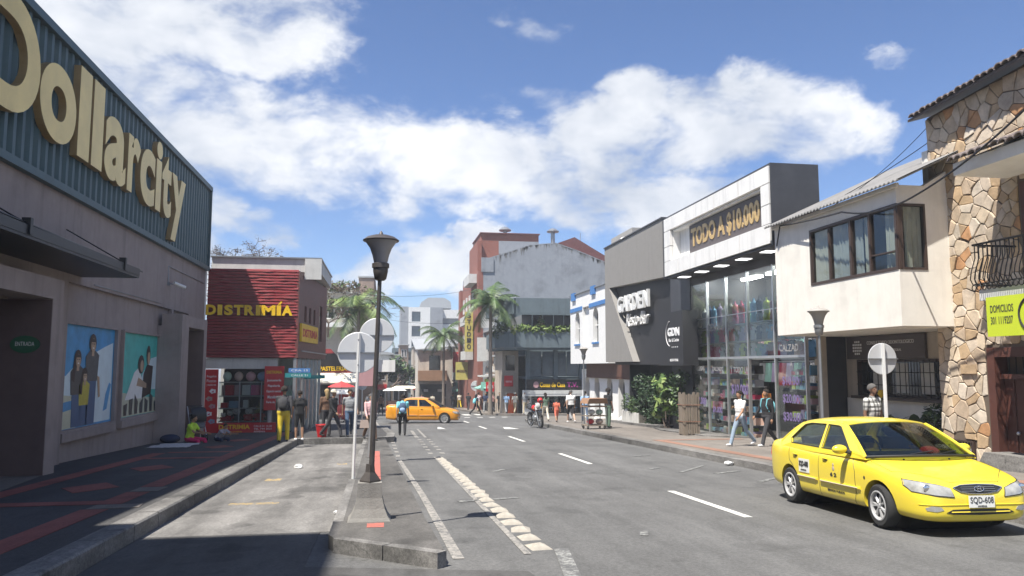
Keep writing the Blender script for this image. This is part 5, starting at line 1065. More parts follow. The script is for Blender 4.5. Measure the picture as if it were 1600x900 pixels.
# facing-camera wall signs and lower fronts between x 8 and 10.5 (projecting signs)
for (x0, x1, y_, z0, z1, mt, s_, lab, tm) in ((7.95, 8.75, 78, 3.2, 7.2, 'sign_yellow', 'STUDIO', 'tall yellow vertical STUDIO sign on the brick building', 'interior_dark'), (8.5, 9.6, 72, 2.2, 4.4, 'white_shop', '', 'white projecting sign box above the beige shops', 'interior_dark'), (8.6, 9.8, 70, 5.2, 6.6, 'white_shop', '', 'cream sign box high by the palm crown', 'interior_dark'),
      (7.6, 8.9, 84, .3, 2.2, 'sign_yellow', 'MODA', 'broad yellow MODA sign under the brick building', 'door_red'), (8.5, 9.2, 69, -.4, .35, 'sign_mint', '', 'small mint sign over the far shops', 'white_paint'), (9.35, 9.85, 66.3, -.5, .45, 'white_shop', '', 'small white sign beside the red LIBROS one', 'white_paint'), (8.6, 9.3, 66.4, -.4, .4, 'banner_red', 'LIBROS', 'red LIBROS projecting sign over the pavement', 'text_white'), (8.3, 9.0, 96, 1.0, 3.5, 'banner_red', '', 'red vertical sign past the brick building', 'text_white')):
    t = thing('projecting_sign', lab, 'sign', ((x0+x1)/2, y_, z0)); m_ = MB().mat(mt); m_.box(x0, x1, y_, y_+.25, z0, z1); m_.build('sign_box', t); Fq = FF(y_)
    m_ = MB().mat('grey_metal'); m_.cyl((x1, y_+.12, (z0+z1)/2), (x1+1.5, y_+.12, (z0+z1)/2), .05, n=6); m_.build('bracket', t)
    if s_ == 'STUDIO':
        m_ = MB().mat(tm)
        for i, c in enumerate(s_): text(m_, Fq, c, x0+.2, x1-.2, z1-.62*(i+1), z1-.62*(i+1)+.46, .002, .03, .02)
        m_.build('lettering', t)
    elif s_: m_ = MB().mat(tm); text(m_, Fq, s_, x0+.1, x1-.1, (z0+z1)/2-.12, (z0+z1)/2+.12, .002, .03, .02); m_.build('lettering', t)
# house with brown balcony, seen past the palms
bh = thing('balcony_house', 'two storey cream house with brown balcony closing the street', 'house', (5.5, 93, G(93)))
m_ = MB().mat('wall_beige'); m_.box(3.9, 7.9, 92, 100, -3.6, 3.6); m_.build('wall', bh)
m_ = MB().mat('brick_brown'); m_.box(3.9, 7.2, 90.6, 91.99, .1, 1.25); m_.build('balcony', bh); m_ = MB().mat('dark_glass'); rect(m_, FF(92), 5.2, 6.5, 1.3, 3.0, .002, .03); m_.build('balcony_door', bh)
m_ = MB().mat('interior_dark'); rect(m_, FF(92), 4.1, 7.2, -3.3, -.3, .002, .03); m_.build('shop_opening', bh)
m_ = MB().mat('roof_metal'); m_.hexa([(3.6, 91.6, 3.6), (8.1, 91.6, 4.0), (8.3, 100, 5.4), (3.4, 100, 5.0), (3.6, 91.6, 3.72), (8.1, 91.6, 4.12), (8.3, 100, 5.52), (3.4, 100, 5.12)]); m_.build('roof', bh)
for x in (4.6, 6.2): m_ = MB().mat('white_shop'); rect(m_, FF(92), x, x+.5, -1.2, -.9, .031, .3); m_.build('hanging_sign', bh)
# apartment tower
ap = thing('apartment_tower', 'grey and white six storey apartment tower with stacked windows above the street end', 'apartment building', (10, 180, G(180)))
m_ = MB().mat('plaster_blue'); m_.box(3.6, 5.4, 181, 195, -7, 15.5); m_.box(10.3, 13.2, 180, 195, -7, 15.3); m_.box(13.2, 22, 182, 195, -7, 14.6); m_.box(5.4, 10.3, 181.5, 195, -7, 14.5); m_.build('wall', ap)
m_ = MB().mat('wall_white'); wall_holes(m_, FF(180), 5.4, 10.29, -.5, 15.3, [(6.1, 8.1, 12, 14.3), (6.1, 8.1, 8.6, 11), (6.1, 8.1, 5.2, 7.6), (6.1, 8.1, 1.8, 4.2)], -1.4, 0); m_.build('white_facade', ap)
for z in (12, 8.6, 5.2, 1.8): m_ = MB().mat('panel_glass'); rect(m_, FF(180), 6.1, 8.1, z, z+2.3, -.9, -.8); m_.build('window', ap); m_ = MB().mat('wall_white'); rect(m_, FF(182), 13.3, 18.5, z+.9, z+2.9, .002, .8); m_.build('balcony', ap)
for z in (10.3, 6.9, 3.5): m_ = MB().mat('panel_glass'); rect(m_, FF(182), 13.6, 18.3, z-.1, z+1.0, .002, .1); m_.build('window', ap)
m_ = MB().mat('roof_metal'); m_.prism([(8, 15.4), (15.5, 15.4), (15.3, 17.0), (13.8, 17.9), (10, 17.9), (8.4, 16.8)], FF(184), -6, 0); m_.build('roof_structure', ap)
a2 = thing('grey_tower', 'dark grey tower block with flat roof behind the brick building', 'apartment building', (20, 175, G(175))); m_ = MB().mat('plaster_blue'); m_.box(18.5, 34, 172, 190, -6, 17.2); m_.box(20.5, 34, 172.5, 190, 17.9, 19.2); m_.box(22, 30, 173, 190, 17.2, 17.9); m_.build('wall', a2)
m_ = MB().mat('panel_glass'); rect(m_, FF(172), 18.9, 26, 15, 16.6, .002, .1); m_.build('window', a2); m_ = MB().mat('wall_white'); rect(m_, FF(172), 18.7, 26, 13.4, 14.4, .002, .3); m_.build('balcony', a2)
for i, (x0, x1, y_, h, mt, lab) in enumerate(((-1.8, .5, 104, 5.6, 'beige_pl', 'narrow beige house beyond the leafy tree on the left'), (.7, 2.3, 118, 7.4, 'wall_white', 'narrow white house deep in the left of the street'), (2.4, 3.8, 126, 9.4, 'wall_brown', 'narrow brown house deep in the street before the tower'), (-4.2, -2.0, 100, 7.2, 'wall_brown', 'brown house behind the round signs on the left'), (5.0, 6.6, 138, 9.8, 'beige_pl', 'beige block peeping over the balcony house'))):
    t = thing('narrow_house', lab, 'building', ((x0+x1)/2, y_, G(y_)), 0, 'narrow houses at the street end'); z_ = G(y_); m_ = MB().mat(mt); m_.box(x0, x1, y_, y_+9, z_-1, z_+h); m_.build('wall', t); m_ = MB().mat('roof_metal'); m_.box(x0-.15, x1+.15, y_-.4, y_+9, z_+h+.002, z_+h+.15); m_.build('roof', t); Fq = FF(y_)
    m_ = MB().mat('interior_dark'); rect(m_, Fq, x0+.2, x1-.2, z_, z_+2.2, .002, .03); m_.build('shop_opening', t); m_ = MB().mat(('banner_red', 'sign_yellow', 'sign_mint', 'blue_paint', 'banner_red')[i]); rect(m_, Fq, x0+.1, x1-.1, z_+2.4, z_+2.95, .002, .25); m_.build('shop_sign', t)
    k = z_+3.5
    while k < z_+h-1.2: winpart(t, Fq, x0+.3, (x0+x1)/2-.08, k, k+1.2, split=1); winpart(t, Fq, (x0+x1)/2+.08, x1-.3, k, k+1.2, split=1); k += 2.0
# left background: white house, low roofs, market stalls
wh = thing('white_house', 'small white house with sloping roof on the left past the trees', 'house', (-1, 112, G(112))); m_ = MB().mat('wall_white'); m_.box(-12, .9, 112, 125, -4.2, 3.4); m_.build('wall', wh); m_ = MB().mat('roof_metal'); m_.hexa([(-12, 111.5, 3.41), (1.3, 111.5, 3.41), (1.3, 125, 3.41), (-12, 125, 3.41), (-12, 111.5, 6.0), (1.3, 111.5, 3.6), (1.3, 125, 3.6), (-12, 125, 6.0)]); m_.build('roof', wh)
for u in (-2.8, -.9): winpart(wh, FF(112), u, u+1, .5, 2.0)
wh = thing('grey_office_block', 'dark glazed office block low at the end of the street', 'building', (4, 150, G(150))); m_ = MB().mat('teal_grey'); m_.box(1.5, 9, 148, 160, -5.5, 5.2); m_.build('wall', wh)
for k in range(4):
    for z in (-3, 0, 3): m_ = MB().mat('dark_glass'); rect(m_, FF(148), 2.0+k*1.7, 3.2+k*1.7, z, z+1.5, .002, .05); m_.build('window', wh)
    m_ = MB().mat('wall_white'); rect(m_, FF(148), 1.6+k*1.7, 1.9+k*1.7, -5, 4, .002, .3); m_.build('pilaster', wh)
for i, (x0, x1, y_, h, mt, lab) in enumerate(((1.2, 4.0, 100, 2.7, 'awning_cream', 'market stall with wide cream canopy past the orange taxi'), (3.2, 5.4, 106, 3.0, 'sign_mint', 'market stall with pale green canopy behind the cream one'), (.2, 2.4, 94, 2.4, 'white_shop', 'small white roofed market stall left of the cream one'), (4.6, 6.6, 98, 2.5, 'wall_brown', 'brown roofed market stall near the balcony house'), (-2.6, -.4, 88, 2.5, 'umbrella_red', 'red roofed market stall at the left kerb'))):
    g_ = G(y_); t = thing('market_stall', lab, 'market stall', ((x0+x1)/2, y_, g_), 0, 'market stalls at the end of the street'); m_ = MB().mat(mt)
    m_.hexa([(x0-.3, y_-1, g_+h-.3), (x1+.3, y_-1, g_+h-.3), (x1+.3, y_+1, g_+h-.3), (x0-.3, y_+1, g_+h-.3), (x0+.3, y_-.3, g_+h), (x1-.3, y_-.3, g_+h), (x1-.3, y_+.3, g_+h), (x0+.3, y_+.3, g_+h)]); m_.build('canopy', t)
    for a in (x0, x1):
        for b in (-.9, .9): m_ = MB().mat('grey_metal'); m_.cyl((a, y_+b, g_), (a, y_+b, g_+h-.3), .04, n=6); m_.build('post', t)
    m_ = MB().mat('brown_board'); m_.box(x0+.1, x1-.1, y_-.7, y_+.3, g_, g_+.9); m_.build('counter', t)
# clutter on the far right facades: balconies, awnings, condenser boxes, drainpipes
rr = random.Random(77)
for o in [q for q in COL.objects if q.name.startswith('shop_house') and q.parent is None]:
    y0, y1 = [(s_[0], s_[1]) for s_ in spec if s_[5] == o['label']][0]; x, h = [(s_[2], s_[3]) for s_ in spec if s_[5] == o['label']][0]; z_ = G(y1)
    for k in range(4):
        yy2 = rr.uniform(y0+.3, y1-1); zz2 = rr.uniform(z_+3.4, z_+h-.8); m_ = MB().mat(rr.choice(['white_shop', 'grey_metal', 'beige_pl'])); m_.box(x-.35, x-.01, yy2, yy2+.7, zz2, zz2+.5); m_.build('condenser_box', o)
    m_ = MB().mat(rr.choice(['awning_cream', 'roof_red', 'sign_mint'])); m_.hexa([(x-1.2, y0+.2, z_+2.2), (x-.01, y0+.2, z_+2.2), (x-.01, y1-.2, z_+2.2), (x-1.2, y1-.2, z_+2.2), (x-1.2, y0+.2, z_+2.26), (x-.01, y0+.2, z_+2.7), (x-.01, y1-.2, z_+2.7), (x-1.2, y1-.2, z_+2.26)]); m_.build('awning', o)
    m_ = MB().mat('rust'); m_.cyl((x-.08, y0+.15, z_), (x-.08, y0+.15, z_+h), .06, n=6); m_.build('drainpipe', o)
for (x0, x1, y_, z0, z1, mt) in ((9.42, 10.3, 61.7, 1.3, 2.7, 'wall_brown'), ): m_ = MB().mat('dark_glass'); rect(m_, FF(61.8), 9.55, 10.3, 1.4, 2.6, .0021, .03); m_.build('window', nd)
for (a, b) in (((8.9, 62, 5.5), (-2.5, 72, 6.5)), ((9.4, 75, 9.5), (-3.4, 41, 5.6)), ((8.8, 62, 4.9), (3.9, 92, 3.2))):
    a, b = Vector(a), Vector(b); P_ = [a.lerp(b, t)+Vector((0, 0, -1.2*4*t*(1-t)*.5)) for t in np.linspace(0, 1, 14)]; m_ = MB().mat('black_steel'); m_.tube(P_, .014, 4); tag(m_.build('cable', loc=tuple(a)), {5.5: 'thin cable from the homeware corner to the beige house', 9.5: 'long thin cable from the gable building to the corner shop roof', 4.9: 'thin cable from the homeware corner to the balcony house'}[round(a.z, 1)], 'cable', 'cables over the far junction')
# ================================================================== vehicles
M('taxi_yellow', (.80, .63, .045), .34, var=.03, coat=.6, scale=1.5, dirt=.04); M('cab_orange', (.74, .30, .01), .3, var=.03, coat=.6); M('tyre', (.022, .022, .022), .85, var=.2); M('rim_silver', (.48, .48, .48), .35, .25, var=.05); M('black_trim', (.02, .02, .02), .5); M('seat_cloth', (.15, .15, .155), .95)
M('headlamp', (.34, .34, .32), .12, 0, var=.3, scale=9, coat=1); M('chrome', (.75, .75, .75), .12, 1, var=0); M('plate_white', (.72, .72, .68), .5, var=0); M('ink', (.03, .03, .03), .6, var=0); M('tail_red', (.45, .01, .01), .2, coat=1); M('moulding', (.50, .42, .33), .5); M('red_cloth', (.6, .03, .03), .8)
glassmat('car_glass', (.75, .82, .78), .07, .8)
def apply_mods(ob):
    dg = bpy.context.evaluated_depsgraph_get(); me = bpy.data.meshes.new_from_object(ob.evaluated_get(dg)); ob.modifiers.clear(); old = ob.data; ob.data = me; bpy.data.meshes.remove(old); return me
def car_body(paint):
    st_x = [0, .035, .11, .27, .5, .82, 1.15, 1.6, 2.1, 2.6, 3.1, 3.5, 3.8, 4.05, 4.16, 4.2]
    W_ = [.48, .60, .69, .765, .80, .825, .83, .835, .835, .835, .83, .82, .80, .755, .69, .56]
    zb = [.27, .20, .17, .17, .18, .18, .18, .18, .18, .18, .18, .18, .2, .22, .26, .32]
    zs = [.50, .585, .655, .715, .765, .83, .885, .90, .912, .925, .945, .965, .98, .98, .955, .84]
    zt = [.53, .62, .705, .755, .805, .868, .925, .94, .95, .96, .975, 1.0, 1.035, 1.035, 1.0, .88]
    vs = []; n = 0
    for x, w, b, s_, t in zip(st_x, W_, zb, zs, zt):
        half = [(0, b), (w*.8, b), (w-.03, b+.05), (w-.012, b+.16), (w, (b+s_)*.52), (w-.004, s_-.14), (w-.035, s_-.03), (w-.10, s_+(t-s_)*.25), (w*.55, t-(t-s_)*.22), (0, t)]
        ring = [(x, y, z) for y, z in half]+[(x, -y, z) for y, z in reversed(half[1:-1])]; n = len(ring); vs += ring
    fs = [(i*n+j, i*n+(j+1) % n, (i+1)*n+(j+1) % n, (i+1)*n+j) for i in range(len(st_x)-1) for j in range(n)]
    fs += [tuple(reversed(range(n))), tuple((len(st_x)-1)*n+j for j in range(n))]
    m_ = MB().mat(paint); m_.add(vs, fs, True); me = m_.mesh('body'); ob = bpy.data.objects.new('body', me); COL.objects.link(ob)
    s = ob.modifiers.new('s', 'SUBSURF'); s.levels = 2; s.render_levels = 2; apply_mods(ob)
    cut = MB().mat('black_trim')
    for x in (.82, 3.26):
        for sg in (-1, 1): cut.cyl((x, sg*.5, .295), (x, sg*1.0, .295), .335, n=28)
    cm = cut.mesh('cut'); co = bpy.data.objects.new('cut', cm); COL.objects.link(co)
    b = ob.modifiers.new('b', 'BOOLEAN'); b.object = co; b.operation = 'DIFFERENCE'; b.solver = 'EXACT'; bpy.context.view_layer.update(); apply_mods(ob); bpy.data.objects.remove(co)
    me = ob.data
    me.polygons.foreach_set('use_smooth', [True]*len(me.polygons)); me.set_sharp_from_angle(angle=radians(38)); 
    bvh = BVHTree.FromPolygons([v.co.copy() for v in me.vertices], [tuple(p.vertices) for p in me.polygons]); bpy.data.objects.remove(ob)
    return me, bvh
def drape(bvh, poly, kind, mat_, off=.007, cuts=2, sgn=1):
    """patch lying on the bodywork: outline given in front view (y,z) or side view (x,z)"""
    bm = bmesh.new(); vv = [bm.verts.new((u, v, 0)) for u, v in poly]; f = bm.faces.new(vv); r = bmesh.ops.triangulate(bm, faces=[f])
    for _ in range(cuts): bmesh.ops.subdivide_edges(bm, edges=[e for e in bm.edges if e.calc_length() > .05], cuts=1, use_grid_fill=True)
    bmesh.ops.triangulate(bm, faces=bm.faces[:])
    def shoot(u, v, o):
        if kind == 'front': src, d = Vector((-1, u, v)), Vector((1, 0, 0))
        elif kind == 'rear': src, d = Vector((6, u, v)), Vector((-1, 0, 0))
        else: src, d = Vector((u, 2*sgn, v)), Vector((0, -sgn, 0))
        h = bvh.ray_cast(src, d)
        if h[0] is None: h = bvh.find_nearest(src+d*(1.1))
        nrm = h[1] if h[1].dot(d) < 0 else -h[1]
        return h[0]+nrm*o
    n = len(bm.verts); bm.verts.ensure_lookup_table(); top = [shoot(v.co.x, v.co.y, off) for v in bm.verts]; bot = [shoot(v.co.x, v.co.y, -.01) for v in bm.verts]
    fs = [tuple(v.index for v in f.verts) for f in bm.faces]; bm.verts.index_update(); fs = [tuple(v.index for v in f.verts) for f in bm.faces]
    be = [(e.verts[0].index, e.verts[1].index) for e in bm.edges if e.is_boundary]; bm.free()
    m_ = MB().mat(mat_); m_.add(top+bot, fs+[(a, b, b+n, a+n) for a, b in be], False); m_.sm = [i < len(fs) for i in range(len(m_.f))]; return m_, shoot
def drape_line(shoot, pts, r=.005, mat_='black_trim', off=.001, sub=6):
    P_ = []
    for a, b in zip(pts, pts[1:]):
        for i in range(sub): t = i/sub; P_.append(shoot(a[0]+(b[0]-a[0])*t, a[1]+(b[1]-a[1])*t, off))
    P_.append(shoot(*pts[-1], off)); m_ = MB().mat(mat_); m_.tube(P_, r, 5); return m_
OUT = [(1.08, .875), (1.16, .93), (1.5, 1.14), (1.82, 1.325), (1.95, 1.352), (2.2, 1.368), (2.6, 1.368), (2.95, 1.352), (3.14, 1.30), (3.36, 1.165), (3.50, 1.07), (3.64, .99), (3.6, .90), (2.5, .88)]
def ysd(x, z): return .805-max(0, z-.92)*.44-max(0, x-3.2)*.05
def roofz(x): return float(np.interp(x, [1.82, 1.95, 2.2, 2.6, 2.95, 3.17], [1.325, 1.352, 1.368, 1.368, 1.352, 1.295]))
def make_car(kind, label, paint, plate):
    root = thing(kind, label, 'taxi'); me, bvh = car_body(paint); link('body', me, root)
    WF = [(1.46, .955), (1.93, 1.285), (2.0, 1.30), (2.28, 1.312), (2.25, .965)]; WR = [(2.35, .967), (2.37, 1.312), (2.80, 1.312), (2.98, 1.285), (3.08, 1.22), (3.28, 1.06), (3.22, .99)]
    for sg in (1, -1):
        bm = bmesh.new()
        for loop in (OUT, WF, WR):
            vv = [bm.verts.new((u, v, 0)) for u, v in loop]
            for i in range(len(vv)): bm.edges.new((vv[i], vv[(i+1) % len(vv)]))
        bmesh.ops.triangle_fill(bm, use_beauty=True, edges=bm.edges[:]); bm.verts.index_update(); bm.verts.ensure_lookup_table()
        n = len(bm.verts); c2 = [(v.co.x, v.co.y) for v in bm.verts]; fs = [tuple(v.index for v in f.verts) for f in bm.faces]; be = [(e.verts[0].index, e.verts[1].index) for e in bm.edges if len(e.link_faces) == 1]; bm.free()
        m_ = MB().mat(paint); m_.add([(x, sg*ysd(x, z), z) for x, z in c2]+[(x, sg*(ysd(x, z)-.035), z) for x, z in c2], fs+[tuple(i+n for i in f) for f in fs]+[(a, b, b+n, a+n) for a, b in be]); m_.build('cabin_side', root, local=True)
        for pl in (WF, WR):
            m_ = MB().mat('car_glass'); m_.prism(pl, lambda u, v, t: (u, sg*(ysd(u, v)-t), v), .014, .018); m_.build('side_window', root, local=True)
            m_ = MB().mat('black_trim'); cx, cz = sum(p[0] for p in pl)/len(pl), sum(p[1] for p in pl)/len(pl); m_.tube([(cx+(x-cx)*1.02, sg*(ysd(x, z)-.002), cz+(z-cz)*1.03) for x, z in pl], .010, 5, closed=True); m_.build('window_seal', root, local=True)
    def grid(name, mat_, f, nu=14, nv=6, th=.02):
        m_ = MB().mat(mat_); vs = [f(-1+2*i/nu, j/nv, 0) for j in range(nv+1) for i in range(nu+1)]; k = len(vs); vs += [f(-1+2*i/nu, j/nv, th) for j in range(nv+1) for i in range(nu+1)]
        fs = []; w = nu+1
        for j in range(nv):
            for i in range(nu): a = j*w+i; fs += [(a, a+1, a+w+1, a+w), (k+a, k+a+w, k+a+w+1, k+a+1)]
        for i in range(nu): fs += [(i, k+i, k+i+1, i+1), (nv*w+i, nv*w+i+1, k+nv*w+i+1, k+nv*w+i)]
        for j in range(nv): fs += [(j*w, (j+1)*w, k+(j+1)*w, k+j*w), (j*w+nu, k+j*w+nu, k+(j+1)*w+nu, (j+1)*w+nu)]
        m_.add(vs, fs, True); return m_.build(name, root, local=True)
    def q(u): return 1-u*u
    def roof(u, v, t):
        a = 1.84-.10*q(u); b = 3.08+.06*q(u); x = a+(b-a)*v; zz = roofz(min(3.17, max(1.82, x))); return (x, u*(ysd(x, zz)+.002), zz+.055*(1-abs(u)**2.6)-t)
    grid('roof', paint, roof, 18, 10)
    def ws(u, v, t):
        e = .015+.97*v; b = (1.10-.27*q(u), u*.79, .905+.03*q(u)); p = (1.84-.10*q(u), u*(ysd(1.84, 1.33)-.012), 1.325+.052*(1-abs(u)**2.6)); return tuple(b[i]+(p[i]-b[i])*v for i in range(2))+(b[2]+(p[2]-b[2])*v+.02*v*(1-v)*4-t*.5,)
    grid('windscreen', 'car_glass', lambda u, v, t: ws(u*.985, .03+.95*v, t), 14, 6, .01)
    for sg in (-1, 1): m_ = MB().mat(paint); m_.tube([Vector(ws(sg*.995, j/8, 0)) for j in range(9)], .024, 6); m_.build('windscreen_pillar', root, local=True)
    m_ = MB().mat('black_trim'); m_.tube([Vector(ws(-1+2*i/16, .02, 0))+Vector((-.012, 0, -.004)) for i in range(17)], .02, 6); m_.build('cowl', root, local=True)
    for yy_ in (-.15, .35): m_ = MB().mat('black_trim'); m_.tube([Vector(ws(yy_, .03, -.02)), Vector(ws(yy_-.45, .10, -.03))], .008, 5); m_.build('wiper', root, local=True)
    def rw(u, v, t):
        b = (3.62+.06*q(u), u*.76, .99+.03*q(u)); p = (3.08+.06*q(u), u*(ysd(3.08, 1.32)), 1.31+.055*(1-abs(u)**2.6)); return (p[0]+(b[0]-p[0])*v, p[1]+(b[1]-p[1])*v, p[2]+(b[2]-p[2])*v-t*.5+.02*v*(1-v)*4)
    grid('rear_window', 'car_glass', lambda u, v, t: rw(u*.93, .05+.82*v, t), 12, 5, .01)
    for sg in (-1, 1): m_ = MB().mat(paint); m_.tube([Vector(rw(sg*.965, j/8, .02)) for j in range(9)], .028, 6); m_.build('rear_pillar', root, local=True)
    # front lights, grille, bumper
    for sg in (1, -1):
        m_, sh = drape(bvh, [(sg*a, b) for a, b in ((.335, .50), (.36, .60), (.48, .635), (.64, .665), (.742, .685), (.755, .62), (.73, .555), (.55, .52))], 'front', 'headlamp', .010, 3); hl = m_.build('headlight', root, local=True)
        m_ = MB().mat('chrome'); p = sh(sg*.62, .60, .012); m_.ball(p, .045, 10, 6, (.35, 1, 1)); m_.build('reflector', hl, local=True)
        m_ = drape_line(sh, [(sg*a, b) for a, b in ((.33, .495), (.36, .60), (.48, .64), (.64, .67), (.748, .69), (.76, .62), (.732, .55), (.55, .513), (.33, .495))], .006, 'black_trim', .003); m_.build('seal', hl, local=True)
        m_, _ = drape(bvh, [(sg*a, b) for a, b in ((.47, .335), (.50, .375), (.60, .385), (.655, .36), (.64, .325), (.55, .315))], 'front', 'headlamp', .005, 2); m_.build('fog_lamp', root, local=True)
    m_, sh = drape(bvh, [(-.31, .605), (-.22, .63), (0, .638), (.22, .63), (.31, .605), (.24, .565), (.12, .545), (0, .54), (-.12, .545), (-.24, .565)], 'front', 'black_trim', .006, 3); gr = m_.build('grille', root, local=True)
    m_ = drape_line(sh, [(-.32, .605), (-.22, .634), (0, .643), (.22, .634), (.32, .605), (.24, .56), (.12, .54), (0, .535), (-.12, .54), (-.24, .56), (-.32, .605)], .009, 'chrome', .008); m_.build('grille_surround', gr, local=True)
    for zz in (.565, .59, .612): m_ = drape_line(sh, [(-.22, zz), (.22, zz)], .004, 'grey_metal', .009); m_.build('grille_bar', gr, local=True)
    c = sh(0, .592, .012); m_ = MB().mat('chrome'); m_.tube([c+Vector((-.012, .062*cos(t), .034*sin(t))) for t in np.linspace(0, 2*pi, 17)[:-1]], .006, 5, closed=True)
    for yy_ in (-.022, .022): m_.tube([c+Vector((-.014, yy_-.008, -.026)), c+Vector((-.014, yy_+.008, .026))], .007, 5)
    m_.tube([c+Vector((-.014, -.022, -.004)), c+Vector((-.014, .022, .004))], .006, 5); m_.build('badge', gr, local=True)
    m_, _ = drape(bvh, [(-.44, .305), (-.36, .345), (0, .352), (.36, .345), (.44, .305), (.36, .285), (0, .275), (-.36, .285)], 'front', 'black_trim', .004, 3); m_.build('air_intake', root, local=True)
    m_ = drape_line(sh, [(-.38, .315), (.38, .315)], .008, paint, .008, 12); m_.build('intake_bar', root, local=True)
    px_ = sh(0, .43, .0).x-.02; Fp = Face((px_, 0, 0), (0, -1, 0), (-1, 0, 0)); m_ = MB().mat('plate_white'); rect(m_, Fp, -.165, .165, .37, .515, 0, .012); pl = m_.build('number_plate', root, local=True)
    m_ = MB().mat('ink'); text(m_, Fp, plate, -.15, .15, .412, .50, .0125, .016, .0); text(m_, Fp, "ARMENIA", -.06, .06, .380, .398, .0125, .016); m_.build('lettering', pl, local=True)
    m_ = drape_line(sh, [(-.70, .40), (-.5, .40), (0, .405), (.5, .40), (.70, .40)], .006, paint, .002, 8) ; m_.build('bumper_crease', root, local=True)
    # hood shut lines
    def top(u, v, o=0):
        h = bvh.ray_cast(Vector((u, v, 3)), Vector((0, 0, -1))); return h[0]+Vector((0, 0, o))
    for sg in (1, -1):
        m_ = MB().mat('black_trim'); m_.tube([top(.10+.95*t, sg*(.33+.42*min(1, t*2.0)-.0*t), .0) for t in np.linspace(0, 1, 22)], .0045, 4); m_.build('bonnet_seam', root, local=True)
    m_ = MB().mat('black_trim'); m_.tube([top(.095-.0*abs(y), y, 0) for y in np.linspace(-.33, .33, 12)], .0045, 4); m_.build('bonnet_seam', root, local=True)
    for y in (-.3, .35): m_ = MB().mat('black_trim'); m_.ball(top(.93, y, .005), .014, 7, 5); m_.build('washer_nozzle', root, local=True)
    # sides
    for sg in (1, -1):
        _, sd = drape(bvh, [(1, .4), (1.1, .4), (1.1, .5)], 'side', paint, .0, 0, sg)
        for pts in (((1.40, .22), (1.32, .4), (1.33, .7), (1.42, .90)), ((2.30, .21), (2.31, .5), (2.30, .90)), ((3.02, .45), (3.12, .62), (3.24, .70), (3.27, .90)), ((1.40, .21), (2.3, .205), (2.9, .22), (3.02, .45))): m_ = drape_line(sd, pts, .0045, 'black_trim', 0); m_.build('door_seam', root, local=True)
        m_ = drape_line(sd, [(1.20, .47), (2.26, .47)], .022, paint, .002, 10); m_.build('side_moulding', root, local=True); m_ = drape_line(sd, [(1.25, .472), (2.24, .472)], .008, 'moulding', .022, 10); m_.build('moulding_strip', root, local=True)
        m_ = drape_line(sd, [(2.34, .475), (2.95, .48)], .022, paint, .002, 10); m_.build('side_moulding', root, local=True); m_ = drape_line(sd, [(2.38, .477), (2.94, .482)], .008, 'moulding', .022, 10); m_.build('moulding_strip', root, local=True)
        for x in (2.10, 3.02):
            p = sd(x, .80, .004); m_ = MB().mat('black_trim'); m_.ball(p, .05, 10, 6, (1, .15, .5)); h_ = m_.build('door_handle', root, local=True); m_ = MB().mat(paint); m_.tube([sd(x-.06, .805, .005), sd(x-.03, .81, .025), sd(x+.05, .81, .025), sd(x+.075, .805, .005)], .011, 6); m_.build('handle_grip', h_, local=True)
        m_ = MB().mat(paint); c = Vector((1.50, sg*.93, .99)); m_.ball(c, .1, 14, 9, (.62, 1.1, .68)); mi = m_.build('wing_mirror', root, local=True); m_ = MB().mat('black_trim'); m_.cyl(c+Vector((.02, -sg*.07, -.02)), (1.44, sg*.79, .945), .03, n=8); m_.build('mirror_arm', mi, local=True)
        m_ = MB().mat('chrome'); m_.ball(c+Vector((.045, 0, 0)), .085, 12, 6, (.25, 1.05, .62)); m_.build('mirror_glass', mi, local=True)
        m_, _ = drape(bvh, [(sg*a, b) for a, b in ((.42, .72), (.42, .86), (.70, .86), (.72, .72))], 'rear', 'tail_red', .008, 2); m_.build('tail_light', root, local=True)
        if kind == 'parked_taxi':
            Fs_ = lambda u, v, t: sd(u, v, t)
            m_ = MB().mat('plate_white'); P = [sd(2.58+.33*i, .54+.21*j, .004) for j in (0, 1) for i in (0, 1)]; P2 = [p+Vector((0, sg*.006, 0)) for p in P]
            m_.hexa([P[0], P[1], P[3], P[2], P2[0], P2[1], P2[3], P2[2]]); sp = m_.build('side_plate', root, local=True)
            def Fx(u, v, t): X = (u if sg > 0 else -u); p = sd(X, v, .0); return Vector((p.x, p.y+sg*(t+.011), p.z))
            s0 = 1 if sg > 0 else -1
            def T(txt, x0, x1, z0, z1, b=.02, off=0):
                a, b_ = (x0, x1) if sg > 0 else (-x1, -x0)
                # seen from the +y side the words run towards the front (decreasing x)
                def Fq(u, v, t):
                    X = (x1-(u-x0)) if sg > 0 else (x0+(u-x0)); p = sd(X, v, 0); return Vector((p.x, p.y+sg*(t+off), p.z))
                m2 = MB().mat('ink'); text(m2, Fq, txt, x0, x1, z0, z1, .001, .004, b); return m2
            T(plate, 2.60, 2.89, .62, .72, .035, .011).build('lettering', sp, local=True); T("ARMENIA", 2.66, 2.84, .565, .59, 0, .011).build('lettering', sp, local=True)
            T("SERVICIO PUBLICO", 1.62, 2.08, .335, .37, .02, .0).build('lettering', root, local=True)
            T("6 2", 1.80, 1.97, .56, .62, .05).build('lettering', root, local=True)
            _c = sd(1.88, .68, .002); m_ = MB().mat('moulding'); m_.ball(_c, .035, 8, 5, (1, .1, 1)); m_.ball(_c+Vector((0, 0, .055)), .022, 7, 5, (1, .15, 1.2)); m_.build('crest', root, local=True)
            m_ = MB().mat('ink'); m_.ball(sd(1.10, .63, .002), .022, 7, 5, (1, .15, 1.2)); m_.build('side_repeater', root, local=True)
    # wheels
    wm = []
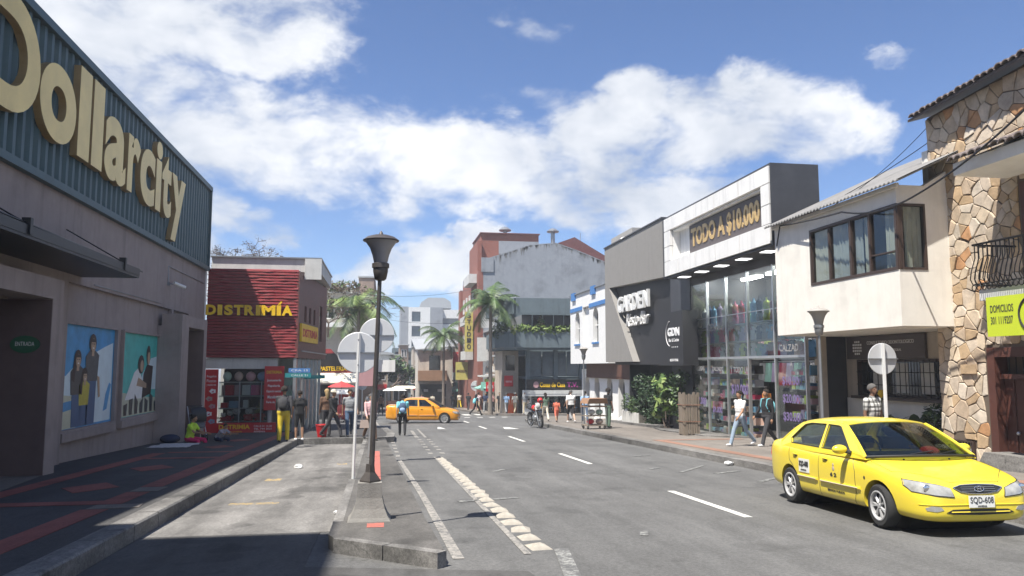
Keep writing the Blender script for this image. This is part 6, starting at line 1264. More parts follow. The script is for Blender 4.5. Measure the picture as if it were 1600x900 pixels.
    t1 = MB().mat('tyre'); t1.lathe([(.19, -.085), (.255, -.09), (.28, -.07), (.288, -.03), (.288, .03), (.28, .07), (.255, .09), (.19, .085)], (0, 0, 0), 32, True, 'y'); tyre = t1.mesh('tyre')
    t2 = MB().mat('rim_silver'); t2.lathe([(.175, .03), (.20, .045), (.20, .09), (.185, .094), (.172, .08), (.172, .03)], (0, 0, 0), 28, True, 'y')
    for k in range(7):
        a = 2*pi*k/7
        for da in (-.11, .11):
            c1 = (.045*cos(a), .062, .045*sin(a)); c2 = (.18*cos(a+da), .055, .18*sin(a+da)); t2.cyl(c1, c2, .017, .013, 5)
    t2.cyl((0, .04, 0), (0, .078, 0), .045, .035, 12); rim = t2.mesh('rim')
    t3 = MB().mat('black_trim'); t3.cyl((0, -.06, 0), (0, .02, 0), .172, n=24); hubm = t3.mesh('hub')
    for x in (.82, 3.26):
        for sg in (1, -1):
            w = bpy.data.objects.new('wheel', tyre); COL.objects.link(w); w.parent = root; w.location = (x, sg*.735, .288); w.rotation_euler = (0, 0, 0 if sg > 0 else pi)
            if kind == 'parked_taxi' and x < 1: w.rotation_euler.z += radians(-4)
            link('rim', rim, w); link('hub', hubm, w)
    m_ = MB().mat('black_trim'); m_.box(.5, 3.7, -.6, .6, .2, .45); 
    for x in (.82, 3.26): m_.cyl((x, -.56, .295), (x, .56, .295), .335, n=20)
    m_.build('underbody', root, local=True)
    # inside
    m_ = MB().mat('black_trim'); m_.hexa([(1.15, -.7, .75), (1.6, -.7, .75), (1.6, .7, .75), (1.15, .7, .75), (1.1, -.68, .945), (1.55, -.68, .96), (1.55, .68, .96), (1.1, .68, .945)]); m_.build('dashboard', root, local=True)
    for y in (-.35, .35):
        m_ = MB().mat('seat_cloth'); m_.hexa([(2.05, y-.23, .75), (2.2, y-.23, .75), (2.2, y+.23, .75), (2.05, y+.23, .75), (2.25, y-.19, 1.12), (2.33, y-.19, 1.12), (2.33, y+.19, 1.12), (2.25, y+.19, 1.12)]); s_ = m_.build('front_seat', root, local=True); m_ = MB().mat('seat_cloth'); m_.ball((2.3, y, 1.2), .11, 10, 6, (.5, 1, .75)); m_.build('headrest', s_, local=True)
    m_ = MB().mat('seat_cloth'); m_.hexa([(2.95, -.62, .7), (3.1, -.62, .7), (3.1, .62, .7), (2.95, .62, .7), (3.2, -.58, 1.08), (3.3, -.58, 1.08), (3.3, .58, 1.08), (3.2, .58, 1.08)]); m_.build('rear_seat', root, local=True)
    m_ = MB().mat('black_trim'); cc = Vector((1.75, .35, .98)); m_.tube([cc+Vector((.06*cos(t), .18*sin(t), .17*cos(t))) for t in np.linspace(0, 2*pi, 21)[:-1]], .014, 6, closed=True); m_.build('steering_wheel', root, local=True)
    m_ = MB().mat('black_trim'); m_.ball((1.78, 0, 1.27), .09, 10, 6, (.25, 1, .4)); m_.build('rear_view_mirror', root, local=True)
    m_ = MB().mat('interior_grey'); m_.box(1.1, 3.6, -.70, .70, .60, .75); m_.build('cabin_floor', root, local=True)
    return root
TX = make_car('parked_taxi', 'bright yellow taxi parked at the right kerb with plate SQD-608 and silver spoked wheels', 'taxi_yellow', 'SQD-608')
TX.scale = (.965, .965, .925)
a_ = radians(87.5); fx, fy = cos(a_), sin(a_)
TX.location = (6.22-fx*.82*.97+.735*.97*fy, 9.1-fy*.82*.97, 0); TX.location.z = G(TX.location.y)+.01; TX.rotation_euler = (0, .034, a_)
m_ = MB().mat('red_cloth'); m_.ball((0, 0, 0), .16, 14, 7, (.6, 1, .42)); rc = m_.build('folded_jacket', loc=(0, 0, 0)); tag(rc, 'folded red cloth lying on the dashboard of the yellow taxi', 'cloth')
bpy.context.view_layer.update()
rc.location = TX.matrix_basis @ Vector((1.3, -.28, .965))
CB = make_car('turning_taxi', 'orange taxi crossing the junction side on, in front of the market stalls', 'cab_orange', 'VKI-204')
CB.scale = (1.02, 1.04, 1.05); CB.rotation_euler = (0, 0, radians(180-9)); CB.location = (4.45, 46.4, G(47)+.01)
# ------------------------------------------------------------------ motorbike
def motorbike():
    t = thing('motorbike', 'black, red and white motorbike standing at the right kerb facing the camera', 'motorbike')
    tw = MB().mat('tyre'); tw.lathe([(.23, -.04), (.29, -.05), (.32, -.02), (.32, .02), (.29, .05), (.23, .04)], (0, 0, 0), 26, True, 'x'); tm = tw.mesh('wheel')
    rw_ = MB().mat('grey_metal'); rw_.lathe([(.215, -.03), (.235, -.035), (.235, .035), (.215, .03)], (0, 0, 0), 24, True, 'x')
    for k in range(10): rw_.cyl((0, 0, 0), (0, .22*cos(k*pi/5), .22*sin(k*pi/5)), .009, n=4)
    rw_.cyl((-.06, 0, 0), (.06, 0, 0), .04); rm = rw_.mesh('rim')
    for y in (0, 1.3): w = link('wheel', tm, t, (0, y, .32)); link('rim', rm, w)
    def P(name, mat_, fn): m_ = MB().mat(mat_); fn(m_); return m_.build(name, t, local=True)
    for x in (-.09, .09): P('fork', 'grey_metal', lambda m_: m_.cyl((x, 0, .32), (x, .28, .95), .024, .028, 8))
    P('mudguard', 'black_trim', lambda m_: m_.tube([(0, .34*sin(a)*-1, .32+.34*cos(a)) for a in np.linspace(-.9, .9, 8)], .05, 6))
    P('headlight', 'headlamp', lambda m_: m_.ball((0, .12, .92), .1, 12, 8, (1, .7, 1))); P('headlight_cowl', 'white_metal', lambda m_: m_.hexa([(-.13, .1, .8), (.13, .1, .8), (.1, .26, .8), (-.1, .26, .8), (-.08, .16, 1.08), (.08, .16, 1.08), (.06, .28, 1.08), (-.06, .28, 1.08)]))
    P('handlebar', 'black_steel', lambda m_: m_.tube([(-.38, .42, 1.05), (-.28, .36, 1.07), (-.1, .28, 1.0), (.1, .28, 1.0), (.28, .36, 1.07), (.38, .42, 1.05)], .018, 6))
    for s in (-1, 1): P('mirror', 'black_steel', lambda m_: (m_.cyl((s*.24, .34, 1.06), (s*.30, .32, 1.24), .008, n=5), m_.ball((s*.32, .32, 1.27), .06, 8, 5, (1, .3, .7)))); P('indicator', 'cab_orange', lambda m_: m_.ball((s*.17, .2, .86), .03, 6, 4))
    P('tank', 'banner_red', lambda m_: m_.ball((0, .52, .86), .24, 14, 9, (.62, 1.1, .6))); P('seat', 'black_trim', lambda m_: m_.ball((0, .98, .82), .3, 14, 8, (.5, 1.25, .3)))
    P('engine', 'grey_metal', lambda m_: (m_.ball((0, .55, .42), .2, 10, 7, (.8, 1, .9)), m_.cyl((0, .5, .45), (0, .42, .7), .09, n=10))); P('frame', 'black_steel', lambda m_: (m_.tube([(0, .26, .95), (0, .35, .4), (0, .75, .28), (0, 1.0, .55)], .025, 6), m_.tube([(0, .26, .95), (0, .6, .72), (0, 1.45, .85)], .025, 6), m_.tube([(-.07, .85, .35), (-.07, 1.3, .32)], .025, 6), m_.tube([(.07, .85, .35), (.07, 1.3, .32)], .025, 6)))
    P('exhaust', 'chrome', lambda m_: m_.tube([(.1, .42, .5), (.14, .4, .25), (.14, .8, .22), (.15, 1.45, .4)], [.018, .02, .03, .045], 8)); P('number_plate', 'plate_white', lambda m_: m_.box(-.1, .1, 1.62, 1.64, .5, .62)); P('tail_section', 'black_trim', lambda m_: m_.ball((0, 1.4, .86), .16, 10, 6, (.6, 1.2, .5))); P('kickstand', 'grey_metal', lambda m_: m_.cyl((-.06, .7, .3), (-.24, .72, 0.02), .014, n=6))
    return t
mbk = motorbike(); mbk.location = (7.55, 37.6, G(37.6)+.01); mbk.rotation_euler = (0, radians(-5), radians(8)); mbk.scale = (1.15, 1.15, 1.12)
m_ = MB().mat('banner_red'); m_.ball((0, 0, 0), .15, 12, 8, (1, 1.1, 1)); m_.mat('dark_glass'); m_.ball((0, -.05, -.01), .125, 12, 8, (1, 1.05, .6)); hm = m_.build('helmet', loc=(0, 0, 0)); hm.location = (7.62, 38.1, G(38)+1.33); tag(hm, 'red crash helmet hung over the handlebar of the motorbike', 'helmet')
# ------------------------------------------------------------------ lamps, signs, street things
M('lamp_paint', (.085, .075, .07), .5, .4, var=.25, scale=8, streak=.3); M('lamp_glass', (.26, .25, .26), .3, var=.2); M('lamp_pale', (.34, .32, .29), .5); M('sign_back', (.62, .63, .64), .45, .2, var=.05, dirt=.12); M('concrete', (.23, .22, .20), .95, var=.15, bump=.6, bscale=40, dirt=.3, streak=.2); M('bollard_white', (.36, .33, .28), .85, var=.25, scale=12, dirt=.4, bump=.5); M('wood_grey', (.22, .18, .14), .9, streak=.4)
def lamp(loc, label, H, base=True, dark=True, lean=0, s=1.0, rz=0):
    t = thing('street_lamp', label, 'street lamp', loc, rz, 'street lamps'); pm = 'lamp_paint' if dark else 'grey_metal'; hm_ = 'lamp_glass' if dark else 'lamp_pale'; b0 = 0
    L_ = lambda z: lean*z
    if base:
        m_ = MB().mat('concrete'); prof = [(.30, 0), (.26, .05), (.21, .15), (.175, .28), (.165, .46)]; k = len(m_.v); m_.lathe(prof, (0, 0, 0), 4, False); m_.v = [((a-b)*.7071*1.25, (a+b)*.7071*1.1, c) for a, b, c in m_.v]; m_.build('plinth', t, local=True); b0 = .46
        m_ = MB().mat(pm); m_.lathe([(.13, b0), (.13, b0+.02), (.06, b0+.12), (.05, b0+.22)], (0, 0, 0), 4, False); m_.build('base_plate', t, local=True)
    m_ = MB().mat(pm); m_.tube([(L_(b0), 0, b0), (L_(H*.5), 0, H*.5), (L_(H-.62), 0, H-.62)], [.040*s, .035*s, .029*s], 12); m_.build('pole', t, local=True)
    c = (L_(H-.3), 0, 0); m_ = MB().mat(pm); m_.lathe([(.05, H-.62), (.075, H-.60), (.095, H-.50), (.095, H-.46), (.11, H-.455), (.11, H-.40), (.10, H-.395)], c, 16); hd = m_.build('lamp_collar', t, local=True)
    m_ = MB().mat(hm_); m_.lathe([(.085, H-.395), (.105, H-.30), (.14, H-.20), (.19, H-.13), (.222, H-.10)], c, 20); m_.build('diffuser', t, local=True)
    m_ = MB().mat(pm if dark else 'lamp_pale'); m_.lathe([(.228, H-.11), (.234, H-.095), (.18, H-.055), (.10, H-.03), (.03, H-.018), (.018, H+.01), (.004, H+.03)], c, 20); m_.build('lamp_cap', t, local=True); return t
lamp((-.15, 10.15, G(10.15)+.15), 'dark street lamp with flared head on a concrete plinth of the traffic island', 3.62, True, True, .026, .9)
lamp((9.3, 15.65, G(15.65)+.148), 'street lamp with pale flared head on the right kerb before the cream house', 3.38, False, False)
lamp((9.48, 36.7, G(36.7)+.15), 'distant street lamp before the white and blue building', 3.75, False, False)
CB_ = None
def round_sign(loc, R, H, label, base_mat='white_metal', lean=0, thick=.03, rz=0):
    t = thing('road_sign', label, 'road sign', loc, rz); m_ = MB().mat(base_mat); m_.tube([(0, .05, 0), (lean*H*.5, .05, H*.5), (lean*(H+R), .05, H+R*.96)], thick, 6); m_.build('pole', t, local=True)
    cx = lean*H; m_ = MB().mat('sign_back'); m_.lathe([(.001, 0), (R*.97, 0), (R, .006), (R*.97, .012), (.001, .012)], (cx, .09, H), 36, False, 'y'); d = m_.build('sign_disc', t, local=True)
    m_ = MB().mat('grey_metal'); m_.box(cx-R*1.0, cx+R*1.0, .055, .088, H-.012, H+.012); m_.build('crossbar', t, local=True)
    m_ = MB().mat('sign_back'); m_.box(cx-.035, cx+.035, .03, .088, H-R*.95, H+R*.95); m_.build('strut', t, local=True)
    for dz in (-.6, .62): m_ = MB().mat('grey_metal'); m_.cyl((cx, .02, H+dz*R), (cx, .04, H+dz*R), .015, n=6); m_.build('bolt', t, local=True)
    return t
round_sign((-.53, 14.9, G(14.9)+.15), .385, 2.32, 'round sign seen from behind on a leaning white pole, nearest on the island', lean=.022)
s2 = round_sign((-.34, 20.0, G(20)+.15), .44, 3.02, 'second round sign seen from behind, on a grey pole behind the leaning white one', 'alu', lean=.05, thick=.04)
m_ = MB().mat('panel_white'); m_.box(.02, .62, .12, .16, 2.1, 2.40); m_.build('lower_panel', s2, local=True); m_ = MB().mat('bag_pinky'); m_.box(-.28, .08, -.02, .04, 1.75, 2.28); m_.build('picture_board', s2, local=True); m_ = MB().mat('banner_red'); m_.ball((-.02, -.03, 2.62), .05, 8, 5, (.8, .2, 1.2)); m_.build('sticker', s2, local=True)
round_sign((10.6, 15.3, G(15.3)+.148), .34, 2.24, 'round sign seen from behind, on a white pole rising behind the yellow taxi', thick=.04)
round_sign((-1.0, 38, G(38)+.15), .22, 1.95, 'small round sign by the corner of the side street')
round_sign((8.8, 75.5, G(75.5)+.12), .5, 2.3, 'round sign on the far pavement below the yellow STUDIO sign')
# base flange where the pole of the near right sign meets view above the taxi is hidden: its foot stands on the pavement
# lane separators
def sep_mesh():
    m_ = MB().mat('bollard_white'); a, b, h = .12, .15, .052
    m_.add([(-a, -b, 0), (a, -b, 0), (a, b, 0), (-a, b, 0), (-a*.25, -b*.2, h), (a*.3, -b*.15, h*.9), (a*.25, b*.25, h*.95), (-a*.3, b*.2, h*.9), (0, -b*.7, h*.35), (0, b*.7, h*.35)],
           [(4, 5, 6, 7), (0, 8, 4), (0, 1, 8), (1, 5, 8), (8, 5, 4), (2, 9, 6), (2, 3, 9), (3, 7, 9), (9, 7, 6), (1, 2, 6, 5), (3, 0, 4, 7), (3, 2, 1, 0)]); return m_.mesh('lane_separator')
sme = sep_mesh(); y_ = 8.75; k = 0
while y_ < 21.6:
    x = 1.74-.020*(y_-8.75)
    o = link('lane_separator', sme, None, (x+random.uniform(-.015, .015), y_, G(y_)+.004), random.uniform(-.15, .15)); o.scale = (random.uniform(.9, 1.1), random.uniform(.85, 1.05), random.uniform(.8, 1.15))
    tag(o, ('nearest worn white concrete lane separator at the foot of the row' if k == 0 else 'farthest white concrete lane separator at the head of the row' if y_+.56 >= 21.6 else 'worn white concrete lane separator in the row beside the cycle lane'), 'lane separator', 'lane separators beside the cycle lane'); y_ += .56; k += 1
# tree guard, planter, cart, bucket, street name sign, stroller
t = thing('tree_guard', 'grey wooden tree guard standing on the right pavement by the glass shop', 'tree guard', (11.1, 27.6, G(27.6)+.148))
for i, (a, b) in enumerate(((-.27, -.2), (-.27, .2), (.27, -.2), (.27, .2))): m_ = MB().mat('wood_grey'); m_.box(a-.04, a+.04, b-.04, b+.04, 0, 1.55); m_.build('post', t, local=True)
for k in range(5):
    m_ = MB().mat('wood_grey'); x = -.19+k*.09; m_.box(x-.035, x+.035, -.265, -.242, .03+.02*(k % 2), 1.48+.03*(k % 2)); m_.build('board', t, local=True)
    m_ = MB().mat('wood_grey'); y = -.15+k*.075; m_.box(-.335, -.312, y-.03, y+.03, .03, 1.5); m_.build('board', t, local=True)
for z in (.5, 1.1): m_ = MB().mat('rust'); m_.tube([(-.35, -.28, z), (.33, -.28, z), (.33, .26, z), (-.35, .26, z)], .012, 5, closed=True); m_.build('band', t, local=True)
t = thing('vendor_cart', 'wooden street vendor cart with wire baskets near the kerb by the third lamp', 'cart', (9.05, 33.3, G(33.3)+.148)); t.rotation_euler.z = radians(12)
for a in (-.45, .45):
    for b in (-.3, .3): m_ = MB().mat('grey_metal'); m_.cyl((a, b, .08), (a, b, 1.25), .018, n=6); m_.build('post', t, local=True)
for z, mt in ((.15, 'wood_grey'), (.55, 'wood_grey'), (.95, 'brick_brown')): m_ = MB().mat(mt); m_.box(-.47, .47, -.32, .32, z, z+.04); m_.build('shelf', t, local=True)
m_ = MB().mat('brick_brown'); m_.hexa([(-.5, -.35, 1.1), (.5, -.35, 1.1), (.5, .35, 1.1), (-.5, .35, 1.1), (-.42, -.4, 1.32), (.42, -.4, 1.32), (.42, .35, 1.32), (-.42, .35, 1.32)]); m_.build('top_tray', t, local=True)
for k in range(6): m_ = MB().mat('alu'); m_.cyl((-.4+.16*k, -.34, .58), (-.4+.16*k, -.34, .92), .006, n=4); m_.build('wire', t, local=True)
for (x, y) in ((-.4, -.2), (.4, -.2), (-.4, .25), (.4, .25)): m_ = MB().mat('tyre'); m_.lathe([(.05, -.02), (.08, -.015), (.08, .015), (.05, .02)], (x, y, .08), 12, ax='x'); m_.build('wheel', t, local=True)
for i, (x, z, mt, lab) in enumerate(((-.2, .2, 'banner_red', 'red bundle on the bottom shelf of the vendor cart'), (.2, .2, 'bag_tan', 'tan bundle on the bottom shelf of the vendor cart'), (-.15, .6, 'white_shop', 'white bundle on the middle shelf of the vendor cart'), (.2, .6, 'bag_green', 'green bundle on the middle shelf of the vendor cart'))):
    m_ = MB().mat(mt); m_.ball((9.05+x, 33.2, G(33.3)+.148+z+.13), .17, 10, 6, (1, .9, .7)); tag(m_.build('bundle', loc=(9.05+x, 33.2, G(33.3)+z)), lab, 'bundle', 'bundles on the vendor cart')
t = thing('bucket', 'red plastic bucket on the corner pavement beside the man in dark clothes', 'bucket', (-2.15, 28.95, G(28.95)+.19)); m_ = MB().mat('banner_red'); m_.lathe([(.15, 0), (.22, .42), (.235, .43), (.225, .45), (.14, .03)], (0, 0, 0), 18); m_.build('pail', t, local=True); m_ = MB().mat('grey_metal'); m_.tube([(.21, 0, .42), (.3, .1, .62), (.42, .05, .85)], .008, 5); m_.build('handle', t, local=True)
t = thing('street_name_sign', 'teal street name plates on a thin post at the corner shop', 'street sign', (-3.0, 30.2, G(30.2)+.19)); m_ = MB().mat('grey_metal'); m_.cyl((0, 0, 0), (0, 0, 2.45), .045, n=8); m_.build('post', t, local=True)
for z, a, mt in ((2.22, 0, 'teal_sign'), (2.40, .0, 'blue_paint')):
    m_ = MB().mat(mt); m_.box(-.62 if z < 2.3 else -.5, .32 if z < 2.3 else .28, -.06, -.046, z-.08, z+.08); p_ = m_.build('name_plate', t, local=True); m_ = MB().mat('text_white'); text(m_, Face((0, -.06, 0), (1, 0, 0), (0, -1, 0)), 'CALLE 21' if z < 2.3 else 'CRA 15', -.4, .2, z-.035, z+.035, .001, .003); m_.build('lettering', p_, local=True)
m_ = MB().mat('teal_sign'); m_.hexa([(.05, .05, 2.08), (.07, .04, 2.08), (.75, 1.0, 2.08), (.73, 1.01, 2.08), (.05, .05, 2.22), (.07, .04, 2.22), (.75, 1.0, 2.22), (.73, 1.01, 2.22)]); m_.build('name_plate', t, local=True)
# stroller
t = thing('stroller', 'black and grey pushchair with raised hood parked at the supermarket wall', 'pushchair', (-6.15, 27.9, G(27.9)+.19)); t.rotation_euler.z = radians(25)
for x, y in ((-.25, -.3), (.25, -.3), (-.25, .35), (.25, .35)): m_ = MB().mat('tyre'); m_.lathe([(.06, -.02), (.1, -.02), (.1, .02), (.06, .02)], (x, y, .1), 14, ax='x'); m_.build('wheel', t, local=True)
for x in (-.25, .25): m_ = MB().mat('alu'); m_.tube([(x, -.3, .1), (x*.95, .1, .6), (x*.95, .5, 1.12)], .014, 6); m_.tube([(x, .35, .1), (x*.95, -.1, .65)], .014, 6); m_.build('frame', t, local=True)
m_ = MB().mat('black_trim'); m_.cyl((-.24, .5, 1.12), (.24, .5, 1.12), .02, n=8); m_.build('handle', t, local=True)
m_ = MB().mat('seat_cloth'); m_.hexa([(-.2, -.25, .45), (.2, -.25, .45), (.2, .15, .4), (-.2, .15, .4), (-.2, -.22, .53), (.2, -.22, .53), (.2, .3, .9), (-.2, .3, .9)]); m_.build('seat', t, local=True)
m_ = MB().mat('black_trim')
vs = []
for i in range(9):
    a = -pi*.15+pi*.75*i/8
    for x in (-.24, -.12, 0, .12, .24): vs.append((x, .12-.34*cos(a), .78+.34*sin(a)*(1-.6*(x/.3)**2*.3)))
m_.add(vs, [(i*5+j, i*5+j+1, (i+1)*5+j+1, (i+1)*5+j) for i in range(8) for j in range(4)], True); m_.build('hood', t, local=True)
# mat on the pavement
M('cloth_mat', (.50, .47, .47), .95, var=.35, scale=12)
m_ = MB().mat('cloth_mat'); n = 12; vs = []
for j in range(n+1):
    for i in range(n+1): x, y = -6.75+1.15*i/n, 24.1+2.1*j/n; vs.append((x+.05*sin(j), y, G(y)+.2+.012*abs(sin(i*1.3+j*.8))))
k_ = len(vs); vs += [(a, b, c-.006) for a, b, c in vs]; m_.add(vs, [(j*(n+1)+i, j*(n+1)+i+1, (j+1)*(n+1)+i+1, (j+1)*(n+1)+i) for j in range(n) for i in range(n)]); tag(m_.build('blanket', loc=(-6.2, 25, G(25)+.2)), 'pale patterned blanket spread on the pavement before the seated woman', 'blanket')
# ================================================================== people
SK = {'tan': (.36, .20, .12), 'fair': (.50, .32, .23), 'dark': (.20, .11, .07)}
for k_, v_ in SK.items(): M('skin_'+k_, v_, .6, var=.06)
def cloth(name, col, **kw): return M('wear_'+name, col, .95, var=.14, scale=14, **kw)
for n_, c_ in {'white': (.66, .66, .65), 'black': (.018, .018, .02), 'charcoal': (.045, .045, .05), 'grey': (.25, .26, .27), 'jeans': (.06, .10, .17), 'jeans_pale': (.25, .32, .40), 'yellow': (.60, .45, .03), 'khaki': (.36, .30, .20), 'pink': (.62, .38, .38), 'coral': (.62, .16, .10), 'green': (.11, .17, .12), 'neon': (.50, .72, .06), 'magenta': (.55, .02, .12), 'pale_blue': (.28, .42, .62), 'cyan': (.20, .55, .62), 'navy': (.02, .03, .07), 'brown': (.14, .08, .05), 'shoe_white': (.7, .7, .7), 'shoe_black': (.02, .02, .02), 'cream': (.6, .56, .46), 'lilac': (.38, .36, .42), 'pinkgrey': (.5, .4, .42), 'hair': (.018, .013, .010), 'hair_brown': (.06, .035, .02), 'hair_grey': (.10, .095, .09), 'hair_blond': (.35, .25, .12)}.items(): cloth(n_, c_)
def plaid():
    m = M('wear_plaid', (.6, .6, .58), .95, var=0); nt = m.node_tree; N = nt.nodes; L = nt.links; b = N['Principled BSDF']; tc = N.new('ShaderNodeTexCoord'); s = N.new('ShaderNodeSeparateXYZ'); L.new(tc.outputs['Object'], s.inputs[0]); acc = None
    for ax in (0, 2):
        a = N.new('ShaderNodeMath'); a.operation = 'MULTIPLY'; a.inputs[1].default_value = 62; L.new(s.outputs[ax], a.inputs[0]); c = N.new('ShaderNodeMath'); c.operation = 'SINE'; L.new(a.outputs[0], c.inputs[0]); r = N.new('ShaderNodeMapRange'); r.inputs[1].default_value = 0; r.inputs[2].default_value = .5; r.inputs[3].default_value = 1; r.inputs[4].default_value = .36; L.new(c.outputs[0], r.inputs[0])
        if acc is None: acc = r.outputs[0]
        else: q = N.new('ShaderNodeMath'); q.operation = 'MULTIPLY'; L.new(acc, q.inputs[0]); L.new(r.outputs[0], q.inputs[1]); acc = q.outputs[0]
    v = N.new('ShaderNodeVectorMath'); v.operation = 'SCALE'; v.inputs[0].default_value = (.6, .6, .57); L.new(acc, v.inputs['Scale']); L.new(v.outputs[0], b.inputs['Base Color'])
plaid()
class Fig:
    def __init__(s): s.c = []
    def cap(s, p0, p1, r0, r1, m, sq=1.0): s.c.append((Vector(p0), Vector(p1), r0, r1, m)); return s
def person(label, x, y, dz=.19, face=0, H=1.68, pose=None, skin='tan', top='white', legs='jeans', shoes='shoe_black', hair='hair', sleeve='short', shorts=False, hairstyle='short', det=1, bulk=1.1, group='pedestrians on the street', cap=None, sit=None):
    """face 0 looks toward the camera (-y); angles in degrees"""
    p = dict(lt=8, lk=4, rt=-8, rk=6, la=5, le=12, ra=-5, re=12, ab=8, lean=0, head=0); p.update(pose or {})
    S = H/1.70; f = Fig(); R_ = lambda d: radians(d); sk = 'skin_'+skin; T, Lg, Sh = 'wear_'+top, 'wear_'+legs, 'wear_'+shoes; B = bulk
    hz = .92 if sit is None else .13
    def fwd(a, L): return Vector((0, -sin(R_(a))*L, -cos(R_(a))*L))
    ln = R_(p['lean']); 
    def tor(h, xx=0, yy=0): return Vector((xx, yy-sin(ln)*h, hz+cos(ln)*h))
    feet = []
    for sg, th, kn in ((1, p['lt'], p['lk']), (-1, p['rt'], p['rk'])):
        hip = Vector((sg*.085, 0, hz-.02)); out = sg*.02+(sg*.12 if sit else 0); knee = hip+fwd(th, .43)+Vector((out, 0, 0)); ank = knee+fwd(th-kn, .41)+Vector((-out*.6 if sit else 0, 0, 0)); 
        f.cap(hip, knee, .088*B, .058*B, Lg)
        if shorts: f.cap(knee, knee.lerp(ank, .35), .052, .055, sk); f.cap(knee.lerp(ank, .35), ank, .052, .036, sk)
        else: f.cap(knee, ank, .062*B, .050*B if det else .055*B, Lg)
        fa = min(60, max(-10, -(th-kn)*.9)) if not sit else 80; toe = ank+Vector((0, -cos(R_(fa))*.15, -.045-sin(R_(fa))*.08*(1 if fa > 0 else 0)) if not sit else Vector((0, -.05, .13)))
        f.cap(ank+Vector((0, .03, -.045)), toe, .042, .036, Sh); feet += [(ank+Vector((0, .03, -.045))).z-.042, toe.z-.036]
    # torso
    f.cap(tor(0, -.055*B), tor(0, .055*B), .115*B, .115*B, Lg); f.cap(tor(.10, -.05), tor(.10, .05), .105*B, .105*B, T); f.cap(tor(.20, -.05*B, -.01), tor(.20, .05*B, -.01), .108*B, .108*B, T); f.cap(tor(.15, -.05), tor(.15, .05), .106*B, .106*B, T); f.cap(tor(.265, -.068, -.01), tor(.265, .068, -.01), .108*B, .108*B, T); f.cap(tor(.385, -.10), tor(.385, .10), .095, .095, T); f.cap(tor(.05, -.055*B), tor(.05, .055*B), .11*B, .11*B, T); f.cap(tor(.33, -.085), tor(.33, .085), .108*B, .108*B, T); f.cap(tor(.44, -.115), tor(.44, .115), .075, .075, T); f.cap(tor(.47, 0), tor(.52, 0), .085, .06, T)
    nk = tor(.55); hd = nk+Vector((0, -.02-sin(R_(p['head']))*.06, .13)); f.cap(tor(.50), nk+Vector((0, -.01, .05)), .055, .050, sk)
    f.cap(hd+Vector((0, .005, .035)), hd+Vector((0, -.002, .01)), .086, .082, sk); f.cap(hd+Vector((0, -.025, -.03)), hd+Vector((0, -.045, -.065)), .062, .040, sk)
    f.cap(hd+Vector((0, -.088, .005)), hd+Vector((0, -.101, -.022)), .009, .015, sk)
    for sg in (-1, 1): f.cap(hd+Vector((sg*.083, .01, .0)), hd+Vector((sg*.086, .012, -.025)), .014, .011, sk)
    f.cap(hd+Vector((-.02, -.086, -.052)), hd+Vector((.02, -.086, -.052)), .007, .007, 'wear_brown')
    for sg in (-1, 1): f.cap(hd+Vector((sg*.032, -.083, .012)), hd+Vector((sg*.036, -.083, .012)), .009, .009, 'wear_hair')
    wr = []
    for sg, an, el in ((1, p['la'], p['le']), (-1, p['ra'], p['re'])):
        sh = tor(.455, sg*.175*min(1.12, B)); ab = sin(R_(p['ab']))*sg; e = sh+fwd(an, .29)+Vector((ab*.29, 0, 0)); w = e+fwd(an+el, .245)+Vector((ab*.06, 0, 0)); sl = T if sleeve == 'long' else sk
        mid = sh.lerp(e, .62); f.cap(sh, mid, .060*min(1.1, B), .052, T); f.cap(mid, e, .042 if sleeve != 'long' else .05, .038 if sleeve != 'long' else .046, sl); f.cap(e, w, .038 if sleeve != 'long' else .045, .027 if sleeve != 'long' else .035, sl)
        d = (w-e).normalized(); hnd = w+d*.075; f.cap(w, hnd, .027, .032, sk)
        sd_ = Vector((0, -1, 0)) if abs(d.y) < .8 else Vector((0, 0, -1)); sd_ = (sd_-d*sd_.dot(d)).normalized()
        if det >= 1:
            for q, (L_, o) in enumerate(((.070, -.026), (.080, -.009), (.074, .009), (.058, .026))):
                b0 = hnd+sd_*o; k = b0+d*L_*.55+Vector((-sg*.006, 0, 0)); f.cap(b0, k, .0105, .010, sk); f.cap(k, k+d*L_*.45+Vector((-sg*.016, 0, 0)), .010, .0085, sk)
            f.cap(w+d*.02+sd_*.022, w+d*.06+sd_*.05, .011, .010, sk); f.cap(w+d*.06+sd_*.05, w+d*.09+sd_*.052, .010, .009, sk)
        wr.append(hnd)
    base = min(feet) if sit is None else 0.0
    m_ = MB(); m_.mat(sk)
    for a, b, r0, r1, mt in f.c:
        n_ = 10 if r0 > .02 else 6; m_.cyl(a, b, r0, r1, n_, True, False); m_.ball(a, r0, n_, 6); m_.ball(b, r1, n_, 6)
    me = m_.mesh('tmp'); ob = bpy.data.objects.new('tmp', me); COL.objects.link(ob)
    r = ob.modifiers.new('r', 'REMESH'); r.mode = 'VOXEL'; r.voxel_size = {2: .0085, 1: .013, 0: .026}[det]; 
    sm_ = ob.modifiers.new('s', 'SMOOTH'); sm_.factor = .5; sm_.iterations = 7 if det else 3
    me = apply_mods(ob); bpy.data.objects.remove(ob)
    n = len(me.polygons); C_ = np.zeros(n*3); me.polygons.foreach_get('center', C_); C_ = C_.reshape(-1, 3)
    best = np.full(n, 1e9); idx = np.zeros(n, int); mats = []
    for a, b, r0, r1, mt in f.c:
        if mt not in mats: mats.append(mt)
        a_, b_ = np.array(a), np.array(b); ab = b_-a_; L2 = max(1e-9, ab@ab); t = np.clip((C_-a_)@ab/L2, 0, 1); d = np.linalg.norm(C_-(a_+t[:, None]*ab), axis=1)-(r0+(r1-r0)*t); k = d < best; best[k] = d[k]; idx[k] = mats.index(mt)
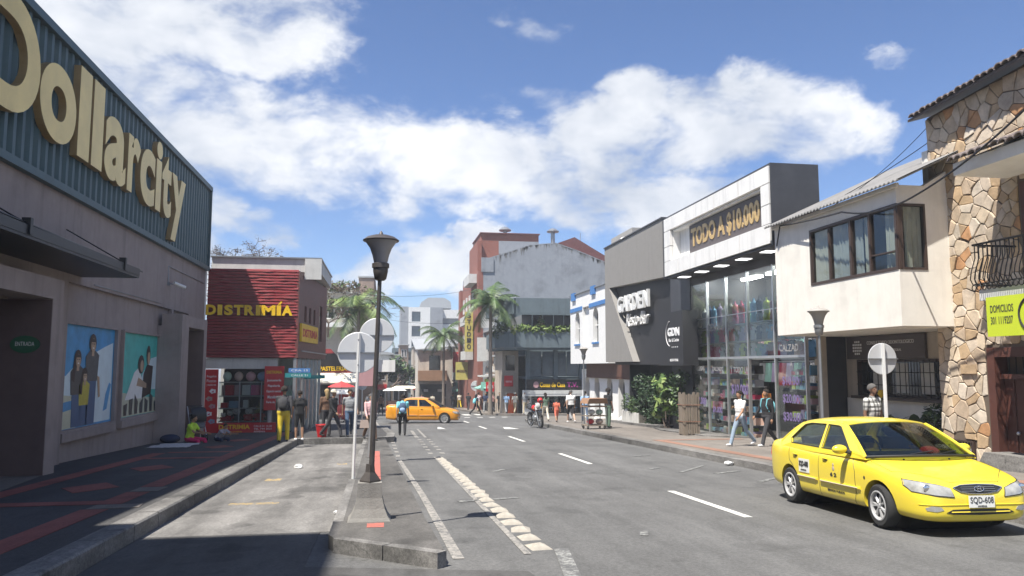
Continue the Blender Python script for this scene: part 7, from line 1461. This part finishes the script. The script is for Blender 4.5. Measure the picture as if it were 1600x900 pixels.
    me.materials.clear(); [me.materials.append(MT[q]) for q in mats]; me.polygons.foreach_set('material_index', idx.astype(np.int32)); me.polygons.foreach_set('use_smooth', [True]*n)
    t = thing('person', label, 'person', (x, y, G(y)+dz-base*S), R_(face), group); t.scale = (S, S, S)
    link('body', me, t)
    # hair
    hm_ = MB().mat('wear_'+hair); c = hd+Vector((0, .012, .03)); k0 = 0; vs = []; nu, nv = 16, 9; R0 = .099 if hairstyle != 'bushy' else .125
    for j in range(nv+1):
        a = pi*.5*j/nv*(1.28)
        for i in range(nu):
            ph = 2*pi*i/nu; front = max(0, -sin(ph)); aa = a*(1-.42*front) if hairstyle != 'cap' else a*.86; w_ = 1+.05*mnoise.noise(Vector((i*1.3, j*1.7, len(label))))
            vs.append((c.x+R0*.94*sin(aa)*cos(ph)*w_, c.y+R0*1.06*sin(aa)*sin(ph)*w_, c.z+R0*cos(aa)*w_*1.03))
    vs.append(tuple(c)); 
    hm_.add(vs, [(j*nu+i, j*nu+(i+1) % nu, (j+1)*nu+(i+1) % nu, (j+1)*nu+i) for j in range(nv) for i in range(nu)]+[(nv*nu+i, nv*nu+(i+1) % nu, len(vs)-1) for i in range(nu)], True)
    if hairstyle == 'long': hm_.tube([c+Vector((0, .06, 0)), c+Vector((0, .085, -.12)), c+Vector((0, .09, -.28))], [.085, .08, .035], 10)
    if hairstyle == 'tail': hm_.tube([c+Vector((0, .09, .03)), c+Vector((0, .14, -.03)), c+Vector((0, .12, -.2))], [.03, .035, .012], 8)
    if hairstyle == 'bun': hm_.ball(c+Vector((0, .09, .07)), .045)
    hm_.build('hair', t, local=True)
    if cap:
        m_ = MB().mat('wear_'+cap); m_.lathe([(.112, .0), (.11, .05), (.08, .095), (.02, .108)], c+Vector((0, 0, .02)), 16); m_.ball(c+Vector((0, -.1, .025)), .09, 12, 5, (.9, .8, .12)); m_.build('hat', t, local=True)
    t['_sh'] = 0; del t['_sh']
    return t, f, S
def bag_on(P, label, mat1, mat2, z=1.18, s=1.0, face=None):
    t0, f, S = P; t = thing('backpack', label, 'backpack', t0.location.copy(), t0.rotation_euler.z); t.scale = t0.scale
    b = 0; m_ = MB().mat(mat1); m_.ball((0, .17*1, z), .17*s, 14, 9, (.95, .62, 1.3)); m_.build('pack', t, local=True); m_ = MB().mat(mat2); m_.ball((0, .25, z-.08), .11*s, 12, 7, (1.05, .5, .95)); m_.build('front_pocket', t, local=True)
    for sg in (-1, 1): m_ = MB().mat(mat1); m_.tube([(sg*.09, .12, z+.17), (sg*.12, .03, z+.26), (sg*.125, -.08, z+.24), (sg*.12, -.125, z+.05), (sg*.14, -.04, z-.12), (sg*.12, .1, z-.14)], .016, 6); m_.build('strap', t, local=True)
    return t
walk = dict(lt=24, lk=8, rt=-20, rk=22, la=-22, le=16, ra=22, re=22); walk2 = dict(lt=-20, lk=24, rt=24, rk=6, la=22, le=22, ra=-20, re=14); stand = dict(lt=2, lk=2, rt=-3, rk=3, la=3, le=10, ra=-3, re=14)
# right pavement pair
P = person('young woman in white t-shirt and pale wide jeans holding hands past the glass shop', 10.3, 21.6, .148, 175+90, 1.60, walk2, 'tan', 'white', 'jeans_pale', 'shoe_white', 'hair', det=2, hairstyle='tail')
P[0].rotation_euler.z = radians(-75); P[0].location.x = 10.25
P = person('young man in black sweater and dark jeans walking with a turquoise backpack', 10.95, 21.35, .148, -75, 1.64, dict(walk, la=-5, ra=18), 'tan', 'black', 'charcoal', 'shoe_white', 'hair', 'long', det=2)
bag_on(P, 'turquoise and white backpack on the young man in black', 'wear_cyan', 'wear_lilac')
P = person('grey haired man in black and white plaid shirt standing behind the yellow taxi', 10.05, 15.0, .148, 20, 1.66, stand, 'dark', 'plaid', 'khaki', 'shoe_black', 'hair_grey', det=2, bulk=1.1)
# around the corner, left
P = person('person in dark jacket and mustard yellow trousers seen from behind at the corner shop', -3.15, 26.2, .19, 180, 1.72, dict(walk2, lt=-8, rt=12, lk=10), 'tan', 'charcoal', 'yellow', 'shoe_black', 'hair', 'long', det=1, hairstyle='bushy', bulk=1.3)
bag_on(P, 'dark grey rucksack worn over the mustard trousers', 'wear_charcoal', 'wear_black')
person('person in black t-shirt and shorts standing just behind the one in mustard trousers', -2.75, 27.1, .19, 200, 1.60, stand, 'tan', 'black', 'black', 'shoe_white', 'hair', shorts=True, det=1)
person('man in dark clothes and pale cap walking by the red bucket', -1.75, 28.6, .19, 60, 1.66, walk, 'tan', 'black', 'charcoal', 'shoe_black', 'hair_grey', 'long', det=1, cap='cream')
person('blond person partly hidden behind the man in dark clothes', -2.05, 29.6, .19, 200, 1.66, stand, 'fair', 'brown', 'charcoal', 'shoe_black', 'hair_blond', 'long', det=0, hairstyle='long')
person('man in grey t-shirt and blue jeans walking toward the camera at the corner', -1.2, 29.2, .19, 10, 1.70, walk2, 'tan', 'grey', 'jeans', 'shoe_black', 'hair', det=1)
P = person('woman in pale pink blouse and brown trousers behind the leaning lamp post', -.42, 27.2, .15, 20, 1.56, walk, 'fair', 'pink', 'brown', 'shoe_black', 'hair_grey', 'long', det=1)
m_ = MB().mat('bag_tan'); m_.hexa([(-.16, -.05, 0), (.16, -.05, 0), (.16, .05, 0), (-.16, .05, 0), (-.13, -.03, .26), (.13, -.03, .26), (.13, .03, .26), (-.13, .03, .26)]); m_.tube([(-.08, 0, .26), (-.06, 0, .4), (.06, 0, .4), (.08, 0, .26)], .008, 5); hb = m_.build('handbag', loc=(0, 0, 0)); hb.location = (-.62, 27.1, G(27.1)+.15+.42); tag(hb, 'tan handbag hanging from the hand of the woman in pink', 'handbag')
P = person('man in light cyan shirt and black trousers walking away down the cycle lane', .78, 32.6, .0, 178, 1.68, walk, 'tan', 'cyan', 'black', 'shoe_black', 'hair', det=1)
bag_on(P, 'blue backpack on the man in the cyan shirt', 'wear_jeans', 'wear_pale_blue')
# seated woman, child bent over
person('woman in neon green top and magenta trousers sitting on the pavement by the wall', -6.1, 26.6, .20, 75, 1.62, dict(lt=86, lk=62, rt=84, rk=70, la=38, le=40, ra=42, re=42, lean=12, head=25), 'tan', 'neon', 'magenta', 'shoe_black', 'hair', det=1, hairstyle='bun', sit=1, group='people sitting on the left pavement')
person('child in lilac hunched over on the pavement beside the pushchair', -5.35, 27.2, .20, 60, 1.25, dict(lt=88, lk=95, rt=86, rk=95, la=60, le=30, ra=62, re=30, lean=42, head=40), 'tan', 'lilac', 'navy', 'shoe_white', 'hair', det=1, sit=1, group='people sitting on the left pavement')
m_ = MB().mat('wear_navy'); m_.ball((-6.65, 26.5, G(26.5)+.33), .26, 12, 8, (1.2, 1, .55)); tag(m_.build('bag', loc=(-6.65, 26.5, G(26.5)+.2)), 'dark soft bag lying behind the seated woman', 'bag')
# far right pavement
person('bald man in white t-shirt and black shorts walking away by the vendor cart', 9.75, 40.5, .148, 180, 1.72, walk, 'fair', 'white', 'black', 'shoe_white', 'hair_grey', shorts=True, det=1, bulk=1.2)
person('child in coral dress beside the man in white t-shirt', 9.15, 41.3, .148, 180, 1.25, walk2, 'tan', 'coral', 'coral', 'shoe_black', 'hair', shorts=True, det=0)
person('woman in dark green top and cream trousers left of the coral child', 8.85, 42.8, .148, 180, 1.58, walk, 'tan', 'green', 'cream', 'shoe_black', 'hair', det=0, hairstyle='long')
person('person in pale blue shirt behind the vendor cart', 10.9, 42.0, .148, 170, 1.66, walk, 'tan', 'pale_blue', 'jeans', 'shoe_black', 'hair', det=0)
person('person in white blouse between the two walkers past the cart', 10.35, 43.2, .148, 190, 1.6, walk2, 'tan', 'white', 'grey', 'shoe_black', 'hair', det=0, hairstyle='long')
person('curly haired man in black shirt standing right of the vendor cart', 9.95, 34.2, .148, 120, 1.70, stand, 'dark', 'black', 'green', 'shoe_black', 'hair', det=1, hairstyle='bushy')
P = person('person in black with mint backpack striding across the far zebra crossing', 7.2, 61.5, .0, 160, 1.7, dict(walk2, lt=-28, rt=30), 'tan', 'black', 'black', 'shoe_black', 'hair', det=0, hairstyle='long')
P[0].rotation_euler.z = radians(115); t_ = bag_on(P, 'mint backpack on the person at the zebra crossing', 'wear_cyan', 'wear_cyan'); t_.rotation_euler.z = radians(115)
far = [(8.5, 66, 'navy', 'grey', 'hair_grey', 'man in navy shirt among walkers outside the far shops'), (8.0, 66.8, 'pinkgrey', 'khaki', 'hair', 'woman in dusty pink beside the navy shirt'), (8.9, 64.8, 'pink', 'charcoal', 'hair', 'woman in pink passing the narrow shop'), (9.3, 63.2, 'black', 'charcoal', 'hair', 'person in black by the shop doors'), (9.45, 60.6, 'pale_blue', 'grey', 'hair_grey', 'man in pale blue shirt near the orange door'), (10.0, 59.9, 'cream', 'khaki', 'hair_grey', 'man in cream shirt and hat near the orange door'), (10.75, 59.6, 'grey', 'khaki', 'hair', 'person in grey at the edge of the orange door'), (7.9, 74, 'black', 'charcoal', 'hair', 'person in black standing under the mint sign'),
       (6.9, 92, 'white', 'jeans', 'hair', 'person in white under the balcony house'), (6.2, 93, 'white', 'black', 'hair', 'second person in white crouched at the balcony house'), (5.5, 90, 'cream', 'khaki', 'hair', 'person in cream beyond the bonnet of the orange taxi'), (7.6, 88, 'black', 'charcoal', 'hair', 'person in black at the yellow MODA sign'), (4.2, 88, 'pink', 'grey', 'hair', 'person in pink behind the orange taxi'), (8.0, 84, 'cream', 'yellow', 'hair', 'person in cream and yellow by the far road sign'), (3.0, 86, 'coral', 'jeans', 'hair', 'person in coral beyond the roof of the orange taxi'), (-1.1, 62, 'grey', 'jeans', 'hair', 'person in grey past the pastry shop'), (-.2, 66, 'brown', 'black', 'hair', 'person in brown on the far left corner')]
for i, (x, y, tp, lg, hr, lab) in enumerate(far): person(lab, x, y, .14 if x > 7.7 or x < -1 else .0, 180+random.uniform(-40, 40) if i % 3 else random.uniform(-30, 30), random.uniform(1.58, 1.72), walk if i % 2 else walk2, 'tan', tp, lg, 'shoe_black', hr, det=0, cap='cream' if i == 5 else None)
# ================================================================== plants
def leafmat(name, c1, c2):
    m = bpy.data.materials.new(name); m.use_nodes = True; MT[name] = m; nt = m.node_tree; N = nt.nodes; L = nt.links; b = N['Principled BSDF']; b.inputs['Roughness'].default_value = .55
    g = N.new('ShaderNodeNewGeometry'); r = N.new('ShaderNodeMix'); r.data_type = 'RGBA'; L.new(g.outputs['Random Per Island'], r.inputs[0]); r.inputs[6].default_value = (*c1, 1); r.inputs[7].default_value = (*c2, 1); L.new(r.outputs[2], b.inputs['Base Color'])
    b.inputs['Subsurface Weight'].default_value = 0; return m
leafmat('leaf_dark', (.010, .026, .009), (.03, .065, .018)); leafmat('leaf_mid', (.04, .085, .02), (.10, .16, .04)); leafmat('leaf_light', (.09, .15, .03), (.20, .26, .07)); leafmat('palm_leaf', (.025, .055, .018), (.08, .12, .035)); leafmat('leaf_brown', (.10, .07, .04), (.16, .13, .07))
M('bark', (.12, .09, .07), .95, var=.3, scale=9, bump=.8, bscale=25); M('palm_bark', (.20, .17, .14), .95, var=.25, scale=8, bump=.8, bscale=20); M('flower', (.75, .50, .05), .7); M('planter_white', (.55, .54, .50), .8, streak=.3)
def leaves(mb, c, R, n, size, rnd, sq=(1, 1, 1), mats=None, shell=.55):
    mats = mats or ['leaf_mid']
    for _ in range(n):
        d = Vector((rnd.gauss(0, 1), rnd.gauss(0, 1), rnd.gauss(0, 1))).normalized(); r = R*(shell+(1-shell)*rnd.random()**.6)*(1+.25*mnoise.noise(d*2.3+Vector(c)))
        p = Vector(c)+Vector((d.x*sq[0], d.y*sq[1], d.z*sq[2]))*r; a = Vector((rnd.gauss(0, 1), rnd.gauss(0, 1), rnd.gauss(0, .6))).normalized(); b = a.cross(d+Vector((.01, .02, .3))).normalized(); s = size*rnd.uniform(.6, 1.3)
        mb.mat(rnd.choice(mats)); mb.add([p-a*s, p-b*s*.42, p+a*s, p+b*s*.42], [(0, 1, 2, 3)])
def bush(name, label, loc, clumps, size, mats, stem=True, cat='plant', group=None, seed=1):
    rnd = random.Random(seed); t = thing(name, label, cat, loc, 0, group); L0_ = Vector(loc)
    mb = MB()
    for (cx, cy, cz, R, n, sq) in clumps: leaves(mb, (cx, cy, cz), R, n, size, rnd, sq, mats)
    tag(mb.build('foliage', t, local=True), kind='stuff')
    if stem:
        m_ = MB().mat('bark')
        for (cx, cy, cz, R, n, sq) in clumps: m_.tube([(cx*.3, cy*.3, -.02), (cx*.7, cy*.7, cz*.5), (cx, cy, cz)], [.03, .022, .012], 6)
        m_.build('stem', t, local=True)
    return t
# dense planting at the restaurant entrance
bush('climbing_shrub', 'dense dark shrub climbing beside the restaurant entrance', (12.45, 35.2, G(35.2)+.1), [(0, 1.2, 1.0, .55, 520, (1, 1.1, 1.5)), (0, .3, 1.7, .6, 620, (1, 1.3, 1.2)), (0, 1.6, 2.0, .5, 420, (1, 1.2, 1)), (0, -.6, 1.0, .6, 560, (.9, 1, 1.6)), (-.1, -1.3, 1.9, .55, 420, (.9, 1.1, 1.2)), (0, -.2, .5, .6, 420, (.9, 1.4, .8))], .085, ['leaf_dark'], seed=2)
bush('banana_plant', 'broad leaved light green plant beside the tree guard at the restaurant', (12.0, 32.3, G(32.3)+.1), [(0, .3, 1.9, .55, 60, (.9, 1.2, 1)), (0, -.4, 1.3, .55, 60, (.8, 1, 1.2)), (0, .8, 1.0, .5, 50, (.8, 1, 1.3))], .24, ['leaf_light', 'leaf_mid'], seed=3)
bush('climbing_shrub', 'dark creeper hanging under the GDN sign box', (12.1, 31.0, G(31)+.1), [(0, 0, 2.2, .5, 320, (.8, 1.6, .7)), (0, .3, 1.3, .5, 320, (.8, 1.2, 1.4)), (0, -.4, .6, .4, 220, (.8, 1, 1.2))], .08, ['leaf_dark', 'leaf_mid'], seed=5)
t = thing('planter', 'long white planter of boards under the climbing shrub', 'planter', (11.95, 37.2, G(37.2)+.15))
for k in range(8): m_ = MB().mat('planter_white'); m_.box(-.02, .03, -1.2+k*.33, -.89+k*.33, 0, .62); m_.build('board', t, local=True)
m_ = MB().mat('earth'); m_.box(.031, .4, -1.2, 1.4, 0, .5); m_.build('soil', t, local=True)
bush('potted_shrub', 'round shrub growing out of the white planter', (12.1, 38.0, G(38)+.7), [(0, 0, .5, .45, 320, (.8, 1.2, 1.1)), (0, -1.0, .3, .4, 240, (.8, 1.2, 1))], .07, ['leaf_dark', 'leaf_mid'], seed=8)
# bed in front of the cream house
def broad(label, x, y, n, h, mats, seed, w=.16, flower=False, group='plants in the bed before the cream house'):
    rnd = random.Random(seed); t = thing('leafy_plant', label, 'plant', (x, y, G(y)+.1), 0, group)
    for k in range(n):
        a = 2*pi*k/n+rnd.uniform(-.3, .3); L_ = h*rnd.uniform(.7, 1.1); out = L_*rnd.uniform(.25, .6); m_ = MB().mat(rnd.choice(mats)); vs = []; seg = 7; sd = Vector((-sin(a), cos(a), 0))
        for i in range(seg+1):
            s = i/seg; c = Vector((cos(a)*out*s**1.5, sin(a)*out*s**1.5, L_*(s-.25*s*s*s))); ww = w*sin(pi*min(1, .12+.88*s))**.8*.5 if s > .3 else .012
            vs += [c-sd*ww+Vector((0, 0, ww*.3)), c, c+sd*ww+Vector((0, 0, ww*.3))]
        m_.add(vs, [(3*i, 3*i+1, 3*i+4, 3*i+3) for i in range(seg)]+[(3*i+1, 3*i+2, 3*i+5, 3*i+4) for i in range(seg)], True); m_.build('leaf', t, local=True)
    if flower: m_ = MB().mat('leaf_mid'); m_.cyl((0, 0, 0), (0, 0, h*1.1), .015, n=6); m_.build('stem', t, local=True); m_ = MB().mat('flower'); m_.lathe([(.01, h*1.05), (.09, h*1.13), (.07, h*1.2), (.01, h*1.22)], (0, 0, 0), 8); m_.build('blossom', t, local=True)
broad('canna plant with a yellow flower behind the yellow taxi', 13.0, 19.0, 11, 1.35, ['leaf_dark', 'leaf_mid'], 3, .24, True)
broad('broad dark leaved plant left of the yellow flower', 13.1, 19.8, 10, 1.2, ['leaf_dark', 'leaf_mid'], 4, .22)
broad('plant with one tall paddle leaf between sign pole and stone wall', 13.0, 17.7, 8, 1.5, ['leaf_dark'], 6, .34)
broad('low spreading plant below the tall paddle leaf', 12.95, 17.2, 12, .95, ['leaf_mid', 'leaf_dark'], 7, .16)
bush('shrub', 'bushy shrub at the right end of the planted bed', (13.0, 16.7, G(16.7)+.1), [(0, 0, .8, .38, 260, (1, 1.2, 1)), (0, .3, 1.05, .25, 130, (1, 1, 1))], .07, ['leaf_dark', 'leaf_mid'], seed=12, group='plants in the bed before the cream house')
bush('shrub', 'tall thin climbing shrub against the shaded cream wall', (13.3, 22.1, G(22.1)+.1), [(0, 0, .9, .35, 120, (.6, 1, 1.6)), (0, .2, 1.7, .3, 70, (.5, 1, 1.6))], .08, ['leaf_dark', 'leaf_mid'], seed=13, group='plants in the bed before the cream house')
# balcony plants of the homeware building
rr = random.Random(21)
for i in range(13):
    x = 9.9+i*.38; bush('balcony_plant', ('yellow green plant at the left corner of the homeware balcony' if i == 0 else 'yellow green plant at the right end of the homeware balcony' if i == 12 else 'yellow green trailing plant along the homeware balcony'), (x, 58.95, 4.36), [(0, 0, .15, rr.uniform(.4, .65), 60, (1, .7, .85))], .17, ['leaf_light', 'leaf_mid'] if i % 3 else ['leaf_light'], False, 'plant', 'plants along the homeware balcony', i)
bush('balcony_shrub', 'tall green shrub at the left end of the homeware balcony', (9.1, 60.2, 4.4), [(0, 0, .6, .7, 260, (.8, 1, 1.1)), (-.3, 1, .2, .7, 200, (.7, 1, 1.2))], .13, ['leaf_mid', 'leaf_dark'], False, seed=31)
bush('balcony_shrub', 'brownish shrub standing midway on the homeware balcony', (11.9, 59.2, 4.4), [(0, 0, .7, .4, 120, (.7, .8, 1.4))], .13, ['leaf_brown', 'leaf_mid'], False, seed=32)
# palms
def palm(label, x, y, h, R, nf, seed, mats=('palm_leaf', 'leaf_mid'), lean=0, tr=.16):
    rnd = random.Random(seed); t = thing('palm_tree', label, 'palm tree', (x, y, G(y)+.1)); m_ = MB().mat('palm_bark'); m_.tube([(lean*h*(i/10)**2, 0, h*i/10) for i in range(11)], [tr*(1.35 if i == 0 else 1-.35*i/10)*(1+.05*(i % 2)) for i in range(11)], 10); m_.build('trunk', t, local=True); top = Vector((lean*h, 0, h))
    for k in range(nf):
        a = 2*pi*k/nf*2.4+rnd.uniform(-.2, .2); el = rnd.uniform(-.25, 1.25); L_ = R*rnd.uniform(.85, 1.15); m_ = MB().mat(rnd.choice(mats)); pts = []; d = Vector((cos(a)*cos(el), sin(a)*cos(el), sin(el))); p = top.copy(); seg = 11
        for i in range(seg+1): pts.append(p.copy()); d = (d+Vector((0, 0, -.12-.013*i))).normalized(); p = p+d*L_/seg
        m_.tube(pts, [.03*(1-i/(seg+1))+.005 for i in range(seg+1)], 4)
        for i in range(2, seg*3):
            s = i/3; j = min(seg-1, int(s)); c = pts[j].lerp(pts[j+1], s-j); dd = (pts[j+1]-pts[j]).normalized(); side = dd.cross(Vector((0, 0, 1))).normalized()
            ll = L_*.27*sin(pi*min(.97, .12+s/seg*.85))**.7
            for sg in (-1, 1):
                q = c+(side*sg*.85+dd*.45+Vector((0, 0, -.35-rnd.random()*.35))).normalized()*ll; w_ = dd*.028*R/2; m_.add([c-w_, c+w_, q], [(0, 1, 2)])
        m_.build('frond', t, local=True)
palm('tall palm with full crown before the grey gable wall', 8.1, 60, 8.5, 3.2, 26, 5, tr=.17)
palm('smaller palm in front of the apartment tower', 6.6, 88, 7.9, 3.3, 26, 9, tr=.17)
palm('palm with pale drooping fronds behind the round signs at the left', -2.0, 62, 8.2, 4.0, 26, 14, ('palm_leaf', 'leaf_light'))
def tree(label, x, y, h, R, nleaf, mats, seed, z=None, depth=5, spread=.55, size=.12, tr=.2):
    rnd = random.Random(seed); t = thing('tree', label, 'tree', (x, y, G(y) if z is None else z)); m_ = MB().mat('bark'); tips = []
    def grow(p, d, L_, r, k):
        q = p+d*L_; mid = p+d*L_*.5+Vector((rnd.uniform(-1, 1), rnd.uniform(-1, 1), rnd.uniform(-.5, .5)))*L_*.08; r = max(r, .014); m_.tube([p, mid, q], [r, r*.85, r*.7], 5 if k < 3 else 4)
        if k == 0: tips.append(q); return
        for _ in range(rnd.choice((2, 3)) if k > 1 else 3):
            nd = (d+Vector((rnd.gauss(0, 1), rnd.gauss(0, 1), rnd.gauss(0, .6)))*spread).normalized(); nd.z = nd.z*.8+.12; grow(q, nd.normalized(), L_*rnd.uniform(.62, .85), r*.62, k-1)
    grow(Vector((0, 0, 0)), Vector((0, 0, 1)), h*.34, tr, depth); m_.build('trunk', t, local=True)
    if nleaf:
        mb = MB()
        for q in tips: leaves(mb, q, R*rnd.uniform(.6, 1.2), nleaf, size, rnd, (1, 1, .8), mats, .2)
        tag(mb.build('crown', t, local=True), kind='stuff')
    return t
tr_ = tree('nearly bare tree spreading twigs above the corner shop roof', -6.6, 47, 6.0, .3, 6, ['leaf_brown', 'bark'], 6, z=3.5, depth=7, spread=.9, size=.05, tr=.12); tr_.scale = (1.25, 1.0, .8)
tr_ = tree('small sparse tree on the roof edge right of the corner shop', -3.6, 52, 2.7, .3, 4, ['leaf_brown', 'leaf_dark'], 16, z=3.6, depth=5, spread=.8, size=.09, tr=.09)
tree('dark leafy tree behind the market stalls left of the tower', 1.0, 102, 7.5, 1.1, 46, ['leaf_dark', 'leaf_mid'], 26, depth=3, size=.3)
tree('leafy tree between the round signs and the white house', -1.2, 84, 5.2, .9, 46, ['leaf_dark', 'leaf_mid'], 27, depth=3, size=.25)
bush('creeper', 'green creeper hanging over the roof of the beige house', (-3.6, 71.4, 8.7), [(0, 0, .2, .9, 260, (2, .6, .6)), (-1.2, 0, .1, .7, 180, (2, .6, .6))], .2, ['leaf_brown', 'leaf_mid'], False, seed=41)
# ================================================================== air
hz_ = bpy.data.materials.new('haze_air'); hz_.use_nodes = True; nt = hz_.node_tree
for n_ in list(nt.nodes):
    if n_.type != 'OUTPUT_MATERIAL': nt.nodes.remove(n_)
pv = nt.nodes.new('ShaderNodeVolumePrincipled'); pv.inputs['Color'].default_value = (.86, .92, 1, 1); pv.inputs['Density'].default_value = .0012; pv.inputs['Anisotropy'].default_value = .2
nt.links.new(pv.outputs[0], [n_ for n_ in nt.nodes if n_.type == 'OUTPUT_MATERIAL'][0].inputs['Volume'])
mb = MB(); mb.mats = [hz_]; mb.mi = 0; mb.box(-1600, 1600, -1000, 3600, G(230)-1.1, 26); tag(mb.build('haze'), kind='stuff')
SC.cycles.volume_bounces = 0; SC.cycles.volume_step_rate = 4
